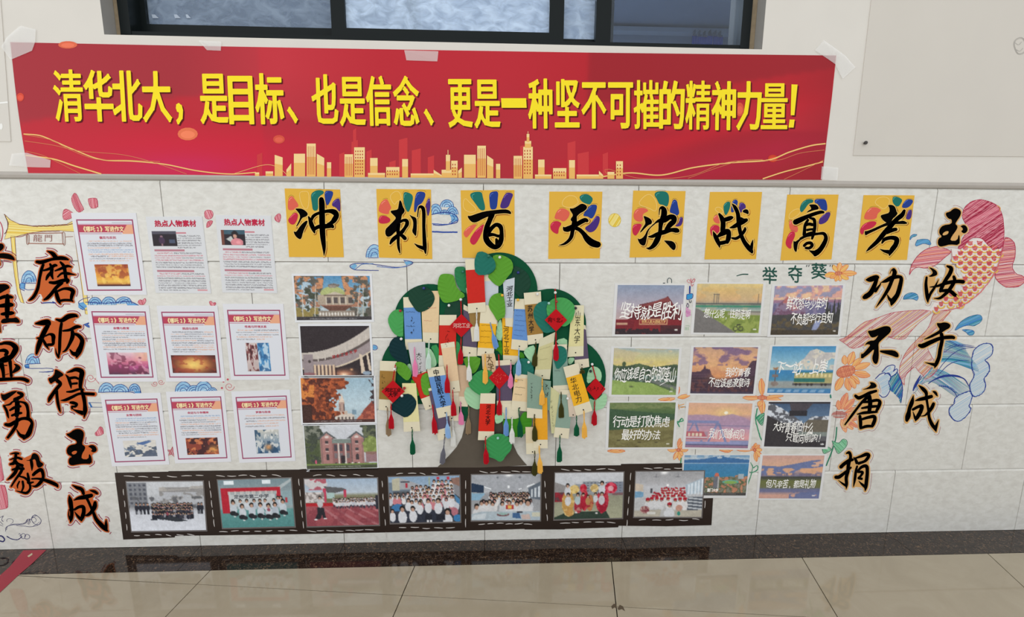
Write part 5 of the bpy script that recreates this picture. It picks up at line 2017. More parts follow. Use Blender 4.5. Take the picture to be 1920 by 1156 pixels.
cloud('blue crayon cloud right of the second yellow card', [(817, 401, 12, 19), (838, 388, 13, 14), (848, 402, 11, 15), (834, 402, 9, 9)],
      [([(808, 402), (830, 398), (848, 400), (858, 408), (857, 416), (848, 419), (826, 422), (812, 421)], NAVY, 1.6), ([(848, 402), (852, 410), (842, 418)], NAVY, 1.0), ([(810, 434), (835, 435), (858, 435)], (44, 74, 160), 2.6), ([(810, 419), (840, 420), (858, 412)], (60, 90, 170), 1.5)],
      [([(842, 400), (857, 404), (858, 414), (846, 418), (846, 408)], (130, 180, 216))])
cloud('blue crayon half cloud at the lower left of the second yellow card', [(702, 482, 16, 24)], [([(690, 483), (710, 483)], NAVY, 1)])
cloud('long thin blue crayon cloud streak below the second yellow card',
      [], [([(710, 507), (680, 506), (664, 505), (656, 499), (664, 494), (690, 494), (720, 498), (745, 501), (765, 498), (774, 492), (766, 489), (757, 488)], NAVY, 1.3), ([(664, 506), (672, 500), (680, 495), (700, 494)], BLUE, 1.1), ([(706, 499), (740, 502), (765, 498)], (86, 120, 190), 1.2), ([(760, 491), (757, 487)], BLUE, .9)],
      [([(656, 499), (666, 494), (670, 498), (664, 505)], SKY), ([(758, 491), (768, 489), (773, 493), (762, 497)], SKY)])
cloud('tiny blue crayon half disc left of the wish tree', [], [([(699, 646), (706, 648), (708, 653), (703, 656), (699, 655)], NAVY, 1)], [([(699, 647), (706, 648), (707, 654), (699, 655)], (110, 170, 214))])
f = Fig(0.0005, 0.00001)
f.line([(77, 568), (92, 567), (105, 568)], NAVY, 2)
f.line([(98, 565), (105, 568)], NAVY, 1.6)
f.obj('doodle_drawing', label='short blue crayon dash under the first orange cutout character', cat='drawing')
f = Fig(0.0005, 0.00001)
f.line([(166, 754), (194, 755)], (96, 104, 140), 1)
f.line([(165, 763), (194, 763)], (96, 104, 140), 1)
f.line([(167, 754), (172, 763)], BLUE, 3)
f.obj('doodle_drawing', label='two thin parallel lines with a blue end, left of the grey ink sheet', cat='drawing')
f = Fig(0.0005, 0.00001)
P = [(157, 608), (168, 604), (172, 604), (164, 608), (172, 613), (165, 613)]
f.poly(P, (70, 104, 176))
f.line(closed(np.array(P)), NAVY, .9)
f.obj('doodle_drawing', label='small navy crayon wedge left of the pink cloud sheet', cat='drawing')

# ---- the yellow gate
gate = empty('gate_drawing', at(80, 480, 0.0005), 'yellow and brown crayon gate framing the first orange character', 'drawing')
BRN, YL = (132, 84, 72), (232, 204, 104)
parts = [('gate_post', [(20, 442), (28, 442), (30, 480), (34, 520), (39, 548), (45, 568), (39, 566), (33, 550), (27, 515), (23, 480)]),
         ('gate_post', [(138, 428), (147, 430), (150, 460), (156, 500), (162, 545), (168, 590), (160, 588), (155, 550), (148, 500), (142, 460)]),
         ('gate_beam', [(8, 401), (20, 412), (36, 420), (60, 423), (90, 422), (125, 420), (140, 412), (144, 416), (142, 434), (110, 432), (80, 433), (50, 438), (30, 443), (8, 448), (14, 430), (16, 418)])]
for nm, P in parts:
    f = Fig(0.0004, 0.000004)
    f.poly(P, (238, 222, 150))
    f.hatch(P, 1.45 if nm == 'gate_post' else .05, 1.7, YL, 1.3, cols=[YL, (228, 190, 70), (240, 222, 140)])
    f.line(closed(np.array(P, float)), BRN, .9, smooth=False, wob=.25)
    if nm == 'gate_beam':
        f.line([(36, 420), (70, 424), (120, 422), (140, 418)], BRN, 1.6, wob=.3)
        f.line([(10, 404), (15, 420), (12, 434), (8, 438)], (110, 70, 66), 1.6, wob=.3)
        f.line([(50, 437), (80, 434), (112, 433)], (150, 96, 84), 1.0, wob=.3)
    f.obj(nm, parent=gate, kind='stuff')
f = Fig(0.0006, 0.00001)
P = [(51, 438), (118, 436), (120, 457), (52, 456)]
f.line(closed(np.array(P, float)), (168, 124, 110), 2.0, smooth=False, wob=.2)
f.line(closed(np.array([(49, 440), (54, 440), (54, 456), (50, 457)], float)), (150, 100, 84), 1.0)
f.line(closed(np.array([(116, 436), (121, 436), (122, 458), (118, 457)], float)), (150, 100, 84), 1.0)
f.line([(30, 444), (40, 443), (48, 440)], (164, 116, 104), 1.6)
f.line([(122, 444), (137, 443)], (150, 100, 84), 1)
text(f, '龍', [(62, 439), (79, 439), (79, 453), (62, 453)], (156, 106, 100), 0.0, .2)
text(f, '門', [(83, 439), (98, 439), (98, 453), (83, 453)], (156, 106, 100), 0.0, .2)
f.obj('name_board', parent=gate, kind='stuff')


# ---- red bits: lanterns, hearts, swirls, star
def red_shape(P, lab, nm='doodle_drawing', ang=1.2, fill=(228, 170, 178), cat='drawing', gap=1.6):
    f = Fig(0.0005, 0.000004)
    P = np.array(P, float)
    f.poly(P, fill, smooth=1)
    f.hatch(P, ang, gap, CR, 1.0, cols=[(196, 70, 92), (210, 104, 118), (184, 52, 80)])
    f.line(closed(chaikin(P, 1)), (180, 56, 84), .8, smooth=False)
    return f.obj(nm, label=lab, cat=cat, group='small red crayon doodles')


red_shape([(133, 372), (139, 361), (144, 364), (150, 378), (158, 393), (147, 399), (138, 388)], 'tall red hatched crayon wedge, top one above the gate')
red_shape([(164, 373), (170, 371), (182, 371), (184, 389), (170, 391)], 'square red hatched crayon patch right of the tall wedge above the gate', ang=1.45)
red_shape([(119, 393), (125, 391), (139, 400), (134, 409), (120, 413), (117, 405)], 'lowest red hatched crayon patch above the gate beam', ang=-.6)
red_shape([(383, 396), (390, 393), (398, 395), (400, 402), (397, 409), (390, 411), (384, 408)], 'round red crayon dot between the two white sheets')
red_shape([(388, 416), (394, 413), (399, 414), (397, 420), (392, 425), (387, 427)], 'small red crayon tail under the round dot between the white sheets')
red_shape([(514, 408), (520, 401), (525, 400), (527, 406), (524, 417), (517, 414)], 'red crayon wedge right of the second white sheet')
red_shape([(258, 566), (262, 561), (267, 563), (272, 558), (274, 564), (270, 571), (262, 571)], 'red crayon heart right of the cloud under the top sheet', nm='heart_drawing')
red_shape([(392, 565), (396, 564), (399, 568), (404, 566), (405, 570), (399, 575), (394, 571)], 'small red crayon heart above the fire-burst sheet', nm='heart_drawing')
red_shape([(177, 812), (183, 807), (187, 799), (192, 801), (195, 812), (188, 816), (180, 817)], 'red hatched crayon heart left of the grey ink sheet', nm='heart_drawing')
for c_, lab, dr in (((170, 708), 'red crayon swirl left of the pink cloud sheet corner', 1), ((290, 719), 'red crayon swirl between the cloud rows', -1), ((430, 724), 'red crayon swirl with a dot above the blue waves sheet', 1), ((302, 716), 'second small red crayon swirl between the cloud rows', 1)):
    f = Fig(0.0005, 0.00001)
    tt = np.linspace(0, 9.5, 30)
    r_ = (9.5 if c_[0] in (430, 170) else 6) * (1 - tt / 11)
    f.line(np.stack([c_[0] + dr * r_ * np.cos(tt), c_[1] + r_ * .9 * np.sin(tt)], 1), (206, 110, 120), .9, smooth=False)
    if c_[0] in (430,):
        f.ell(416, 727, 2, 2, (200, 84, 100))
        f.ell(427, 711, 2, 2, (200, 84, 100))
        f.ell(419, 715, 1.8, 1.8, (200, 84, 100))
    if c_[0] == 170:
        f.line([(175, 708), (180, 712), (186, 720)], (206, 110, 120), .8)
        f.ell(184, 715, 1.6, 1.6, (206, 110, 120))
    f.obj('swirl_drawing', label=lab, cat='drawing', group='small red crayon doodles')
f = Fig(0.0005, 0.00001)
star = [(322 + r * math.sin(a), 847 - r * math.cos(a)) for a, r in zip(np.linspace(0, 2 * math.pi, 10, endpoint=False) + .15, [10, 4] * 5)]
f.hatch(star, 1.1, 1.5, CR, .8, cols=[(196, 70, 92), (214, 110, 124)])
f.line(closed(np.array(star)), (180, 50, 80), .9, smooth=False)
f.obj('star_drawing', label='red hatched crayon star between the first two bottom-row sheets', cat='drawing')
# pink tail end of another drawing at the left edge
for P, lab in (([(-12, 850), (0, 850), (4, 878), (8, 900), (-12, 906)], 'upper pink crayon panel cut by the left photo edge'), ([(-12, 910), (9, 908), (14, 930), (15, 952), (0, 955), (-12, 953)], 'lower pink crayon panel cut by the left photo edge')):
    red_shape(P, lab, ang=1.35, fill=(232, 176, 184))
f = Fig(0.0005, 0.00001)
f.line([(-8, 414), (0, 416), (5, 430), (4, 445), (2, 452)], (190, 66, 90), 1.6)
f.obj('doodle_drawing', label='red curved crayon line at the left photo edge beside the gate roof', cat='drawing')
# navy scribbles low on the left
f = Fig(0.0005, 0.00001)
c6 = (0, 900, 7.225)
PEN = (52, 52, 104)
for tt_, w in (('95,560 90,540 110,520 150,520 178,545 165,580 140,590', .6), ('75,690 80,640 130,610 220,600 310,595 360,570 400,530 425,525', .8), ('85,670 100,625 170,595 280,590 345,570 380,525', .8), ('220,610 330,620 400,628 470,620 540,590 560,550', .8),
               ('425,510 450,475 500,480 545,520 555,560 520,600 460,585 430,540 440,500 480,490', .8), ('440,490 470,465 500,478', .6), ('440,510 460,500 490,530 480,560 450,570', .6), ('350,555 370,530 410,525 375,590', .7), ('395,530 410,560 385,600', .6), ('450,620 500,590 540,560', .6),
               ('90,755 150,790 230,805 270,785 300,760', 1.4), ('95,765 170,800 260,800', .8), ('250,730 265,720 280,745 260,755', .7), ('280,770 290,730 320,720 345,745 320,790 290,780', .8), ('330,760 360,730 395,745 400,780 360,795 330,780', .8),
               ('-20,750 30,760 60,800 40,830 0,820 -20,822', 2.4), ('-20,500 10,500 45,480 20,530 45,560', .8), ('-10,600 40,620', .6), ('0,560 40,600', .6)):
    f.line(crop(*c6, tt_), PEN, w, wob=.1)
f.obj('scribble_drawing', label='navy pen scribbles of flower and cloud outlines low on the left', cat='drawing', kind='stuff')

# ---------------------------------------------------------------- campus pictures
def trees(p, m, cols, sx, sy, seed):
    p.leaf(m, cols[0], cols[1], sx, sy, seed, .48, cols[2] if len(cols) > 2 else None)


def pic_hall():
    p = Pic(144, 84)
    p.vgrad([(0, (74, 140, 190)), (60, (150, 186, 206)), (100, (140, 130, 110))])
    p.put(p.fbm(6, 4, 1) > .58, (196, 210, 220), .7)
    n = p.fbm(12, 9, 2)
    m = ((p.X < 40 - p.Y * .1) | (p.X > 62 + p.Y * .1))
    p.put(m & (n > .5) & (p.Y < 70), (176, 120, 92))
    p.put(m & (n > .58) & (p.Y < 60), (206, 140, 96))
    p.put(m & (p.fbm(20, 16, 3) > .54), (96, 92, 84))
    p.put(m & (n < .38) & (p.Y > 30), (70, 76, 62))
    p.poly([(45, 25), (58, 25), (60, 20), (52, 17), (44, 20)], (120, 108, 100))
    p.ell(50, 40, 16, 16, (176, 186, 116))
    p.rect(46, 22, 55, 27, (150, 140, 130))
    p.rect(30, 43, 76, 66, (176, 158, 138))
    p.poly([(38, 44), (53, 36), (67, 44)], (196, 182, 162))
    p.rect(38, 43, 68, 45, (110, 92, 80))
    for x in (40, 49, 58, 66):
        p.rect(x, 46, x + 1.6, 65, (210, 198, 180))
    for x in (42, 51, 60, 70):
        p.rect(x, 49, x + 5.5, 62, (92, 82, 80))
    p.poly([(33, 66), (76, 66), (66, 78), (44, 78)], (110, 72, 60))
    p.poly([(33, 66), (76, 66), (74, 68), (35, 68)], (160, 110, 92))
    p.rect(30, 78, 78, 92, (150, 136, 122))
    for k in range(12):
        p.ell(32 + k * 4, 86, 1.2, 4, (220, 214, 206))
    p.put((p.Y > 72) & (p.X < 30) & (n > .45), (150, 132, 70))
    for x0, x1 in ((24, 28), (80, 86), (88, 90), (8, 10)):
        p.poly([(x0, 92), (x0 + 1.5, 92), (x1 + 1, 20), (x1, 20)], (206, 200, 190), .8)
    p.rect(0, 92, 100, 100, (66, 62, 66))
    text_rows(p, 18, 80, 95, 4, [[(0, .8, (210, 210, 214)), (.84, 1, (210, 210, 214))]], 4)
    p.grain(9, 3)
    p.soften(1)
    return p


def pic_arch():
    p = Pic(130, 92, (52, 44, 48))
    X, Y = p.X, p.Y
    top = 54 - 52 * np.clip((X - 5) / 95, 0, 1) ** 1.9 * 1.0
    p.put((Y > top) & (Y < top + 13 + X * .13), (196, 186, 176))
    p.put((Y > top + 13 + X * .10) & (Y < top + 17 + X * .14), (96, 84, 82))
    for k in range(9):
        p.put((abs(X - 14 - k * 10) < 1) & (Y > top + 9) & (Y < top + 20), (206, 196, 186))
    p.put((Y > top + 17 + X * .12) & (Y < top + 32 + X * .17), (158, 144, 146))
    p.put((Y > top + 31 + X * .17) & (Y < top + 34 + X * .17), (214, 196, 170))
    p.rect(2, 58, 16, 100, (150, 136, 140))
    p.ell(11, 72, 2, 3, (70, 60, 60))
    p.rect(16, 80, 48, 100, (96, 76, 76))
    for k in range(6):
        p.rect(17 + k * 5.4, 78, 20 + k * 5.4, 100, (222, 192, 160))
    p.poly([(83, 56), (87, 58), (91, 96), (85, 96)], (216, 196, 172))
    p.poly([(93, 54), (96, 56), (100, 90), (96, 90)], (216, 196, 172))
    p.glow(60, 97, 14, 8, (240, 150, 110), .9)
    p.glow(60, 99, 5, 4, (255, 236, 200), .9)
    p.glow(71, 88, 2, 2, (250, 180, 120), 1)
    p.rect(48, 84, 49, 100, (60, 46, 46))
    p.ell(93, 95, 6, 4, (140, 160, 180))
    p.ell(10, 97, 9, 3, (150, 90, 96), .8)
    p.grain(5, 5)
    p.soften(1)
    return p


def pic_tower():
    p = Pic(138, 84)
    p.vgrad([(0, (150, 184, 204)), (60, (186, 210, 222)), (100, (160, 180, 190))])
    n, n2 = p.fbm(14, 10, 6), p.fbm(26, 18, 7)
    p.rect(46, 80, 72, 94, (214, 200, 186))
    for k in range(5):
        p.ell(50 + k * 5, 90, 1.2, 3.2, (90, 80, 80))
    p.rect(49, 74, 62, 82, (206, 184, 166))
    p.rect(51, 55, 59, 76, (190, 156, 142))
    p.rect(52, 58, 53.2, 74, (100, 80, 78))
    p.rect(57.4, 58, 58.4, 74, (100, 80, 78))
    p.poly([(51, 55), (59, 55), (56.5, 42), (55.3, 33), (54.6, 42)], (222, 198, 178))
    p.rect(69, 72, 75, 82, (120, 150, 170))
    edge = 47 + 18 * np.sin(p.Y * .055 + .7) * (p.Y < 30) + 5 * (n2 - .5) * 4
    lm = (p.X < np.where(p.Y < 26, 60 + 12 * (n - .5) * 3, 49 - np.abs(p.Y - 58) * -.02 + 14 * (n - .5) * 2 - (p.Y < 75) * (p.Y > 40) * 3))
    p.put(lm, (132, 62, 40))
    p.put(lm & (n2 > .5), (186, 88, 48))
    p.put(lm & (n > .52) & (p.X < 18) & (p.Y < 55), (222, 130, 56))
    p.put(lm & (n < .42), (92, 46, 38))
    p.put(lm & (p.Y > 60) & (p.X < 14), (70, 44, 40))
    rm = (p.X > 72) & (p.Y > 96 - (p.X - 72) * 1.9 + 12 * (n - .5)) & (p.Y > 52)
    p.put(rm, (150, 70, 58))
    p.put(rm & (n2 > .5), (190, 96, 72))
    p.put((p.X > 95 - 2 * np.sin(p.Y * .3)) & (p.Y < 60) & (n2 > .42), (70, 58, 62))
    p.rect(0, 93, 100, 100, (66, 44, 44), .85)
    text_rows(p, 17, 82, 95.5, 3, [[(0, 1, (210, 204, 204))]], 9)
    p.grain(8, 8)
    p.soften(1)
    return p


def pic_redhall():
    p = Pic(134, 84)
    p.vgrad([(0, (206, 210, 218)), (100, (190, 196, 206))])
    n, n2 = p.fbm(9, 8, 12), p.fbm(20, 16, 13)
    m = (p.X < 26 - p.Y * .02 + 14 * (n - .5)) | (p.X > 80 + 16 * (n - .5)) & (p.Y < 50)
    p.put(m, (70, 78, 66))
    p.put(m & (n2 > .5), (104, 112, 84))
    p.put((p.X < 20) & (p.Y > 40) & (n2 > .52), (80, 92, 60))
    p.put((p.X < 30) & (p.Y < 30) & (n2 > .5), (150, 150, 150), .5)
    p.rect(20, 86, 88, 100, (150, 136, 132))
    for x in (22, 63.5):
        p.rect(x, 28, x + 18.5, 92, (176, 122, 118))
        p.poly([(x - 5, 31), (x + 9, 14), (x + 23, 31), (x + 19, 31), (x + 9, 18), (x, 31)], (92, 96, 98))
        p.poly([(x, 31), (x + 9, 18), (x + 18.5, 31)], (192, 140, 134))
        p.ell(x + 9, 27, 3, 3, (222, 206, 200))
        for y in (36, 52):
            p.rect(x + 6.5, y, x + 11, y + 6, (70, 66, 70))
            p.rect(x + 6.5, y + 7, x + 11, y + 8.5, (226, 216, 210))
        p.rect(x + 7, 70, x + 11, 80, (70, 62, 66))
        p.ell(x + 9, 70, 2.1, 4, (70, 62, 66))
        p.rect(x + 1, 30, x + 2.2, 88, (120, 96, 94))
        p.rect(x + 16, 30, x + 17.2, 88, (120, 96, 94))
    p.rect(38, 32, 64, 42, (126, 140, 134))
    p.rect(38, 42, 64, 88, (150, 98, 96))
    for x in (40, 47.5, 57):
        p.rect(x, 48, x + 5, 60, (80, 74, 84))
        p.ell(x + 2.5, 48, 2.4, 4, (80, 74, 84))
        p.rect(x, 64, x + 5, 76, (120, 108, 112))
    p.rect(49, 70, 56, 88, (56, 48, 54))
    for x in (45.5, 55.5):
        p.rect(x, 42, x + 2, 90, (214, 200, 192))
    for k in range(8):
        p.ell(42 + k * 4.6, 88, 1.4, 2.6, (226, 222, 218) if k % 2 else (60, 56, 60))
    p.put(((p.X - 92) / 13) ** 2 + ((p.Y - 48) / 24) ** 2 < .8 + .5 * (n2 - .5), (128, 146, 74))
    p.put((((p.X - 92) / 13) ** 2 + ((p.Y - 48) / 24) ** 2 < .8) & (n2 > .52), (150, 168, 90))
    p.rect(84, 62, 100, 86, (150, 100, 104), .8)
    p.ell(14, 84, 1.3, 5, (222, 80, 120))
    p.rect(0, 88, 100, 92, (122, 146, 76))
    p.rect(0, 92, 100, 100, (76, 82, 62))
    text_rows(p, 26, 76, 94.5, 3, [[(0, 1, (214, 214, 208))]], 14)
    p.grain(7, 15)
    p.soften(1)
    return p


PW = (226, 228, 232)
CAMP = [(pic_hall, [(550.5, 517), (693, 517), (697, 599), (556.5, 600)], (548, 512, 700, 604), 'autumn picture of a domed hall, topmost campus picture'),
        (pic_arch, [(562.5, 611), (692, 610.5), (697, 703), (568, 703)], (559, 606, 702, 708), 'night picture of a long curved university gate'),
        (pic_tower, [(563.5, 708.5), (700, 708), (703, 790.5), (568, 792.5)], (561, 706, 706, 795), 'picture of red maple leaves framing a pale stone tower'),
        (pic_redhall, [(569.5, 798), (704, 796), (707.5, 876), (575.5, 879)], (567, 794.5, 709.5, 881.5), 'picture of a pink brick hall with two gabled wings, lowest campus picture')]
for i, (fn, c, b_, lab) in enumerate(CAMP):
    out = sub(c, -.025, -.05, 1.03, 1.05) if i < 3 else [(567.5, 795), (706, 794), (710, 880), (575, 884)]
    V, F = quad_slab(out, 0.0003, 0.0016)
    sheet = mk('campus_picture', V, F, paper(PW), label=lab, cat='picture', group='campus pictures left of the tree')
    fn().obj('print', c, 0.0019, parent=sheet)
    if i == 1:
        f = Fig(0.0022, 0.00001)
        for k, ch in enumerate('河北工业大学'):
            x = 622 + k * 8.2
            y = 665.5 - k * 1.9 - (k > 3) * .8
            text(f, ch, [(x, y), (x + 6.5, y - 1), (x + 6.5, y + 6), (x, y + 7)], (170, 50, 56), 0.03)
        f.obj('lettering', parent=sheet, kind='stuff')


# ---------------------------------------------------------------- quote posters
def q_gate():
    p = Pic(120, 92)
    p.vgrad([(0, (134, 150, 178)), (40, (176, 166, 180)), (75, (196, 164, 160)), (100, (60, 40, 40))])
    p.poly([(18, 64), (30, 46), (34, 40), (72, 28), (76, 22), (78, 26), (86, 40), (100, 55), (100, 100), (18, 100)], (112, 44, 50))
    p.poly([(26, 48), (76, 24), (84, 40), (74, 34)], (140, 64, 64))
    for k in range(6):
        p.rect(24, 48 + k * 4.2, 96, 49.2 + k * 4.2, (84, 36, 44), .7)
    p.put((p.Y > 70) & (p.Y < 92), (136, 36, 44))
    p.rect(0, 72, 28, 86, (126, 34, 44))
    p.rect(36, 69, 78, 80, (202, 150, 110))
    p.rect(37, 70.4, 77, 78.6, (150, 40, 46))
    p.rect(2, 76, 18, 80, (214, 180, 140), .8)
    n = p.fbm(18, 8, 2)
    p.put((p.Y > 86 + 4 * n) & (n > .35), (54, 40, 46))
    p.put((p.Y > 82) & (p.X > 68), (70, 40, 46), .8)
    p.ell(92, 91, 2.6, 1.8, (226, 222, 214))
    p.grain(4, 1)
    p.soften(1)
    return p


def q_path():
    p = Pic(118, 88)
    p.vgrad([(0, (226, 200, 128)), (14, (222, 182, 110)), (34, (214, 170, 120)), (40, (160, 146, 130)), (46, (92, 130, 112)), (52, (150, 170, 166)), (60, (190, 190, 150))])
    p.put(p.fbm(4, 8, 4) > .58, (196, 180, 140), .4)
    for x in (27, 31, 34, 94):
        p.rect(x, 20, x + .8, 42, (90, 88, 92))
    p.rect(26, 22, 36, 23, (90, 88, 92))
    p.rect(0, 40, 100, 42, (84, 90, 92))
    p.rect(0, 44, 100, 47.5, (60, 140, 110))
    n = p.fbm(20, 14, 5)
    g = p.inpoly([(0, 56), (40, 54), (100, 64), (100, 100), (56, 100), (12, 60)])
    p.put(p.Y > 56, (116, 112, 108))
    p.put(g, (124, 144, 62))
    p.put(g & (n > .52), (152, 168, 78))
    p.put((p.Y > 58) & (p.X > 50) & (p.Y < 64), (176, 168, 150), .8)
    p.poly([(0, 50), (6, 52), (66, 100), (0, 100)], (118, 114, 112))
    for cx in (64, 72):
        r = ((p.X - cx) / 3.6) ** 2 + ((p.Y - 91) / 5.2) ** 2
        p.put((r < 1) & (r > .55), (50, 50, 50))
    p.poly([(64, 90), (66, 82), (71, 82), (72, 91), (71, 84), (67, 84)], (50, 50, 50))
    p.ell(93, 92, 2.6, 1.6, (230, 226, 214))
    p.grain(4, 2)
    p.soften(1)
    return p


def q_valley():
    p = Pic(118, 88)
    p.vgrad([(0, (176, 140, 170)), (14, (226, 160, 140)), (26, (214, 160, 150)), (32, (150, 110, 140))])
    n, n2 = p.fbm(8, 10, 22), p.fbm(16, 16, 23)
    p.put((n > .56) & (p.Y < 28), (240, 200, 150), .8)
    p.put((n < .42) & (p.Y < 24), (120, 140, 186), .7)
    p.put(p.Y > 26 + 8 * n + 10 * np.abs(p.X / 100 - .45), (104, 100, 140))
    p.put((p.Y > 22) & p.inpoly([(0, 60), (10, 36), (20, 22), (30, 34), (44, 30), (50, 60), (30, 76)]), (120, 84, 110))
    p.put(p.inpoly([(14, 34), (20, 22), (30, 34), (40, 50), (30, 52)]), (204, 110, 100), .8)
    p.put((p.Y > 34) & (n2 > .54), (150, 136, 166), .6)
    p.put((p.Y > 62 - 6 * n), (74, 72, 72))
    p.put((p.Y > 66) & (n2 > .5), (104, 88, 60), .8)
    for x in (80, 84, 90, 96, 100):
        p.poly([(x - 4, 74), (x, 24 + (x % 5) * 3), (x + 4, 74)], (60, 60, 58))
    p.poly([(60, 90), (64, 72), (74, 70), (70, 84), (64, 96)], (140, 150, 190))
    p.rect(0, 90, 100, 100, (70, 60, 46), .8)
    p.ell(94, 92, 2.2, 1.6, (226, 222, 214))
    p.grain(5, 3)
    p.soften(1)
    return p


def q_hills():
    p = Pic(120, 86)
    p.vgrad([(0, (160, 176, 178)), (12, (190, 190, 150)), (30, (220, 200, 118)), (40, (216, 196, 120))])
    p.put((p.fbm(4, 9, 31) > .55) & (p.Y < 34), (206, 186, 140), .6)
    n = p.fbm(14, 10, 32)
    m = p.Y > 34 + 5 * n + 2 * np.sin(p.X * .12)
    p.put(m, (84, 104, 72))
    p.put(m & (n > .5), (64, 84, 66))
    p.ell(17, 34, 3, 5, (74, 92, 62))
    p.put((p.Y > 58) & (p.X < 100) & (p.Y < 72) & (n < .5), (130, 160, 160), .7)
    p.poly([(0, 68), (60, 74), (100, 96), (100, 100), (0, 100)], (142, 170, 84))
    p.poly([(30, 66), (60, 72), (100, 90), (100, 82), (70, 70)], (110, 116, 110))
    p.put((p.Y > 76) & (n > .54), (156, 184, 96), .6)
    p.ell(30, 82, 3, 1.6, (96, 110, 70))
    p.ell(92, 92, 2.6, 1.6, (226, 224, 214))
    p.grain(5, 4)
    p.soften(1)
    return p


def q_dusk():
    p = Pic(120, 86)
    p.vgrad([(0, (120, 96, 130)), (18, (190, 140, 130)), (40, (224, 160, 110)), (62, (214, 140, 100)), (70, (90, 60, 76)), (100, (66, 46, 56))])
    n = p.fbm(6, 9, 41)
    p.put((n > .52) & (p.Y < 55), (232, 176, 120), .7)
    p.put((n < .42) & (p.Y < 40), (126, 96, 134), .8)
    b_ = (84, 60, 78)
    p.poly([(0, 54), (14, 52), (18, 46), (20, 38), (22, 46), (28, 48), (32, 60), (38, 66), (60, 68), (76, 62), (86, 46), (92, 30), (100, 28), (100, 100), (0, 100)], b_)
    p.poly([(0, 62), (30, 66), (60, 72), (100, 60), (100, 100), (0, 100)], (72, 52, 64))
    for k in range(6):
        p.rect(0, 58 + k * 6, 26, 59 + k * 6, (112, 84, 96), .6)
    p.glow(44, 64, 14, 8, (236, 156, 90), .7)
    p.put((p.Y > 70) & (p.fbm(24, 14, 42) > .6), (120, 70, 66), .6)
    p.rect(0, 95, 100, 100, (70, 66, 90), .7)
    p.grain(5, 5)
    p.soften(1)
    return p


def q_train():
    p = Pic(118, 88)
    p.vgrad([(0, (62, 140, 196)), (30, (124, 180, 208)), (50, (180, 200, 200)), (52, (50, 130, 190)), (72, (70, 140, 180)), (76, (150, 160, 160)), (88, (150, 154, 150)), (91, (60, 130, 184)), (100, (56, 120, 180))])
    n = p.fbm(10, 9, 52)
    cl = p.inpoly([(40, 40), (52, 26), (60, 10), (70, 6), (84, 14), (100, 14), (100, 50), (52, 50)])
    p.put(cl & (n > .36), (214, 206, 190))
    p.put(cl & (n > .55), (190, 186, 184))
    p.rect(40, 54, 100, 80, (176, 166, 110))
    p.rect(40, 54, 100, 57, (60, 128, 134))
    for k in range(9):
        p.rect(42 + k * 6.4, 59, 46 + k * 6.4, 66, (224, 206, 140))
    p.rect(40, 68, 88, 76, (40, 116, 108))
    p.rect(38, 78, 100, 83, (92, 92, 96))
    for x in (44, 50, 62, 68, 84, 90):
        p.ell(x, 81, 2.2, 3, (60, 56, 60))
    p.rect(9, 46, 10.6, 84, (96, 90, 92))
    p.poly([(6, 45), (14, 49), (13, 50.5), (5, 47)], (170, 120, 80))
    p.poly([(13, 44), (6, 49), (7, 51), (14, 46)], (170, 120, 80))
    p.rect(5, 60, 14, 66, (130, 110, 104))
    p.ell(10, 80, 6, 5, (140, 124, 116))
    for k in range(7):
        p.poly([(4 + k * 13, 92), (12 + k * 13, 92), (10 + k * 13, 98), (1 + k * 13, 98)], (120, 166, 206))
    p.grain(4, 6)
    p.soften(1)
    return p


def q_field():
    p = Pic(124, 86)
    p.vgrad([(0, (112, 132, 78)), (14, (98, 120, 70)), (20, (82, 112, 66)), (100, (116, 108, 62))])
    n = p.fbm(6, 12, 61)
    p.poly([(0, 14), (60, 22), (100, 26), (100, 40), (50, 56), (0, 62)], (62, 92, 64))
    p.poly([(0, 62), (50, 56), (100, 38), (100, 100), (0, 100)], (128, 122, 74))
    p.put((p.Y > 60) & (n > .52), (112, 104, 62), .7)
    p.put((p.Y < 14) & (n > .5), (134, 144, 92), .6)
    for x, y in ((16, 84), (30, 82), (48, 88), (74, 88), (44, 98)):
        p.ell(x, y, 3, 1.4, (84, 76, 50))
    p.ell(92, 92, 2.6, 1.4, (226, 222, 206))
    p.grain(5, 7)
    p.soften(1)
    return p


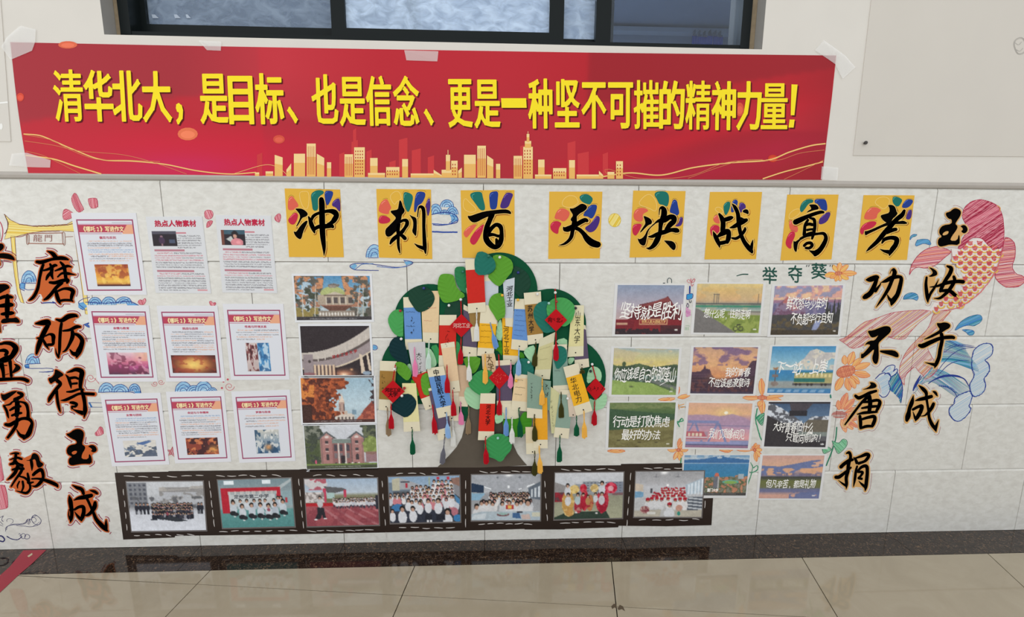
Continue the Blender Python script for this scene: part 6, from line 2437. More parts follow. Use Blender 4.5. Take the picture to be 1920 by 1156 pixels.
def q_bridge():
    p = Pic(120, 86)
    p.vgrad([(0, (222, 168, 140)), (24, (230, 176, 128)), (34, (196, 148, 160)), (56, (190, 146, 170)), (74, (222, 152, 156)), (100, (214, 144, 150))])
    p.glow(60, 22, 16, 10, (244, 206, 130), .9)
    n = p.fbm(6, 8, 71)
    p.put(p.inpoly([(0, 28), (30, 26), (50, 30), (70, 24), (90, 32), (100, 40), (100, 58), (0, 46)]), (172, 140, 172), .85)
    p.ell(60, 22, 3, 3.2, (252, 244, 220))
    bl = (124, 132, 180)
    p.rect(2, 40, 50, 45, bl)
    for a in ([(2, 66), (4, 66), (12, 45), (9, 45)], [(12, 45), (15, 45), (28, 88), (24, 88)], [(34, 88), (37, 88), (50, 45), (46, 45)], [(48, 45), (52, 45), (66, 88), (62, 88)]):
        p.poly(a, bl)
    p.rect(0, 50, 100, 50.8, (110, 110, 150))
    p.rect(0, 64, 34, 84, (170, 140, 160))
    p.poly([(0, 64), (28, 64), (34, 80), (0, 80)], (190, 92, 104))
    for k in range(4):
        p.rect(3 + k * 6, 68, 7 + k * 6, 74, (224, 206, 180))
    p.rect(0, 76, 34, 78, (216, 214, 220))
    p.rect(0, 86, 100, 92, (142, 148, 196))
    p.rect(0, 92, 100, 94, (92, 92, 130))
    p.rect(70, 83, 100, 86, (140, 148, 190))
    p.rect(0, 94, 100, 100, (150, 110, 140))
    p.grain(4, 8)
    p.soften(1)
    return p


def q_snow():
    p = Pic(122, 86, (66, 62, 66))
    n, n2 = p.fbm(10, 9, 81), p.fbm(22, 18, 82)
    p.vgrad([(0, (60, 84, 118)), (40, (96, 126, 160)), (100, (60, 56, 60))])
    m = p.Y > np.interp(p.X, [0, 10, 30, 45, 60, 72, 84, 100], [4, 6, 20, 32, 48, 32, 34, 32]) + 6 * (n - .5)
    p.put(m, (94, 96, 104))
    p.put(m & (n2 > .52) & (p.Y < 46), (206, 212, 222))
    p.put(m & (p.Y > 40) & (p.X > 60) & (p.Y < 70), (108, 100, 86))
    p.put((p.Y > 66) & (p.X > 44) & (p.Y < 76), (128, 138, 132))
    p.poly([(0, 30), (30, 50), (50, 62), (56, 76), (100, 78), (100, 100), (0, 100)], (58, 54, 58))
    p.rect(0, 0, 100, 5, (58, 54, 60))
    p.poly([(34, 4), (72, 4), (62, 20), (38, 20)], (76, 70, 78))
    p.rect(35, 20, 64, 31, (50, 48, 54))
    p.rect(76, 78, 100, 86, (110, 110, 114), .7)
    p.ell(94, 93, 2.8, 1.8, (220, 220, 220))
    p.grain(4, 9)
    p.soften(1)
    return p


def q_bay():
    p = Pic(126, 82)
    p.vgrad([(0, (96, 146, 190)), (10, (170, 190, 206)), (14, (90, 146, 196)), (26, (60, 128, 180)), (56, (52, 132, 176)), (64, (90, 120, 110)), (100, (96, 96, 80))])
    n, n2 = p.fbm(12, 10, 91), p.fbm(24, 18, 92)
    p.put((n > .56) & (p.Y < 10), (200, 210, 216), .7)
    p.poly([(0, 20), (0, 12), (30, 10), (42, 6), (54, 2), (66, 6), (100, 12), (100, 20)], (58, 110, 168))
    p.ell(54, 6, 4, 3, (210, 220, 226), .8)
    p.rect(0, 19, 100, 21, (176, 196, 210))
    m = p.Y > 54 + 8 * (n - .5) - (p.X > 80) * 4
    p.put(m, (92, 104, 74))
    p.put(m & (n2 > .55), (196, 128, 96))
    p.put(m & (n2 < .4), (132, 128, 112))
    p.ell(74, 66, 13, 5, (98, 176, 160))
    p.ell(74, 67, 10, 3.6, (134, 176, 84))
    p.rect(48, 52, 55, 82, (110, 112, 122))
    p.rect(54, 52, 56, 82, (176, 176, 176))
    p.poly([(48, 52), (50, 44), (54, 44), (56, 52)], (214, 104, 80))
    p.rect(85, 46, 94, 58, (160, 176, 186))
    p.rect(0, 93, 100, 100, (74, 72, 70))
    text_rows(p, 10, 84, 95, 3, [[(0, 1, (200, 200, 196))]], 93)
    p.grain(5, 10)
    p.soften(1)
    return p


def q_lake():
    p = Pic(122, 84)
    p.vgrad([(0, (206, 158, 146)), (24, (220, 170, 140)), (30, (216, 160, 130)), (48, (122, 120, 150)), (52, (70, 72, 70)), (60, (112, 118, 62)), (74, (110, 112, 74)), (80, (96, 106, 150)), (92, (214, 160, 140)), (100, (206, 156, 144))])
    n = p.fbm(7, 12, 101)
    m = p.inpoly([(0, 24), (30, 26), (60, 18), (80, 12), (98, 10), (100, 26), (60, 34), (50, 44), (0, 46)])
    p.put(m & (n > .3), (104, 118, 166))
    p.put((p.Y > 30) & (p.Y < 46) & (n > .54), (226, 166, 124), .9)
    p.put((p.Y > 42) & (p.Y < 49) & (p.fbm(30, 4, 103) > .5), (120, 110, 138))
    p.put((p.Y > 49) & (p.Y < 54), (72, 74, 66))
    p.put((p.Y > 82) & (n > .5) & (p.X > 50), (96, 112, 164), .9)
    p.put((p.Y > 76) & (p.Y < 86), (110, 112, 150), .6)
    p.ell(90, 93, 2.6, 1.6, (228, 222, 220))
    p.grain(4, 11)
    p.soften(1)
    return p


WH = (246, 244, 240)
QUO = [
 (q_gate, [(1158.5, 534), (1283.5, 534.5), (1276.5, 626), (1153, 626.5)], [('坚持就是胜利', .06, .36, 1.0, .70, 1.0)], 'poster of a dark red palace gate under a lilac sky'),
 (q_path, [(1307.5, 531.5), (1431, 532), (1422, 624), (1300.5, 623)], [('想什么呢,往前走啊', .14, .52, .85, .71, .7)], 'poster of a bicycle on a grassy path at sunset'),
 (q_valley, [(1453, 536), (1580.5, 534.5), (1571, 627), (1444.5, 627.5)], [('鲜衣怒马少年时', .2, .25, .8, .49, .9), ('不负韶华行且知', .28, .56, .9, .78, .9)], 'poster of a mountain valley with pines under pink clouds'),
 (q_hills, [(1151.5, 652), (1273.5, 654), (1267, 740), (1146.5, 739.5)], [('你应该是自己的那座山', .03, .42, .98, .7, 1.0)], 'poster of a green lawn and low wooded hills under a yellow sky'),
 (q_dusk, [(1301, 650.5), (1421.5, 650.5), (1412, 738), (1294, 737)], [('我的青春', .53, .44, .92, .62, .7), ('不应该是潦草诗', .28, .67, .93, .87, .9)], 'poster of dark city roofs under an orange dusk sky'),
 (q_train, [(1448.5, 649), (1568, 648.5), (1557, 737), (1438.5, 736)], [('下一站,上岸', .1, .3, .9, .6, 1.0)], 'poster of a green and yellow train by a bright blue sea'),
 (q_field, [(1143.5, 754.5), (1267, 754), (1261, 838), (1140.5, 838.5)], [('行动是打败焦虑', .06, .29, .93, .55, .5), ('最好的办法', .2, .59, .8, .83, .5)], 'poster of plain dark green and brown meadow slopes'),
 (q_bridge, [(1292, 754.5), (1411, 756), (1402, 840), (1284.5, 838)], [('我们顶峰相见', .36, .57, .93, .8, .7)], 'poster of a pink sunset behind a blue steel bridge'),
 (q_snow, [(1441.5, 753), (1557.5, 753), (1547.5, 838), (1432.5, 836.5)], [('大好青春怕什么', .12, .45, .78, .68, .9), ('只管向前跑!', .34, .69, .96, .9, .8)], 'poster of dark snowy mountains seen past a car mirror'),
 (q_bay, [(1283.5, 853), (1406, 853), (1398, 928.5), (1318, 927.5)], [], 'poster of a blue bay with a tower block and green sports ground'),
 (q_lake, [(1430.5, 853.5), (1546, 853.5), (1535, 934), (1422.5, 933.5)], [('但凡辛苦,都是礼物', .1, .56, .92, .76, .5)], 'poster of blue and orange clouds mirrored in a lake, lowest on the right'),
]
for i, (fn, c, txt, lab) in enumerate(QUO):
    if fn is q_bay:
        c = [(1283.5, 853), (1406, 853), (1398, 928.5), (1279, 928)]
    out = sub(c, -.045, -.03, 1.04, 1.04) if i not in (9,) else sub(c, -.02, -.015, 1.02, 1.06)
    V, F = quad_slab(out, 0.0003, 0.0010)
    sheet = mk('quote_poster', V, F, paper((222, 222, 222)), label=lab, cat='poster', group='quote posters right of the tree')
    fn().obj('print', c, 0.0014, parent=sheet)
    if txt or fn is q_bay:
        f = Fig(0.0017, 0.00001)
        for s_, x0, y0, x1, y1, wild in txt:
            text(f, s_, sub(c, x0, y0, x1, y1), WH, 0.008, wild)
        if fn is q_hills:
            f.line([(1237, 722), (1246, 717), (1255, 712), (1250, 709), (1246, 714), (1259, 712)], WH, 1.0)
        if fn is q_gate:
            text(f, '世界人民大团结万岁', sub(c, .39, .71, .76, .78), (232, 190, 130), 0.02)
        if fn is q_bay:
            text(f, '厦门大学', [(1326, 915), (1347, 915), (1347, 921.5), (1326, 921.5)], WH, 0.03, .6)
        f.obj('lettering', parent=sheet, kind='stuff')

# ---------------------------------------------------------------- the dark photo strip
BR = (44, 32, 26)
STRIP = [(215, 886), (315, 884), (316, 883), (560, 880), (568, 879), (850, 875), (1030, 873), (1164, 872), (1165, 869.5), (1279, 868), (1279, 905), (1316, 934), (1337, 933.5), (1334, 984), (1250, 986), (1160, 985), (1159, 988), (1060, 991), (1058, 992), (984, 992), (983, 991), (880, 994), (700, 998), (550, 1001), (328, 1004), (327, 1007), (231, 1011)]
V, F = poly_slab(STRIP, 0.0002, 0.0016)
board = mk('photo_strip_board', V, F, mat('dark_card', BR, 0.42, 0.35, 0.12, 14, 0.3), label='long dark brown card strip behind the row of class photos', cat='board')
stitches = []


def dash(x0, y0, x1, y1):
    f = Fig(0.0021, 0.00001)
    mx, my = (x0 + x1) / 2 + random.uniform(-.6, .6), (y0 + y1) / 2 + random.uniform(-.8, .8)
    f.line([(x0, y0), (mx, my), (x1, y1)], (206, 200, 196), 1.5, taper=True)
    f.obj('stitch', parent=board)


HR = [(232, 893, 18, 6, 27), (405, 892, 15, 6, 21), (587, 891, 16, 5, 25), (743, 888, 14, 5, 22), (899, 884, 17, 5, 20), (1052, 880, 16, 5, 22), (1207, 878, 17, 4, 19),
      (251, 1003, 12, 6, 20), (411, 995, 15, 7, 22), (576, 995, 17, 7, 18), (748, 989, 15, 5, 22), (897, 982, 14, 6, 17), (1050, 979, 17, 5, 22), (1198, 974, 15, 5, 25)]
for x, y, w, n, st in HR:
    for k in range(n):
        dash(x + k * st, y + random.uniform(-1.5, 1.5) - k * .25, x + k * st + w * random.uniform(.75, 1.15), y + random.uniform(-1.5, 2.5) - k * .25)
for x, y, L, n, st, sl in ((231, 916, 12, 4, 22, .09), (392, 901, 14, 5, 18, .12), (560, 897, 13, 5, 20, .10), (716, 901, 12, 5, 24, .08), (873, 900, 16, 4, 24, .0), (1021, 901, 12, 4, 21, .07), (1183, 886, 14, 5, 22, -.08), (1322, 938, 14, 1, 10, -.06)):
    for k in range(n):
        dash(x + k * st * sl, y + k * st, x + k * st * sl + L * sl, y + k * st + L)


# ---------------------------------------------------------------- class photos
def c_snow():
    p = Pic(144, 92)
    p.vgrad([(0, (200, 204, 210)), (30, (196, 200, 206)), (50, (130, 132, 138)), (62, (206, 210, 220)), (100, (222, 226, 236))])
    n = p.fbm(16, 12, 201)
    p.rect(0, 2, 26, 50, (128, 132, 140))
    for k in range(5):
        for j in range(4):
            p.rect(3 + j * 6, 5 + k * 9, 6 + j * 6, 10 + k * 9, (84, 88, 100))
    p.rect(42, 12, 100, 46, (150, 148, 148))
    p.poly([(42, 12), (48, 11), (52, 17), (80, 15), (84, 10), (100, 9), (100, 14), (42, 20)], (176, 172, 168))
    p.put((p.Y > 22) & (p.Y < 54) & (n > .5) & (p.X > 26), (186, 190, 198), .9)
    p.put((p.Y > 30) & (p.Y < 54) & (n < .4), (96, 98, 104), .9)
    p.crowd(30, 84, [(46, 1.1, 26), (51, 1.15, 26), (57, 1.2, 24), (65, 1.3, 18)], [(36, 38, 48), (30, 34, 46), (60, 60, 72), (150, 150, 160), (40, 44, 60)], 1)
    for x in (10, 15, 20, 25, 96, 92):
        p.person(x, 46, 1.5, (40, 42, 54), (34, 36, 46))
    p.poly([(36, 73), (60, 72), (76, 80), (62, 82), (40, 76)], (50, 54, 62))
    p.rect(27, 76, 36, 78, (40, 44, 56))
    p.ell(50, 66, 1.4, 4, (150, 60, 76))
    p.grain(6, 1)
    return p


def c_banner():
    p = Pic(138, 86)
    p.vgrad([(0, (120, 146, 156)), (18, (134, 154, 162)), (60, (150, 168, 172)), (64, (92, 154, 152)), (100, (78, 144, 142))])
    p.rect(8, 2, 22, 10, (228, 240, 246))
    p.rect(60, 2, 72, 10, (228, 240, 246))
    p.poly([(80, 18), (100, 0), (100, 6), (82, 24)], (176, 188, 192))
    p.rect(3, 18, 84, 26, (196, 30, 48))
    p.rect(3, 18, 13, 70, (196, 30, 48))
    p.rect(78, 18, 84, 46, (196, 30, 48))
    for k in range(34):
        p.rect(12 + k * 2, 25, 13 + k * 2, 31, (222, 210, 204))
    p.rect(13, 31, 76, 56, (196, 202, 204))
    p.rect(84, 26, 100, 56, (140, 168, 176))
    p.rect(90, 40, 93, 50, (196, 60, 70))
    wh = [(196, 206, 216), (180, 192, 206), (206, 212, 220)]
    for x in (18, 28, 37, 47, 55, 62, 74, 80, 84):
        p.person(x, 45 if x < 78 else 40, 2.1, random.Random(x).choice(wh), (40, 42, 48), stand=False)
    for x, y in ((18, 48), (30, 56), (43, 54), (55, 54), (66, 56), (75, 54), (86, 48)):
        p.person(x, y, 2.8, random.Random(int(x)).choice(wh), (40, 42, 48), stand=False)
        p.ell(x - 1, y + 22, 4.4, 5, (36, 38, 44))
        p.ell(x + 3, y + 24, 3.4, 4, (44, 46, 52))
        p.ell(x + 1, y + 29, 1.6, 1.4, (224, 224, 226))
    p.ell(66, 64, 2.4, 3.2, (150, 40, 60), .8)
    p.grain(5, 2)
    return p


def c_march():
    p = Pic(134, 88)
    p.vgrad([(0, (158, 182, 208)), (30, (186, 200, 214)), (36, (140, 140, 110)), (46, (110, 110, 80)), (56, (150, 130, 130)), (58, (176, 84, 92)), (100, (164, 74, 82))])
    n = p.fbm(10, 8, 211)
    p.poly([(0, 0), (28, 0), (32, 12), (28, 22), (8, 22), (0, 10)], (206, 202, 204))
    p.put((p.X < 30) & (p.Y < 24) & (n > .56), (186, 64, 84), .8)
    p.poly([(26, 16), (52, 20), (58, 24), (48, 28), (32, 34)], (96, 96, 100))
    for x in (25, 53):
        p.rect(x, 20 if x == 25 else 24, x + 4, 50 if x == 25 else 40, (206, 60, 90))
    p.rect(0, 28, 26, 50, (150, 140, 136))
    p.put((p.X < 26) & (p.Y > 28) & (p.Y < 50) & (p.fbm(30, 20, 212) > .52), (214, 206, 204))
    p.rect(30, 30, 40, 42, (170, 200, 196))
    p.rect(0, 51, 50, 58, (196, 32, 44))
    p.crowd(38, 98, [(42, .8, 34), (46, .9, 30), (49, 1.0, 24)], [(206, 206, 214), (190, 194, 206), (216, 214, 218)], 3, stand=True, legs=(60, 60, 74))
    p.rect(96, 36, 100, 66, (50, 50, 60))
    for k in range(5):
        p.poly([(22 + k * 16, 62), (26 + k * 16, 62), (60 + k * 22, 100), (52 + k * 22, 100)], (206, 150, 154), .45)
    p.put((p.Y > 60) & (n > .56), (140, 56, 68), .6)
    p.poly([(16, 60), (22, 60), (25, 64), (20, 84), (15, 86), (12, 84), (16, 72)], (44, 42, 50))
    p.poly([(20, 60), (25, 62), (27, 84), (23, 84)], (44, 42, 50))
    p.ell(20, 52, 4, 9, (196, 196, 200))
    p.poly([(12, 44), (20, 46), (20, 49), (12, 47)], (196, 196, 200))
    p.ell(20, 39, 2.2, 3.6, (44, 38, 38))
    p.ell(20, 41, 1.7, 2.4, (206, 156, 134))
    p.ell(13, 86, 2.4, 1.6, (230, 230, 232))
    p.ell(26, 84, 2.4, 1.6, (230, 230, 232))
    p.grain(6, 3)
    return p


def c_stands():
    p = Pic(134, 90)
    p.vgrad([(0, (134, 166, 200)), (24, (150, 176, 200)), (36, (70, 74, 80)), (100, (60, 64, 76))])
    p.rect(0, 12, 6, 40, (110, 130, 150))
    p.poly([(5, 6), (16, 2), (16, 30), (5, 30)], (190, 186, 160))
    p.poly([(16, 3), (30, 10), (50, 22), (50, 28), (16, 28)], (170, 172, 178))
    p.rect(17, 10, 30, 13, (80, 84, 96))
    p.rect(24, 14, 27, 24, (196, 40, 60))
    p.poly([(88, 6), (100, 4), (100, 40), (90, 34)], (150, 110, 96))
    p.poly([(86, 14), (100, 24), (100, 48), (90, 36)], (140, 140, 146))
    p.rect(57, 2, 58, 20, (170, 180, 130))
    p.rect(68, 2, 72, 8, (200, 50, 70))
    p.rect(82, 2, 86, 9, (200, 50, 70))
    wh = [(214, 216, 222), (196, 200, 210), (224, 222, 224), (206, 120, 130)]
    p.crowd(30, 60, [(24, 1.9, 5), (30, 1.9, 6)], wh, 5)
    p.crowd(60, 92, [(12, 1.9, 5), (22, 2.0, 6), (30, 2.0, 6)], wh, 6)
    p.crowd(0, 92, [(38, 1.9, 16), (45, 2.0, 15)], wh, 7)
    p.ell(12, 68, 9, 9, (54, 120, 180))
    p.crowd(24, 100, [(53, 2.4, 9)], wh, 8)
    p.poly([(92, 40), (100, 52), (100, 64), (94, 56)], (70, 130, 180))
    p.rect(6, 74, 88, 100, (48, 52, 66))
    for x, y, k in ((32, 56, 2.6), (43, 58, 2.7), (55, 54, 2.9), (69, 54, 3.2), (18, 70, 3.6), (33, 70, 3.2), (82, 78, 4.0), (88, 46, 2.6), (4, 74, 2.6)):
        p.person(x, y, k, (216, 218, 224), (40, 42, 54), stand=False)
    p.ell(92, 78, 5, 9, (190, 110, 124))
    p.ell(96, 92, 6, 8, (54, 126, 186))
    p.rect(50, 82, 60, 96, (36, 38, 48))
    p.rect(66, 82, 78, 96, (36, 38, 48))
    for x in (52, 57):
        p.rect(x, 94, x + 3, 100, (226, 226, 230))
    p.grain(6, 4)
    return p


def c_class(red=False, seed=0):
    p = Pic(132, 86)
    p.vgrad([(0, (150, 154, 162)), (38, (186, 190, 196)), (42, (150, 152, 158)), (100, (170, 172, 176))])
    if not red:
        p.poly([(0, 0), (100, 0), (70, 38), (30, 38)], (168, 172, 180))
        p.poly([(0, 18), (18, 24), (18, 40), (0, 38)], (36, 56, 84))
        p.poly([(0, 40), (20, 41), (12, 56), (0, 56)], (130, 176, 206))
        p.poly([(82, 30), (100, 16), (100, 56), (84, 52)], (96, 108, 122))
        for k in range(3):
            p.poly([(86 + k * 5, 34 - k * 3), (89 + k * 5, 32 - k * 3), (89 + k * 5, 50), (86 + k * 5, 50)], (206, 214, 222))
        for a in ([(18, 25), (29, 31), (29, 33), (18, 27)], [(80, 26), (92, 20), (92, 22), (80, 29)], [(52, 24), (55, 24), (55, 30), (52, 30)], [(68, 32), (73, 30), (73, 32), (68, 34)]):
            p.poly(a, (246, 250, 255))
        p.glow(54, 2, 5, 3, (255, 255, 255), 1)
        for x in (38, 70):
            p.ell(x, 7, 2, 1, (110, 116, 126))
            p.rect(x - .3, 4, x + .3, 11, (110, 116, 126))
    else:
        p.vgrad([(0, (158, 158, 162)), (25, (180, 180, 184)), (34, (196, 198, 204)), (100, (186, 186, 184))])
        p.glow(42, 3, 5, 4, (255, 255, 255), 1)
        p.rect(46, 28, 49, 33, (250, 250, 252))
        for x in (30, 62):
            p.ell(x, 12, 4, 1, (120, 120, 126))
            p.rect(x, 6, x + .8, 14, (120, 120, 126))
        p.poly([(0, 26), (12, 29), (12, 44), (0, 42)], (206, 190, 170))
        p.poly([(0, 44), (13, 45), (13, 56), (0, 58)], (110, 160, 196))
        p.poly([(74, 30), (100, 14), (100, 44), (76, 52)], (170, 190, 206))
        for k in range(5):
            p.poly([(77 + k * 5, 30 - k * 3), (80 + k * 5, 28 - k * 3), (80 + k * 5, 50), (77 + k * 5, 51)], (216, 228, 238))
        p.rect(23, 37, 26, 48, (76, 76, 84))
        p.rect(78, 56, 100, 100, (84, 92, 104))
        for k in range(6):
            p.poly([(76, 56 + k * 7), (100, 60 + k * 7), (100, 63 + k * 7), (80, 60 + k * 7)], (190, 196, 202))
    wh = [(214, 214, 216), (200, 202, 208), (222, 220, 220)]
    cap = (186, 24, 44) if red else None
    if red:
        p.crowd(38, 74, [(38, 1.3, 11), (43, 1.4, 12)], wh, 21, cap=cap)
        p.crowd(26, 76, [(49, 1.6, 13), (55, 1.9, 10)], wh, 22, cap=cap)
        p.crowd(14, 78, [(62, 2.5, 8)], wh, 23, cap=cap)
        p.poly([(0, 86), (40, 84), (38, 100), (0, 100)], (186, 178, 160))
        p.poly([(58, 86), (100, 84), (100, 100), (62, 100)], (186, 178, 160))
        p.ell(16, 84, 7, 8, (190, 150, 140))
        p.put((((p.X - 16) / 7) ** 2 + ((p.Y - 84) / 8) ** 2 < 1) & (p.fbm(40, 30, 3) > .5), (140, 60, 70))
        p.ell(66, 80, 5, 7, (206, 150, 130))
        p.ell(66, 92, 2.4, 4.4, (46, 150, 130))
        p.person(52, 74, 3.1, (216, 218, 222), stand=False)
        p.ell(52, 71, 3.4, 3.2, cap)
        p.ell(52, 92, 8, 10, (214, 216, 220))
        p.rect(20, 88, 32, 94, (230, 230, 226), .7)
    else:
        p.crowd(26, 84, [(42, 1.7, 15), (46, 1.9, 14), (51, 2.1, 12)], wh, 24)
        p.crowd(14, 90, [(58, 2.5, 9)], wh, 25)
        for x, y, k in ((8, 70, 3.6), (15, 62, 3), (22, 62, 3), (31, 64, 2.8), (45, 64, 2.9), (55, 62, 2.9), (66, 64, 3.2), (72, 62, 2.9), (82, 62, 4.2)):
            p.person(x, y, k, random.Random(int(x)).choice(wh), stand=False)
        p.rect(50, 66, 61, 76, (196, 60, 56))
        p.rect(53, 68, 58, 74, (236, 190, 80))
        p.poly([(0, 86), (16, 80), (100, 80), (100, 100), (0, 100)], (176, 192, 202))
        p.poly([(4, 88), (22, 84), (20, 96), (0, 97)], (206, 216, 222))
        p.ell(46, 87, 9, 4, (126, 80, 84))
        p.ell(46, 85.4, 7, 2.6, (150, 186, 180))
        p.poly([(60, 84), (70, 84), (72, 96), (60, 94)], (60, 100, 150))
        p.poly([(72, 88), (84, 86), (86, 98), (74, 98)], (206, 180, 170))
        p.rect(66, 80, 74, 84, (60, 64, 76))
        p.rect(88, 82, 100, 92, (206, 204, 180))
    p.grain(6, 5 + seed)
    return p


def c_lion():
    p = Pic(132, 88)
    p.vgrad([(0, (206, 208, 214)), (28, (196, 200, 206)), (44, (140, 146, 156)), (52, (150, 150, 126)), (100, (172, 172, 140))])
    p.poly([(0, 20), (16, 28), (16, 46), (0, 50)], (146, 142, 142))
    p.rect(30, 25, 42, 46, (142, 148, 158))
    p.rect(41, 19, 64, 46, (150, 156, 164))
    p.rect(76, 20, 100, 46, (128, 136, 152))
    for j in range(4):
        for k in range(11):
            p.rect(42 + k * 5.2, 22 + j * 5.4, 45 + k * 5.2, 24.4 + j * 5.4, (96, 104, 120))
    p.rect(0, 42, 16, 62, (160, 34, 48))
    p.put((p.X < 16) & (p.Y > 42) & (p.Y < 62) & (p.fbm(20, 14, 5) > .55), (100, 60, 66))
    p.rect(84, 44, 100, 50, (120, 70, 76), .7)
    p.poly([(0, 96), (20, 84), (76, 84), (82, 100), (0, 100)], (48, 66, 54))
    n = p.fbm(22, 18, 231)

    def costume(x, y, rx, ry, c1, c2):
        m = ((p.X - x) / rx) ** 2 + ((p.Y - y) / ry) ** 2 < 1 + .4 * (n - .5)
        p.put(m, c1)
        p.put(m & (n > .53), c2)
    costume(29, 36, 7, 9, (212, 170, 80), (232, 200, 120))
    costume(58, 34, 6, 9, (206, 170, 96), (232, 206, 150))
    costume(42, 34, 5, 9, (200, 22, 46), (226, 60, 80))
    costume(82, 34, 9, 12, (196, 20, 50), (230, 70, 96))
    p.ell(82, 35, 4, 6, (226, 206, 206), .7)
    costume(20, 64, 9, 26, (204, 152, 72), (228, 190, 110))
    costume(35, 72, 6, 16, (176, 34, 54), (190, 120, 110))
    costume(44, 60, 6, 22, (182, 20, 44), (212, 60, 70))
    costume(52, 66, 5, 18, (196, 120, 70), (176, 40, 52))
    costume(70, 62, 9, 26, (172, 18, 44), (206, 46, 66))
    costume(22, 86, 7, 8, (206, 150, 74), (230, 196, 120))
    for x, y, k, c in ((19, 28, 2.6, (206, 208, 214)), (69, 24, 2.8, (206, 208, 216)), (20, 48, 2.6, (210, 210, 212)), (34, 48, 2.4, (176, 196, 200)), (42, 48, 2.2, (186, 26, 50)), (49, 52, 2.0, (190, 140, 80)), (60, 47, 2.0, (210, 214, 220)), (69, 47, 2.6, (200, 196, 202))):
        p.person(x, y, k, c, stand=False)
    p.ell(32, 86, 2, 2, (224, 224, 220))
    p.ell(62, 88, 2, 2, (224, 224, 220))
    p.grain(6, 7)
    return p


PH = [(c_snow, [(237, 903), (380, 902), (386.5, 993), (247, 995)], 'class photo of a dark-clad crowd standing in snow'),
      (c_banner, [(408, 900), (545, 896), (552.5, 986), (417.5, 989)], 'class photo of a squatting group on a green floor before a red frame'),
      (c_march, [(570.5, 898), (707, 896), (710.5, 983), (576, 986)], 'class photo of a marching column on a red running track'),
      (c_stands, [(728, 894), (861, 891), (863, 977), (732, 980)], 'class photo of pupils sitting crowded on sunny steps'),
      (lambda: c_class(False, 0), [(884, 890), (1013.5, 888), (1012.5, 974.5), (884, 975)], 'class photo of white-shirted pupils behind desks in a lit classroom'),
      (c_lion, [(1041, 886.5), (1169, 885), (1166.5, 970), (1039, 973)], 'class photo of people in yellow and red lion costumes'),
      (lambda: c_class(True, 1), [(1192.5, 884), (1320, 883), (1315, 968.5), (1188.5, 968)], 'class photo of pupils in red caps, overlapping the bay poster')]
for i, (fn, c, lab) in enumerate(PH):
    out = sub(c, -.012, -.02, 1.016, 1.03)
    V, F = quad_slab(out, 0.0017 if i < 6 else 0.0024, 0.0028 if i < 6 else 0.0034)
    ph = mk('class_photo', V, F, mat('laminate_edge', (112, 106, 104), 0.3, 0.4), label=lab, cat='photo', group='class photos on the dark strip')
    p = fn()
    p.soften(1)
    p.obj('print', c, 0.0031 if i < 6 else 0.0037, parent=ph)
    if i == 1:
        f = Fig(0.0034, 0.00001)
        text(f, '定州市第二中学', [(438, 927), (504, 925), (504, 933), (439, 935)], (92, 96, 104), 0.03)
        f.obj('lettering', parent=ph, kind='stuff')

# ---------------------------------------------------------------- the wish tree
tree = empty('wish_tree', at(925, 700, 0.0016), 'large cut-paper tree with a dark green felt crown and grey-brown trunk', 'tree decoration')
f_ = [(936, 545, 72), (805, 598, 66), (1033, 607, 66), (786, 692, 72), (1062, 706, 74), (930, 680, 105), (850, 740, 62), (1000, 730, 70)]
cx0, cy0 = 928, 650
P = []
for k in range(150):
    a = 2 * math.pi * k / 150
    dx, dy = math.cos(a), math.sin(a)
    best = 0
    for x, y, r in f_:
        ox, oy = cx0 - x, cy0 - y
        b_ = ox * dx + oy * dy
        disc = b_ * b_ - (ox * ox + oy * oy - r * r)
        if disc > 0:
            best = max(best, -b_ + math.sqrt(disc))
    P.append((cx0 + dx * best, cy0 + dy * best))
P = [(x, min(y, 757 + (6 if 840 < x < 900 else 0) + (26 if 862 < x < 878 else 0))) for x, y in P]
V, F = poly_slab(P, 0.0022, 0.0050)
mk('crown', V, F, mat('green_felt', (22, 80, 54), 0.95, 0.05, 0.12, 60, 0.3), parent=tree)
TR = [(880, 740), (876, 775), (871, 800), (866, 820), (856, 838), (842, 854), (828, 868), (820, 876), (900, 876), (988, 872), (980, 863), (970, 850), (962, 832), (957, 812), (955, 780), (956, 745), (930, 735), (900, 735)]
V, F = poly_slab(TR, 0.0004, 0.0026)
mk('trunk', V, F, mat('trunk_paper', (96, 88, 78), 0.9, 0.08, 0.1, 40), parent=tree)

LEAFCOL = {'teal': (34, 112, 98), 'bright': (92, 156, 48), 'green': (60, 148, 84), 'dark': (28, 66, 50), 'navy': (12, 48, 54), 'pale': (162, 208, 166), 'mid': (74, 160, 86), 'grass': (66, 140, 34), 'deep': (44, 124, 78)}


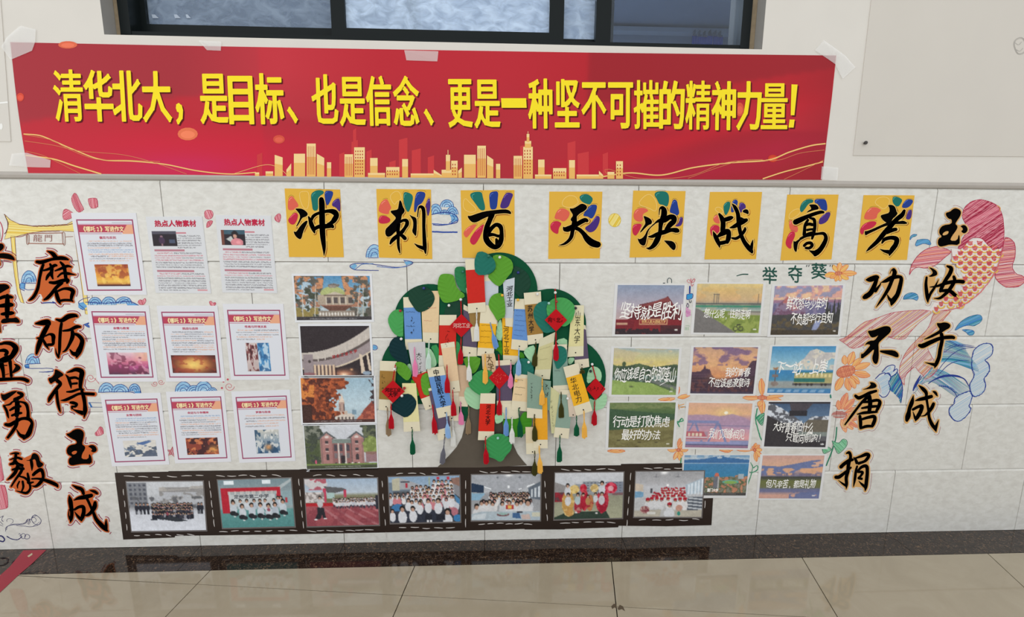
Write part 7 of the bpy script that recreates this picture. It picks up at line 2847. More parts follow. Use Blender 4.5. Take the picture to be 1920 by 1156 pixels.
def leaf(pts, col, depth, rib, label, pleat=4.2, amp=0.0012):
    """folded paper leaf: outline cut along its midrib and slanted pleats, then creased"""
    V3 = [at(u, v, depth) for u, v in chaikin(pts)]
    bm = bmesh.new()
    vs = [bm.verts.new((p.x, 0, p.z)) for p in V3]
    bm.faces.new(vs)
    a, b = at(rib[0][0], rib[0][1], depth), at(rib[1][0], rib[1][1], depth)
    d = Vector((b.x - a.x, 0, b.z - a.z))
    L = d.length
    d.normalize()
    n = Vector((-d.z, 0, d.x))
    geo = lambda: bm.verts[:] + bm.edges[:] + bm.faces[:]
    o = Vector((a.x, 0, a.z))
    bmesh.ops.bisect_plane(bm, geom=geo(), plane_co=o, plane_no=n, dist=1e-6)
    px = 0.00225
    step = pleat * px
    for sgn in (1, -1):
        # pleat lines slant back from the rib
        ln = (d * -0.75 + n * sgn).normalized()
        pn = Vector((-ln.z, 0, ln.x))
        for k in range(-6, int(L / step) + 7):
            co = o + d * (k * step)
            fs = [f for f in bm.faces if (f.calc_center_median() - o).dot(n) * sgn > 0]
            es = {e for f in fs for e in f.edges}
            vv = {v for f in fs for v in f.verts}
            if fs:
                bmesh.ops.bisect_plane(bm, geom=list(vv) + list(es) + fs, plane_co=co, plane_no=pn, dist=1e-6)
    for v in bm.verts:
        r = v.co - o
        s, t = r.dot(d), r.dot(n)
        q = (s + abs(t) * .75) / step
        tri = abs((q % 2) - 1)
        v.co.y = -(depth + amp * tri * min(1, abs(t) / 0.012 + .25) + 0.0018 - min(0.0018, abs(t) * .05))
    me_v = [tuple(v.co) for v in bm.verts]
    bm.verts.index_update()
    me_f = [tuple(v.index for v in f.verts) for f in bm.faces]
    bm.free()
    return mk('paper_leaf', me_v, me_f, mat('leaf_' + col, LEAFCOL[col], 0.7, 0.15), label=label, cat='paper leaf', group='folded paper leaves on the tree')


def pin(u, v, depth, col, label):
    names = {'white': (226, 226, 222), 'blue': (30, 44, 120), 'red': (160, 26, 34), 'yellow': (232, 178, 50), 'black': (26, 26, 40), 'green': (30, 110, 90), 'clear': (150, 196, 186)}
    c = at(u, v, depth)
    V, F = [], []
    prof = [(0.0014, 0.0), (0.0056, 0.002), (0.0060, 0.0045), (0.0048, 0.0080), (0.0024, 0.0100)]
    for r, h in prof:
        for k in range(8):
            a = 2 * math.pi * k / 8
            V.append((c.x + r * math.cos(a), c.y - h, c.z + r * math.sin(a)))
    for i in range(len(prof) - 1):
        F += [(i * 8 + k, i * 8 + (k + 1) % 8, i * 8 + 8 + (k + 1) % 8, i * 8 + 8 + k) for k in range(8)]
    F.append(tuple(range(32, 40)))
    return mk('push_pin', V, F, mat('pin_' + col, names[col], 0.25, 0.5), label=label, cat='push pin', group='push pins on the tree', smooth=True)


def tassel_geo(x0, y0, x1, y1, depth, w=4.4, frac=.34, strands=9):
    """cord, knot and hanging strands between two photo points"""
    a, b = at(x0, y0, depth + .001), at(x1, y1, depth + .001)
    px = (at(x0 + 1, y0, depth) - at(x0, y0, depth)).length
    k0 = a + (b - a) * frac
    V, F = [], []

    def tube(p, q, r0, r1, n=6):
        m = len(V)
        d = (q - p).normalized()
        s1 = d.cross(Vector((0, 1, 0))).normalized()
        s2 = d.cross(s1)
        for c, r in ((p, r0), (q, r1)):
            for k in range(n):
                t = 2 * math.pi * k / n
                V.append(tuple(c + s1 * (r * math.cos(t)) + s2 * (r * math.sin(t))))
        F.extend([(m + k, m + (k + 1) % n, m + n + (k + 1) % n, m + n + k) for k in range(n)])
        F.append(tuple(range(m + n, m + 2 * n)))
    rc = .55 * px
    off = Vector((.9 * px, 0, 0))
    tube(a, a + (k0 - a) * .5 + off, rc, rc)
    tube(a + (k0 - a) * .5 + off, k0, rc, rc)
    tube(a, a + (k0 - a) * .5 - off, rc, rc)
    tube(a + (k0 - a) * .5 - off, k0, rc, rc)
    cord = (list(V), list(F))
    V.clear()
    F.clear()
    d = (b - k0)
    tube(k0 - d * .03, k0 + d * .06, 1.0 * px, 1.3 * px, 8)
    tube(k0 + d * .06, k0 + d * .12, 1.3 * px, .9 * px, 8)
    W_ = w * px
    s1 = d.normalized().cross(Vector((0, 1, 0))).normalized()
    for k in range(strands):
        t = (k / (strands - 1) - .5) * 2
        dep = Vector((0, -0.0012 * math.cos(t * 1.4) - .0004 * (k % 2), 0))
        e = k0 + d * (1 - .10 * random.random() - .05 * abs(t)) + s1 * (t * W_ * .95) + dep * 1.5
        m_ = k0 + d * .42 + s1 * (t * W_ * .8) + dep * 2
        tube(k0 + d * .1 + s1 * (t * .7 * px), m_, .5 * px, W_ * .3, 4)
        tube(m_, e, W_ * .3, W_ * .26, 4)
    return cord, (V, F)


TC = {'white': (226, 226, 222), 'red': (186, 18, 36), 'pink': (232, 140, 182), 'mint': (204, 224, 214), 'blue': (112, 156, 212), 'lblue': (150, 186, 226), 'olive': (66, 64, 26), 'yellow': (240, 186, 84), 'green': (14, 90, 58),
      'tan': (160, 136, 106), 'grey': (110, 110, 120), 'brown': (150, 128, 100)}


def add_tassel(parent, t, depth):
    col, x0, y0, x1, y1 = t
    cord, sk = tassel_geo(x0, y0, x1, y1, depth)
    m = mat('thread_' + col, TC[col], 0.75, 0.15)
    ta = mk('tassel', sk[0], sk[1], m, parent=parent)
    mk('cord', cord[0], cord[1], m, parent=ta)


CARDC = (226, 217, 190)
TASSELS = []


def bookmark(c, bc, b0, b1, tas, depth, label, txt=None, tcol=(40, 38, 36), bold=0.0, tq=None, hole=True, lines=0, cardc=CARDC):
    bow = 0.0012
    c = [tuple(map(float, q)) for q in c]
    n = 7
    V, F = [], []
    for k in range(n):
        t = k / (n - 1)
        l, r = lerp(c[0], c[3], t), lerp(c[1], c[2], t)
        for q in (l, lerp(l, r, .5), r):
            V.append(tuple(at(q[0], q[1], depth + bow * math.sin(t * math.pi) + (.0006 if q not in (l, r) else 0))))
    for k in range(n - 1):
        for j in (0, 1):
            i = k * 3 + j
            F.append((i, i + 3, i + 4, i + 1))
    fr = len(V)
    V += [(x, y + .0005, z) for x, y, z in V]
    F += [tuple(i + fr for i in q)[::-1] for q in F]
    loop = [0, 1, 2] + [3 * k + 2 for k in range(1, n)] + [3 * n - 2, 3 * n - 3] + [3 * k for k in range(n - 2, 0, -1)]
    F += [(loop[i], loop[(i + 1) % len(loop)], loop[(i + 1) % len(loop)] + fr, loop[i] + fr) for i in range(len(loop))]
    card = mk('bookmark', V, F, mat('card_%d_%d_%d' % cardc, cardc, 0.8, 0.12, 0.04, 60), label=label, cat='bookmark', group='wish bookmarks hung on the tree')

    def dep(t):
        return depth + bow * math.sin(t * math.pi) + .0008
    if bc:
        V, F = [], []
        m = 6
        for k in range(m):
            t = b0 + (b1 - b0) * k / (m - 1)
            l, r = lerp(c[0], c[3], t), lerp(c[1], c[2], t)
            l, r = lerp(l, r, .0), lerp(l, r, 1.0)
            for q, e in ((l, 0), (lerp(l, r, .5), .0006), (r, 0)):
                V.append(tuple(at(q[0], q[1], dep(t) - .0005 + e)))
        for k in range(m - 1):
            for j in (0, 1):
                i = k * 3 + j
                F.append((i, i + 3, i + 4, i + 1))
        mk('band', V, F, mat('band_%d_%d_%d' % bc, bc, 0.8, 0.12, 0.08, 80), parent=card)
    f = Fig(depth + bow + .0018, 0.00001)
    if txt:
        q = sub(c, *(tq or (.35, b0 + .08, .65, b1 - .08)))
        text(f, txt, q, tcol, bold * .6, .35, vertical=True)
    if lines:
        for k in range(lines):
            a, b = sub(c, .12, b0 + (b1 - b0) * (k + .3) / (lines + .2), .12 + random.uniform(.4, .75), .9)[:2]
            m = max(2, int(abs(b[0] - a[0]) / 2.6))
            for j in range(m):
                p0, p1 = lerp(a, b, j / m), lerp(a, b, (j + .6) / m)
                f.line([(p0[0], p0[1] + random.uniform(-.8, .8)), (p1[0], p1[1] + random.uniform(-.8, .8))], tcol, .7, smooth=False)
    if f.P:
        f.obj('handwriting', parent=card, kind='stuff')
    if hole:
        h = lerp(lerp(c[0], c[3], .925), lerp(c[1], c[2], .925), .5)
        f = Fig(depth + .0014)
        f.ell(h[0], h[1], 1.3, 1.3, (24, 20, 20), 8)
        f.obj('punched_hole', parent=card)
    if tas:
        TASSELS.append((card, tas, depth + .002))
    return card


def diamond(cx, cy, r, ry, top, tas, depth, label, txt, tcol, rows=1):
    P = [(cx, cy - ry), (cx + r, cy), (cx, cy + ry), (cx - r, cy)]
    V, F = poly_slab(P, depth, depth + .0022)
    V = [(x, y - (0 if i % 4 in (1, 3) else .0006), z) for i, (x, y, z) in enumerate(V)]
    o = mk('diamond_tag', V, F, mat('red_card', (190, 18, 28), 0.7, 0.15, 0.1, 60), label=label, cat='hanging tag', group='red diamond tags on the tree')
    f = Fig(depth + .0034, 0.00001)
    if rows == 1:
        text(f, txt, [(cx - r * .72, cy - 5), (cx + r * .78, cy - 5), (cx + r * .78, cy + 4.5), (cx - r * .72, cy + 4.5)], tcol, .012, .4)
    else:
        h = (len(txt) + 1) // 2
        text(f, txt[:4], [(cx - r * .68, cy - 7), (cx + r * .68, cy - 7), (cx + r * .68, cy + 1), (cx - r * .68, cy + 1)], tcol, .02, .4)
        text(f, txt[4:], [(cx - r * .4, cy + 1), (cx + r * .4, cy + 1), (cx + r * .4, cy + 10), (cx - r * .4, cy + 10)], tcol, .02, .4)
    f.obj('handwriting', parent=o, kind='stuff')
    # cord above
    px = (at(cx + 1, cy, depth) - at(cx, cy, depth)).length
    a, b = at(top[0], top[1], depth + .001), at(cx, cy - ry, depth + .001)
    V, F = [], []
    n = 14
    for k in range(n + 1):
        p = a + (b - a) * (k / n)
        w = (.8 + .45 * (k % 2)) * px
        V += [(p.x - w, p.y, p.z), (p.x, p.y - w, p.z), (p.x + w, p.y, p.z), (p.x, p.y + w, p.z)]
    for k in range(n):
        F += [(4 * k + j, 4 * k + (j + 1) % 4, 4 * k + 4 + (j + 1) % 4, 4 * k + 4 + j) for j in range(4)]
    mk('cord', V, F, mat('thread_red', TC['red'], 0.75, 0.15), parent=o)
    add_tassel(o, tas, depth + .001)
    return o


def cr(x0, y0, s, t):
    return [tuple(q) for q in crop(x0, y0, s, t)]


LB, BLUEB, REDB, YELB, OCH, PUR, GG, PY = (198, 206, 214), (104, 148, 208), (204, 46, 38), (240, 180, 44), (160, 122, 62), (94, 82, 104), (132, 162, 148), (218, 210, 152)
PEACH = (230, 202, 160)
# back to front: ('leaf', outline, colour, midrib, label) / ('tag', ...) / ('dia', ...) / ('pin', ...)
ITEMS = [
 ('leaf', cr(840, 460, 6.42, '790,240 860,260 960,330 1000,440 980,530 910,620 870,630 800,560 755,470 755,400 785,330'), 'dark', ((968, 500), (975, 557)), 'dark green paper leaf at the right shoulder of the top crown'),
 ('leaf', cr(700, 460, 6.42, '170,900 200,820 260,770 340,765 365,800 360,1040 360,1105 270,1080 210,1010'), 'mid', ((752, 582), (740, 632)), 'plain green round leaf at the far left edge of the crown'),
 ('leaf', cr(700, 600, 7.224, '770,350 885,320 900,600 860,580 820,440'), 'green', ((822, 645), (818, 682)), 'green leaf slipped under the red bookmark with the low red tassel'),
 ('leaf', cr(830, 580, 7.224, '175,420 235,450 250,600 240,750 180,750 170,560'), 'green', ((858, 640), (860, 683)), 'narrow green leaf beside the thin red tassel at mid left'),
 ('leaf', cr(700, 600, 7.224, '690,370 770,375 830,470 860,570 850,620 790,640 735,655 700,560'), 'pale', ((796, 652), (815, 686)), 'pale green leaf behind the mint tassel'),
 ('leaf', cr(700, 600, 7.224, '450,600 500,580 520,640 530,740 490,720'), 'pale', ((766, 682), (772, 702)), 'sliver of pale leaf left of the grey-white bookmark'),
 ('leaf', cr(830, 580, 7.224, '750,160 800,120 815,420 740,415 715,350'), 'pale', ((938, 600), (936, 636)), 'pale green leaf between the two middle yellow bookmarks'),
 ('leaf', cr(830, 580, 7.224, '705,560 750,430 800,405 815,650 745,545'), 'grass', ((940, 640), (930, 656)), 'grass green leaf just under the pale one between yellow bookmarks'),
 ('leaf', cr(970, 620, 6.42, '20,250 75,262 92,335 30,335'), 'grass', ((975, 662), (984, 670)), 'small grass green leaf tip right of the light blue tassel'),
 ('leaf', [(1041, 637), (1063, 632), (1064, 652), (1050, 648)], 'pale', ((1044, 640), (1062, 648)), 'pale leaf patch left of the light yellow vertical bookmark'),
 ('leaf', cr(970, 620, 6.42, '605,320 702,320 655,395 612,405'), 'pale', ((1066, 672), (1076, 676)), 'pale leaf patch directly under the light yellow vertical bookmark'),
 ('leaf', cr(970, 620, 6.42, '830,600 850,470 900,420 980,440 1020,520 1000,620 930,570 860,640'), 'pale', ((1110, 690), (1126, 714)), 'pale green leaf behind the far right diamond, upper one'),
 ('leaf', cr(970, 620, 6.42, '850,800 940,840 1060,730 1085,820 1050,920 980,950 900,965'), 'pale', ((1136, 738), (1114, 766)), 'pale green leaf behind the far right diamond, lower one'),
 ('leaf', cr(700, 460, 6.42, '990,260 1050,250 1110,260 1130,400 1125,580 1060,550 1010,480 985,400 975,310'), 'deep', ((862, 502), (870, 548)), 'mid green leaf left of the top red bookmark'),
 ('leaf', cr(700, 460, 6.42, '850,790 900,700 1040,640 1130,620 1130,700 1090,820 1060,830 960,930 915,945 870,880'), 'dark', ((868, 562), (842, 604)), 'dark green leaf above the upper left diamond tag'),
 ('tag', [(869, 570), (895, 585), (894, 668), (867, 668)], PUR, .1, .8, ('white', 878.5, 662, 880, 715), 'purple bookmark with a white tassel, half under the upper left diamond', None),
 ('tag', [(874, 540), (902, 540), (900, 640), (885, 640)], (150, 120, 70), .1, .72, None, 'brown bookmark peeping out below the top red bookmark', None),
 ('tag', [(908, 515), (935, 512), (933, 611), (902, 609)], LB, .13, .78, ('blue', 919, 604, 931, 654), 'pale grey bookmark with a slanting blue tassel, right of the top red one', None),
 ('tag', [(902, 571), (934, 573), (925.5, 668), (894.5, 666.5)], YELB, .36, .84, ('yellow', 909.7, 662, 910, 720), 'yellow bookmark with rows of small writing and a yellow tassel', None, dict(lines=4, tcol=(90, 70, 20))),
 ('tag', [(941, 583), (970, 583), (972, 684), (943.5, 682)], YELB, .13, .83, ('pink', 958, 679, 957, 728), 'yellow bookmark with four big characters and a pink tassel', '河北工业', dict(tq=(.08, .28, .42, .82))),
 ('tag', [(943, 526), (965, 520), (962, 613), (948, 611)], LB, .0, .82, None, 'pale grey bookmark with four black characters near the crown top', '河北工业', dict(tq=(.28, .15, .85, .58), bold=.02, tcol=(20, 20, 20), hole=False)),
 ('tag', [(966, 560), (992, 560), (989, 658), (958, 654)], BLUEB, .2, .8, ('lblue', 973, 652, 972, 704), 'blue bookmark with faint writing and a light blue tassel, right of centre', None, dict(lines=6, tcol=(70, 96, 150))),
 ('tag', [(982, 549), (1014, 546), (1019, 642), (990, 646)], OCH, .23, .82, ('olive', 1005, 640, 1002, 688), 'ochre brown bookmark with dark characters and an olive tassel', '苏州大学', dict(tq=(.15, .25, .45, .78), bold=.02)),
 ('tag', [(1075, 600), (1098, 610), (1105, 687), (1078, 693)], PUR, .1, .80, ('olive', 1091, 688, 1092, 700), 'purple bookmark behind the light yellow vertical one', None),
 ('tag', [(1072, 572), (1095, 572), (1094, 667), (1064, 669)], (224, 216, 160), .2, .8, None, 'light yellow bookmark with thin vertical characters, upper right', '山东大学', dict(tq=(.35, .1, .75, .74), cardc=(224, 218, 186))),
 ('leaf', cr(960, 500, 6.42, '250,560 275,470 340,415 430,410 440,440 500,640 530,760 500,780 390,800 340,740 280,660'), 'teal', ((1020, 566), (1024, 622)), 'teal folded leaf left of the upper right diamond'),
 ('leaf', cr(960, 500, 6.42, '410,480 460,400 540,365 640,370 720,420 760,480 755,560 720,660 650,715 600,715 560,690 450,600 425,590'), 'mid', ((1044, 558), (1056, 610)), 'large plain green leaf behind the upper right diamond'),
 ('tag', [(1012, 636), (1041, 622), (1031, 711), (1001, 709)], (206, 200, 150), .2, .78, ('yellow', 1017, 708, 1016, 760), 'pale khaki bookmark with faint writing and a plump yellow tassel', None, dict(lines=2, tcol=(170, 164, 120), cardc=(214, 210, 180))),
 ('tag', [(1036, 646), (1063, 645), (1066.6, 740), (1037, 742)], GG, .1, .8, None, 'grey-green bookmark under the teal leaf, right of the khaki one', None, dict(lines=2)),
 ('leaf', cr(970, 620, 6.42, '430,210 480,180 540,180 590,220 600,340 550,410 480,470 450,400 430,300'), 'teal', ((1054, 650), (1046, 692)), 'teal leaf right of the thin red diamond tassel'),
 ('tag', [(756, 557), (787, 556), (792, 655), (760, 655)], BLUEB, .2, .8, ('pink', 777, 650, 779, 707), 'blue bookmark with scattered words and a pink tassel, upper left', '~~', dict(tq=(.3, .4, .6, .72), lines=2)),
 ('tag', [(789, 545), (824, 545), (822, 643), (793, 642)], PEACH, .0, .8, ('mint', 804.5, 638, 803, 694), 'peach bookmark with a mint tassel, right of the upper left blue one', None, dict(lines=3, tcol=(206, 130, 110))),
 ('tag', [(824, 590), (856, 590), (854, 688), (822.5, 687)], REDB, .2, .78, ('red', 838, 683, 839, 738), 'red bookmark with a bright red tassel, left of the upper left diamond', '~~~~', dict(tq=(.3, .3, .6, .7), tcol=(110, 20, 20))),
 ('leaf', cr(700, 460, 6.42, '420,590 440,530 520,490 620,490 700,540 735,600 740,660 690,750 590,800 530,800 470,720 425,650'), 'dark', ((795, 536), (786, 585)), 'dark green pleated leaf over the upper left blue bookmark'),
 ('leaf', cr(700, 460, 6.42, '825,340 920,340 970,360 985,430 1010,520 1120,600 1040,655 900,690 840,685 800,620 775,540 775,440 795,370'), 'bright', ((830, 514), (850, 563)), 'big bright green pleated leaf at the upper left of the crown'),
 ('tag', [(872, 486), (906, 484), (911, 584), (878, 587)], REDB, .2, .82, ('white', 893.7, 580, 893.7, 641), 'plain red bookmark with a long white tassel at the crown top', None),
 ('leaf', cr(840, 460, 6.42, '525,130 600,105 700,130 780,190 785,300 700,400 640,480 600,490 540,450 465,360 560,310 580,220'), 'bright', ((940, 480), (934, 534)), 'bright green leaf with a white pin at the very top of the crown'),
 ('leaf', cr(840, 460, 6.42, '360,75 430,70 540,140 580,230 560,300 480,355 330,355 315,190 340,110'), 'teal', ((902, 474), (904, 514)), 'teal crumpled leaf at the very top of the crown'),
 ('leaf', cr(840, 460, 6.42, '485,700 510,620 570,575 660,570 690,700 690,860 630,880 595,915 550,830 500,760'), 'bright', ((940, 552), (932, 602)), 'bright green leaf with a yellow pin left of the four-character grey bookmark'),
 ('leaf', cr(970, 620, 6.42, '130,190 215,165 210,300 190,400 140,350 100,300 70,250'), 'pale', ((998, 650), (996, 680)), 'mint green leaf between the olive and light blue tassels'),
 ('leaf', [(961, 691), (966, 680), (976, 671), (988, 671), (996, 678), (1001, 688), (1001, 712), (988, 724), (976, 714), (963, 705)], 'teal', ((985, 672), (987, 722)), 'teal folded leaf just below the mint one, right of centre'),
 ('leaf', cr(700, 600, 7.224, '220,310 270,240 320,222 400,240 430,330 480,500 490,580 450,605 370,575 260,500 225,440 210,380'), 'navy', ((748, 633), (762, 683)), 'nearly black teal leaf at the left edge, under the plain green round leaf'),
 ('tag', [(712.5, 676), (744, 677), (737, 770), (710, 768)], OCH, .2, .78, ('brown', 726, 763, 729, 818), 'ochre bookmark at the far left with a tan tassel', '~~~', dict(tq=(.12, .28, .35, .6), tcol=(110, 84, 40))),
 ('leaf', cr(700, 600, 7.224, '290,590 330,555 400,570 450,600 510,690 520,750 465,825 390,770 310,690 330,640'), 'bright', ((746, 680), (764, 713)), 'bright green leaf right of the far left ochre bookmark'),
 ('tag', [(764, 642), (797, 640), (800, 708), (777, 716)], (200, 198, 200), .0, .8, None, 'grey-white tilted bookmark with flowing script, under the pink tassel', '大~~~大学', dict(tq=(.4, .28, .75, 1.0), bold=.01, hole=False)),
 ('tag', [(772, 706), (803, 695), (816, 762), (798, 769)], REDB, .0, .66, ('red', 811, 757.5, 816, 814), 'tilted red bookmark partly hidden by green leaves at mid left', None),
 ('leaf', cr(700, 600, 7.224, '510,790 560,830 600,930 628,1030 560,1000 515,920'), 'grass', ((773, 712), (786, 742)), 'thin grass green leaf on the left rim of the tilted red bookmark'),
 ('leaf', cr(700, 600, 7.224, '640,760 740,690 760,850 800,990 700,1030 650,920'), 'bright', ((794, 700), (804, 740)), 'bright green leaf lying over the tilted red bookmark'),
 ('tag', [(856, 683), (884, 686), (877, 762), (851, 761)], (208, 178, 148), .0, .76, ('pink', 863.5, 752, 865, 797), 'beige bookmark with a pink tassel, left of the green chevron leaf', None, dict(tcol=(120, 90, 70))),
 ('tag', [(833, 735), (860, 735), (861, 789), (833, 787)], (214, 204, 180), .1, .8, ('white', 849, 781, 850, 838), 'small cream bookmark with a thin white tassel at the lower left', None),
 ('tag', [(803, 728), (832, 722), (848, 818), (822, 826)], PUR, .05, .80, ('grey', 834, 817, 829, 871), 'purple bookmark with a grey tassel hanging at the lower left', None),
 ('tag', [(826, 644), (852, 640), (863, 733), (841, 736)], (230, 200, 162), .1, .78, ('red', 848.7, 730, 851, 781), 'peach bookmark with a dark red tassel, right of the slanted blue one', None),
 ('tag', [(800, 690), (832, 686), (851, 777), (821.6, 784)], BLUEB, .18, .8, ('lblue', 837, 772, 840.5, 822), 'slanted blue bookmark with large black characters and a pale blue tassel', '中国民航大学', dict(tq=(.32, .04, .66, .8), bold=.02, tcol=(20, 22, 30))),
 ('tag', [(754, 718), (780, 718), (788, 807.6), (757, 809)], (228, 220, 164), .0, .8, ('green', 773, 803.5, 774, 853), 'pale yellow bookmark with a dark green tassel at the lower left', None),
 ('leaf', cr(830, 580, 7.224, '265,640 520,630 500,760 430,870 370,850 310,760'), 'bright', ((885, 668), (886, 700)), 'bright green leaf behind the white tassel of the purple bookmark'),
 ('tag', [(903, 664), (927, 662), (936, 702), (905, 692)], (220, 192, 152), .0, 1.0, None, 'short peach card with brush writing behind the yellow tassel', '大学', dict(tq=(.35, .05, .75, .9), hole=False, bold=.02, tcol=(100, 76, 50))),
 ('tag', [(938, 678), (957, 680), (957, 697), (938, 697)], None, 0, 1, None, 'small cream card edge under the big-character yellow bookmark', None),
 ('leaf', cr(860, 700, 5.779, '60,250 60,190 100,130 180,200 270,250 350,190 365,240 310,320 220,385 180,385 100,340'), 'pale', ((900, 716), (898, 764)), 'pale green fan leaf under the green chevron leaf'),
 ('leaf', [(877, 717), (885, 705), (898, 694), (912, 692), (925, 697), (927, 712), (928, 724), (918, 735), (907, 743), (893, 737), (882, 728)], 'green', ((910, 693), (906, 742)), 'green chevron-pleated leaf at the centre of the crown'),
 ('tag', [(1026, 719), (1050, 738), (1052, 812), (1034, 812)], (206, 204, 156), .0, 1.0, None, 'pale yellow-green bookmark behind the lower grey-green one', '~~~~~~', dict(tq=(.1, .3, .35, .85), tcol=(150, 150, 116), hole=False)),
 ('tag', [(1050, 730), (1076, 731), (1066, 822), (1038, 819)], (140, 165, 150), .1, .79, ('green', 1050, 815, 1048.6, 867), 'grey-green bookmark with a ragged green tassel, lower right', None),
 ('tag', [(1063, 738), (1079, 740), (1083, 780), (1067, 781)], (214, 196, 176), .0, 1.0, ('green', 1081, 778, 1081, 818), 'narrow beige bookmark with a green tassel beside the big yellow one', None),
 ('tag', [(1017, 712), (1033, 714), (1031, 768), (1022, 770)], (128, 158, 142), .0, 1.0, None, 'narrow grey-green bookmark with black smudged words', '~~', dict(tq=(.05, .05, .75, .6), bold=.06, hole=False)),
 ('tag', [(1056, 688), (1084, 680), (1111, 769.5), (1080.6, 779.6)], YELB, .22, .8, ('yellow', 1095, 769, 1096, 822), 'slanted yellow bookmark with spaced characters at the right', '华北电力', dict(tq=(.2, .25, .6, .76))),
 ('tag', [(929, 676), (957, 674), (962, 771), (932, 771)], PUR, .1, .79, None, 'purple bookmark half under the central diamond', None),
 ('tag', [(936, 755), (975, 757), (974, 786), (945, 785)], None, 0, 1, ('white', 960, 780, 960, 832), 'wide cream bookmark end with a white tassel, low in the middle', None),
 ('tag', [(966, 700), (992, 703), (990, 771), (958, 768)], (230, 204, 162), .1, .74, ('green', 972.5, 764, 976, 821), 'peach bookmark with small writing and a long dark green tassel', None, dict(lines=3)),
 ('leaf', cr(860, 700, 5.779, '390,430 490,410 490,500 440,540 395,540'), 'pale', ((930, 778), (942, 786)), 'small pale leaf right of the low red bookmark'),
 ('leaf', cr(860, 700, 5.779, '475,530 490,490 660,490 700,410 760,420 795,500 790,570 700,670 620,690 550,670 490,610'), 'grass', ((990, 775), (962, 815)), 'wide grass green leaf at the bottom of the crown'),
 ('tag', [(901, 737), (929, 737), (926, 825), (896, 824.5)], (214, 46, 32), .22, .81, ('red', 910, 819, 912, 871), 'low red bookmark with black characters on the trunk', '河北大学', dict(tq=(.42, .24, .72, .68), bold=.02, tcol=(40, 10, 8))),
 ('tag', [(985, 800), (1012, 800), (1010, 850), (987, 851)], (222, 206, 170), .0, .6, ('olive', 1002.7, 844.5, 1002, 893), 'cream bookmark end with an olive tassel reaching the photo strip', None),
 ('tag', [(1000, 745), (1026, 745), (1027, 840), (1000, 840)], (234, 166, 44), .0, .83, ('yellow', 1011, 835, 1013, 888), 'orange-yellow bookmark with a pale yellow tassel, low on the right', None),
 ('tag', [(989, 696), (1016, 708), (1017, 784), (988, 783)], (134, 160, 144), .0, .78, ('olive', 1002, 776, 1003, 827), 'grey-green bookmark with a vertical note and a dark olive tassel', '~~~~~~', dict(tq=(.22, .2, .36, .6))),
 ('tas', ('blue', 949, 763, 949, 818), 'loose blue tassel beside the wide cream bookmark end'),
 ('tas', ('brown', 879, 760, 878, 815), 'loose brown tassel hanging over the left side of the trunk'),
 ('tas', ('olive', 1052, 734, 1052.5, 784), 'olive tassel below the grey-green bookmark under the teal leaf'),
 ('leaf', cr(860, 700, 5.779, '275,770 300,710 370,660 430,645 500,660 560,700 580,740 570,830 510,890 480,940 440,955 390,920 320,900 290,850'), 'green', ((934, 812), (937, 865)), 'green pleated leaf stuck low on the trunk'),
 ('leaf', cr(700, 700, 6.085, '190,380 260,270 330,235 420,225 490,300 490,370 450,450 370,505 300,470 210,420'), 'navy', ((756, 738), (760, 783)), 'nearly black teal leaf beside the lower left diamond'),
 ('dia', 865, 610, 21.5, 22, (864, 561), ('red', 864.6, 632, 863, 684), 'red diamond tag with pale writing, upper left', '河北工业', (226, 180, 170), 1),
 ('dia', 1042.5, 599.7, 21, 21.5, (1041, 541), ('red', 1042.5, 621, 1042.5, 677), 'red diamond tag with black writing, hung from the upper right crown', '向~北~', (40, 8, 10), 1),
 ('dia', 736.7, 733.6, 21.8, 21.5, (741.5, 683), ('red', 733, 755, 734, 806), 'red diamond tag with two lines of black writing, lower left', '河北工业大学', (40, 8, 10), 2),
 ('dia', 936, 708, 19.5, 21.5, (935, 664), ('red', 937, 729, 936, 780), 'red diamond tag with faint reddish writing at the centre', '~~~~~~', (224, 96, 84), 2),
 ('dia', 1117, 729, 18.5, 21, (1110, 682), ('red', 1115, 750, 1114, 798), 'red diamond tag with scribbled black writing at the right edge', '~~~~', (50, 12, 14), 1),
]
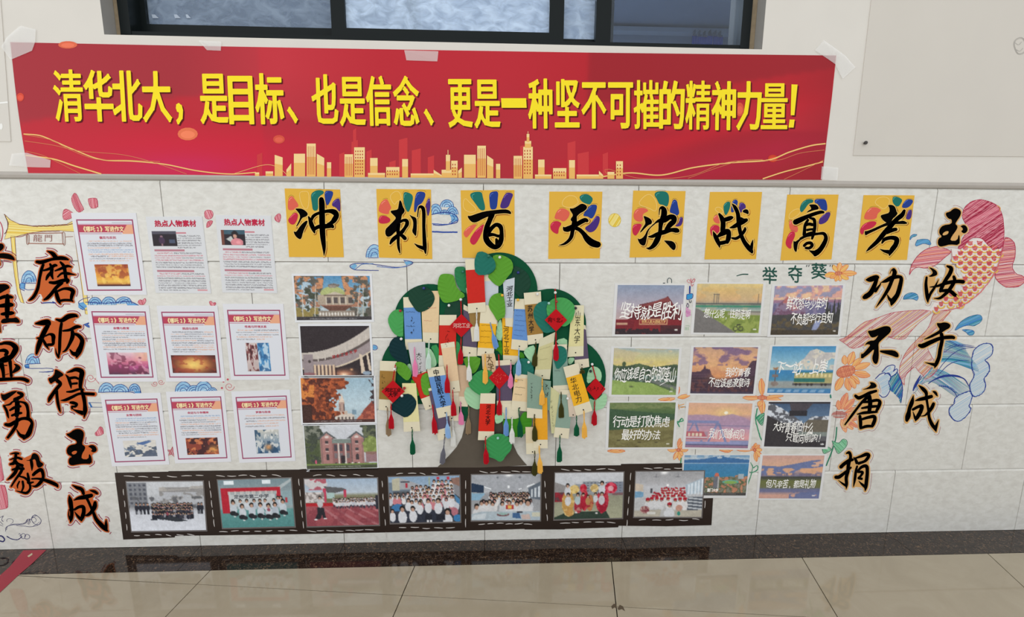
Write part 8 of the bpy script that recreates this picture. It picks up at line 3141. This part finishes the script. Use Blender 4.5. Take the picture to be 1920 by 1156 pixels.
PINS = [(795, 540, 'blue', 'blue pin on the dark green pleated leaf, upper left'), (751, 582, 'red', 'red pin on the plain round leaf at the far left'), (842, 572, 'white', 'white pin on the dark leaf above the upper left diamond'),
        (937, 482, 'white', 'white pin on the bright green leaf at the top'), (971.5, 510.5, 'blue', 'blue pin on the dark leaf of the right shoulder'), (941.7, 553, 'yellow', 'yellow pin on the bright leaf by the grey four-character bookmark'),
        (971, 561.6, 'yellow', 'yellow pin at the top of the blue bookmark right of centre'), (1007.5, 551, 'white', 'white pin on the ochre bookmark of the upper right'), (1043, 565, 'red', 'red pin on the cord of the upper right diamond'),
        (1079, 577, 'black', 'black pin at the top of the light yellow vertical bookmark'), (752.6, 634.6, 'white', 'white pin on the nearly black leaf at the left edge'), (758.4, 726.7, 'red', 'red pin on the pale yellow bookmark, lower left'),
        (754, 741, 'white', 'white pin beside the lower left diamond'), (1107, 695, 'black', 'black pin on the pale leaf at the right edge'), (933.5, 820, 'clear', 'greenish pin on the low leaf over the trunk'),
        (967.7, 713, 'yellow', 'yellow pin on the peach bookmark with the long green tassel'), (1110, 682, 'white', 'white pin holding the right edge diamond'), (1064, 746, 'white', 'white pin on the narrow beige bookmark'),
        (868, 509, 'green', 'dark green pin on the mid green leaf by the top red bookmark'), (864, 561, 'white', 'white pin holding the upper left diamond'), (991, 678, 'white', 'white pin on the mint leaf'), (740, 691, 'white', 'white pin holding the lower left diamond cord'),
        (1041, 548, 'white', 'white pin holding the cord of the upper right diamond'), (916, 480, 'green', 'dark green pin on the teal leaf at the very top'), (1029, 568, 'clear', 'greenish pin on the teal leaf by the upper right diamond')]
base = 0.0060
# each piece rests on whatever it overlaps: stack depths accordingly
placed = []


def stack(boxes, thick):
    d = base
    for (x0, y0, x1, y1, top) in placed:
        for (a0, b0, a1, b1) in boxes:
            if a0 < x1 and a1 > x0 and b0 < y1 and b1 > y0:
                d = max(d, top)
    for q in boxes:
        placed.append(q + (d + thick,))
    return d


def bounds(P, m=0):
    P = np.array(P)
    return (P[:, 0].min() + m, P[:, 1].min() + m, P[:, 0].max() - m, P[:, 1].max() - m)


def tbox(t):
    return (min(t[1], t[3]) - 3, t[2] + (t[4] - t[2]) * .3, max(t[1], t[3]) + 3, t[4])


for it in ITEMS:
    if it[0] == 'leaf':
        leaf(it[1], it[2], stack([bounds(it[1], 2)], 0.0034), it[3], it[4])
    elif it[0] == 'tag':
        kw = it[8] if len(it) > 8 else {}
        c = it[1]
        bx = [bounds(sub(c, 0, k / 4, 1, (k + 1) / 4), 1) for k in range(4)]
        bookmark(c, it[2], it[3], it[4], it[5], stack(bx, 0.0024), it[6], txt=it[7], **kw)
    elif it[0] == 'tas':
        d = stack([tbox(it[1])], 0.003)
        cord, sk = tassel_geo(*it[1][1:], d)
        m = mat('thread_' + it[1][0], TC[it[1][0]], 0.75, 0.15)
        t_ = mk('tassel', sk[0], sk[1], m, label=it[2], cat='tassel', group='loose tassels on the tree')
        mk('cord', cord[0], cord[1], m, parent=t_)
    else:
        d = stack([(it[1] - it[3] * .6, it[2] - it[4] * .6, it[1] + it[3] * .6, it[2] + it[4] * .6), (it[1] - 2, it[5][1], it[1] + 2, it[2])], 0.005)
        diamond(it[1], it[2], it[3], it[4], it[5], it[6], d, it[7], it[8], it[9], it[10])
for card, tas, d in TASSELS:
    bx = tbox(tas)
    add_tassel(card, tas, max([d] + [q[4] for q in placed if bx[0] + 1 < q[2] and bx[2] - 1 > q[0] and bx[1] < q[3] and bx[3] > q[1]]))
for u, v, c, lab in PINS:
    pin(u, v, max([base] + [q[4] for q in placed if q[0] - 2 < u < q[2] + 2 and q[1] - 2 < v < q[3] + 2]), c, lab)
bpy.data.objects.remove(_fo)
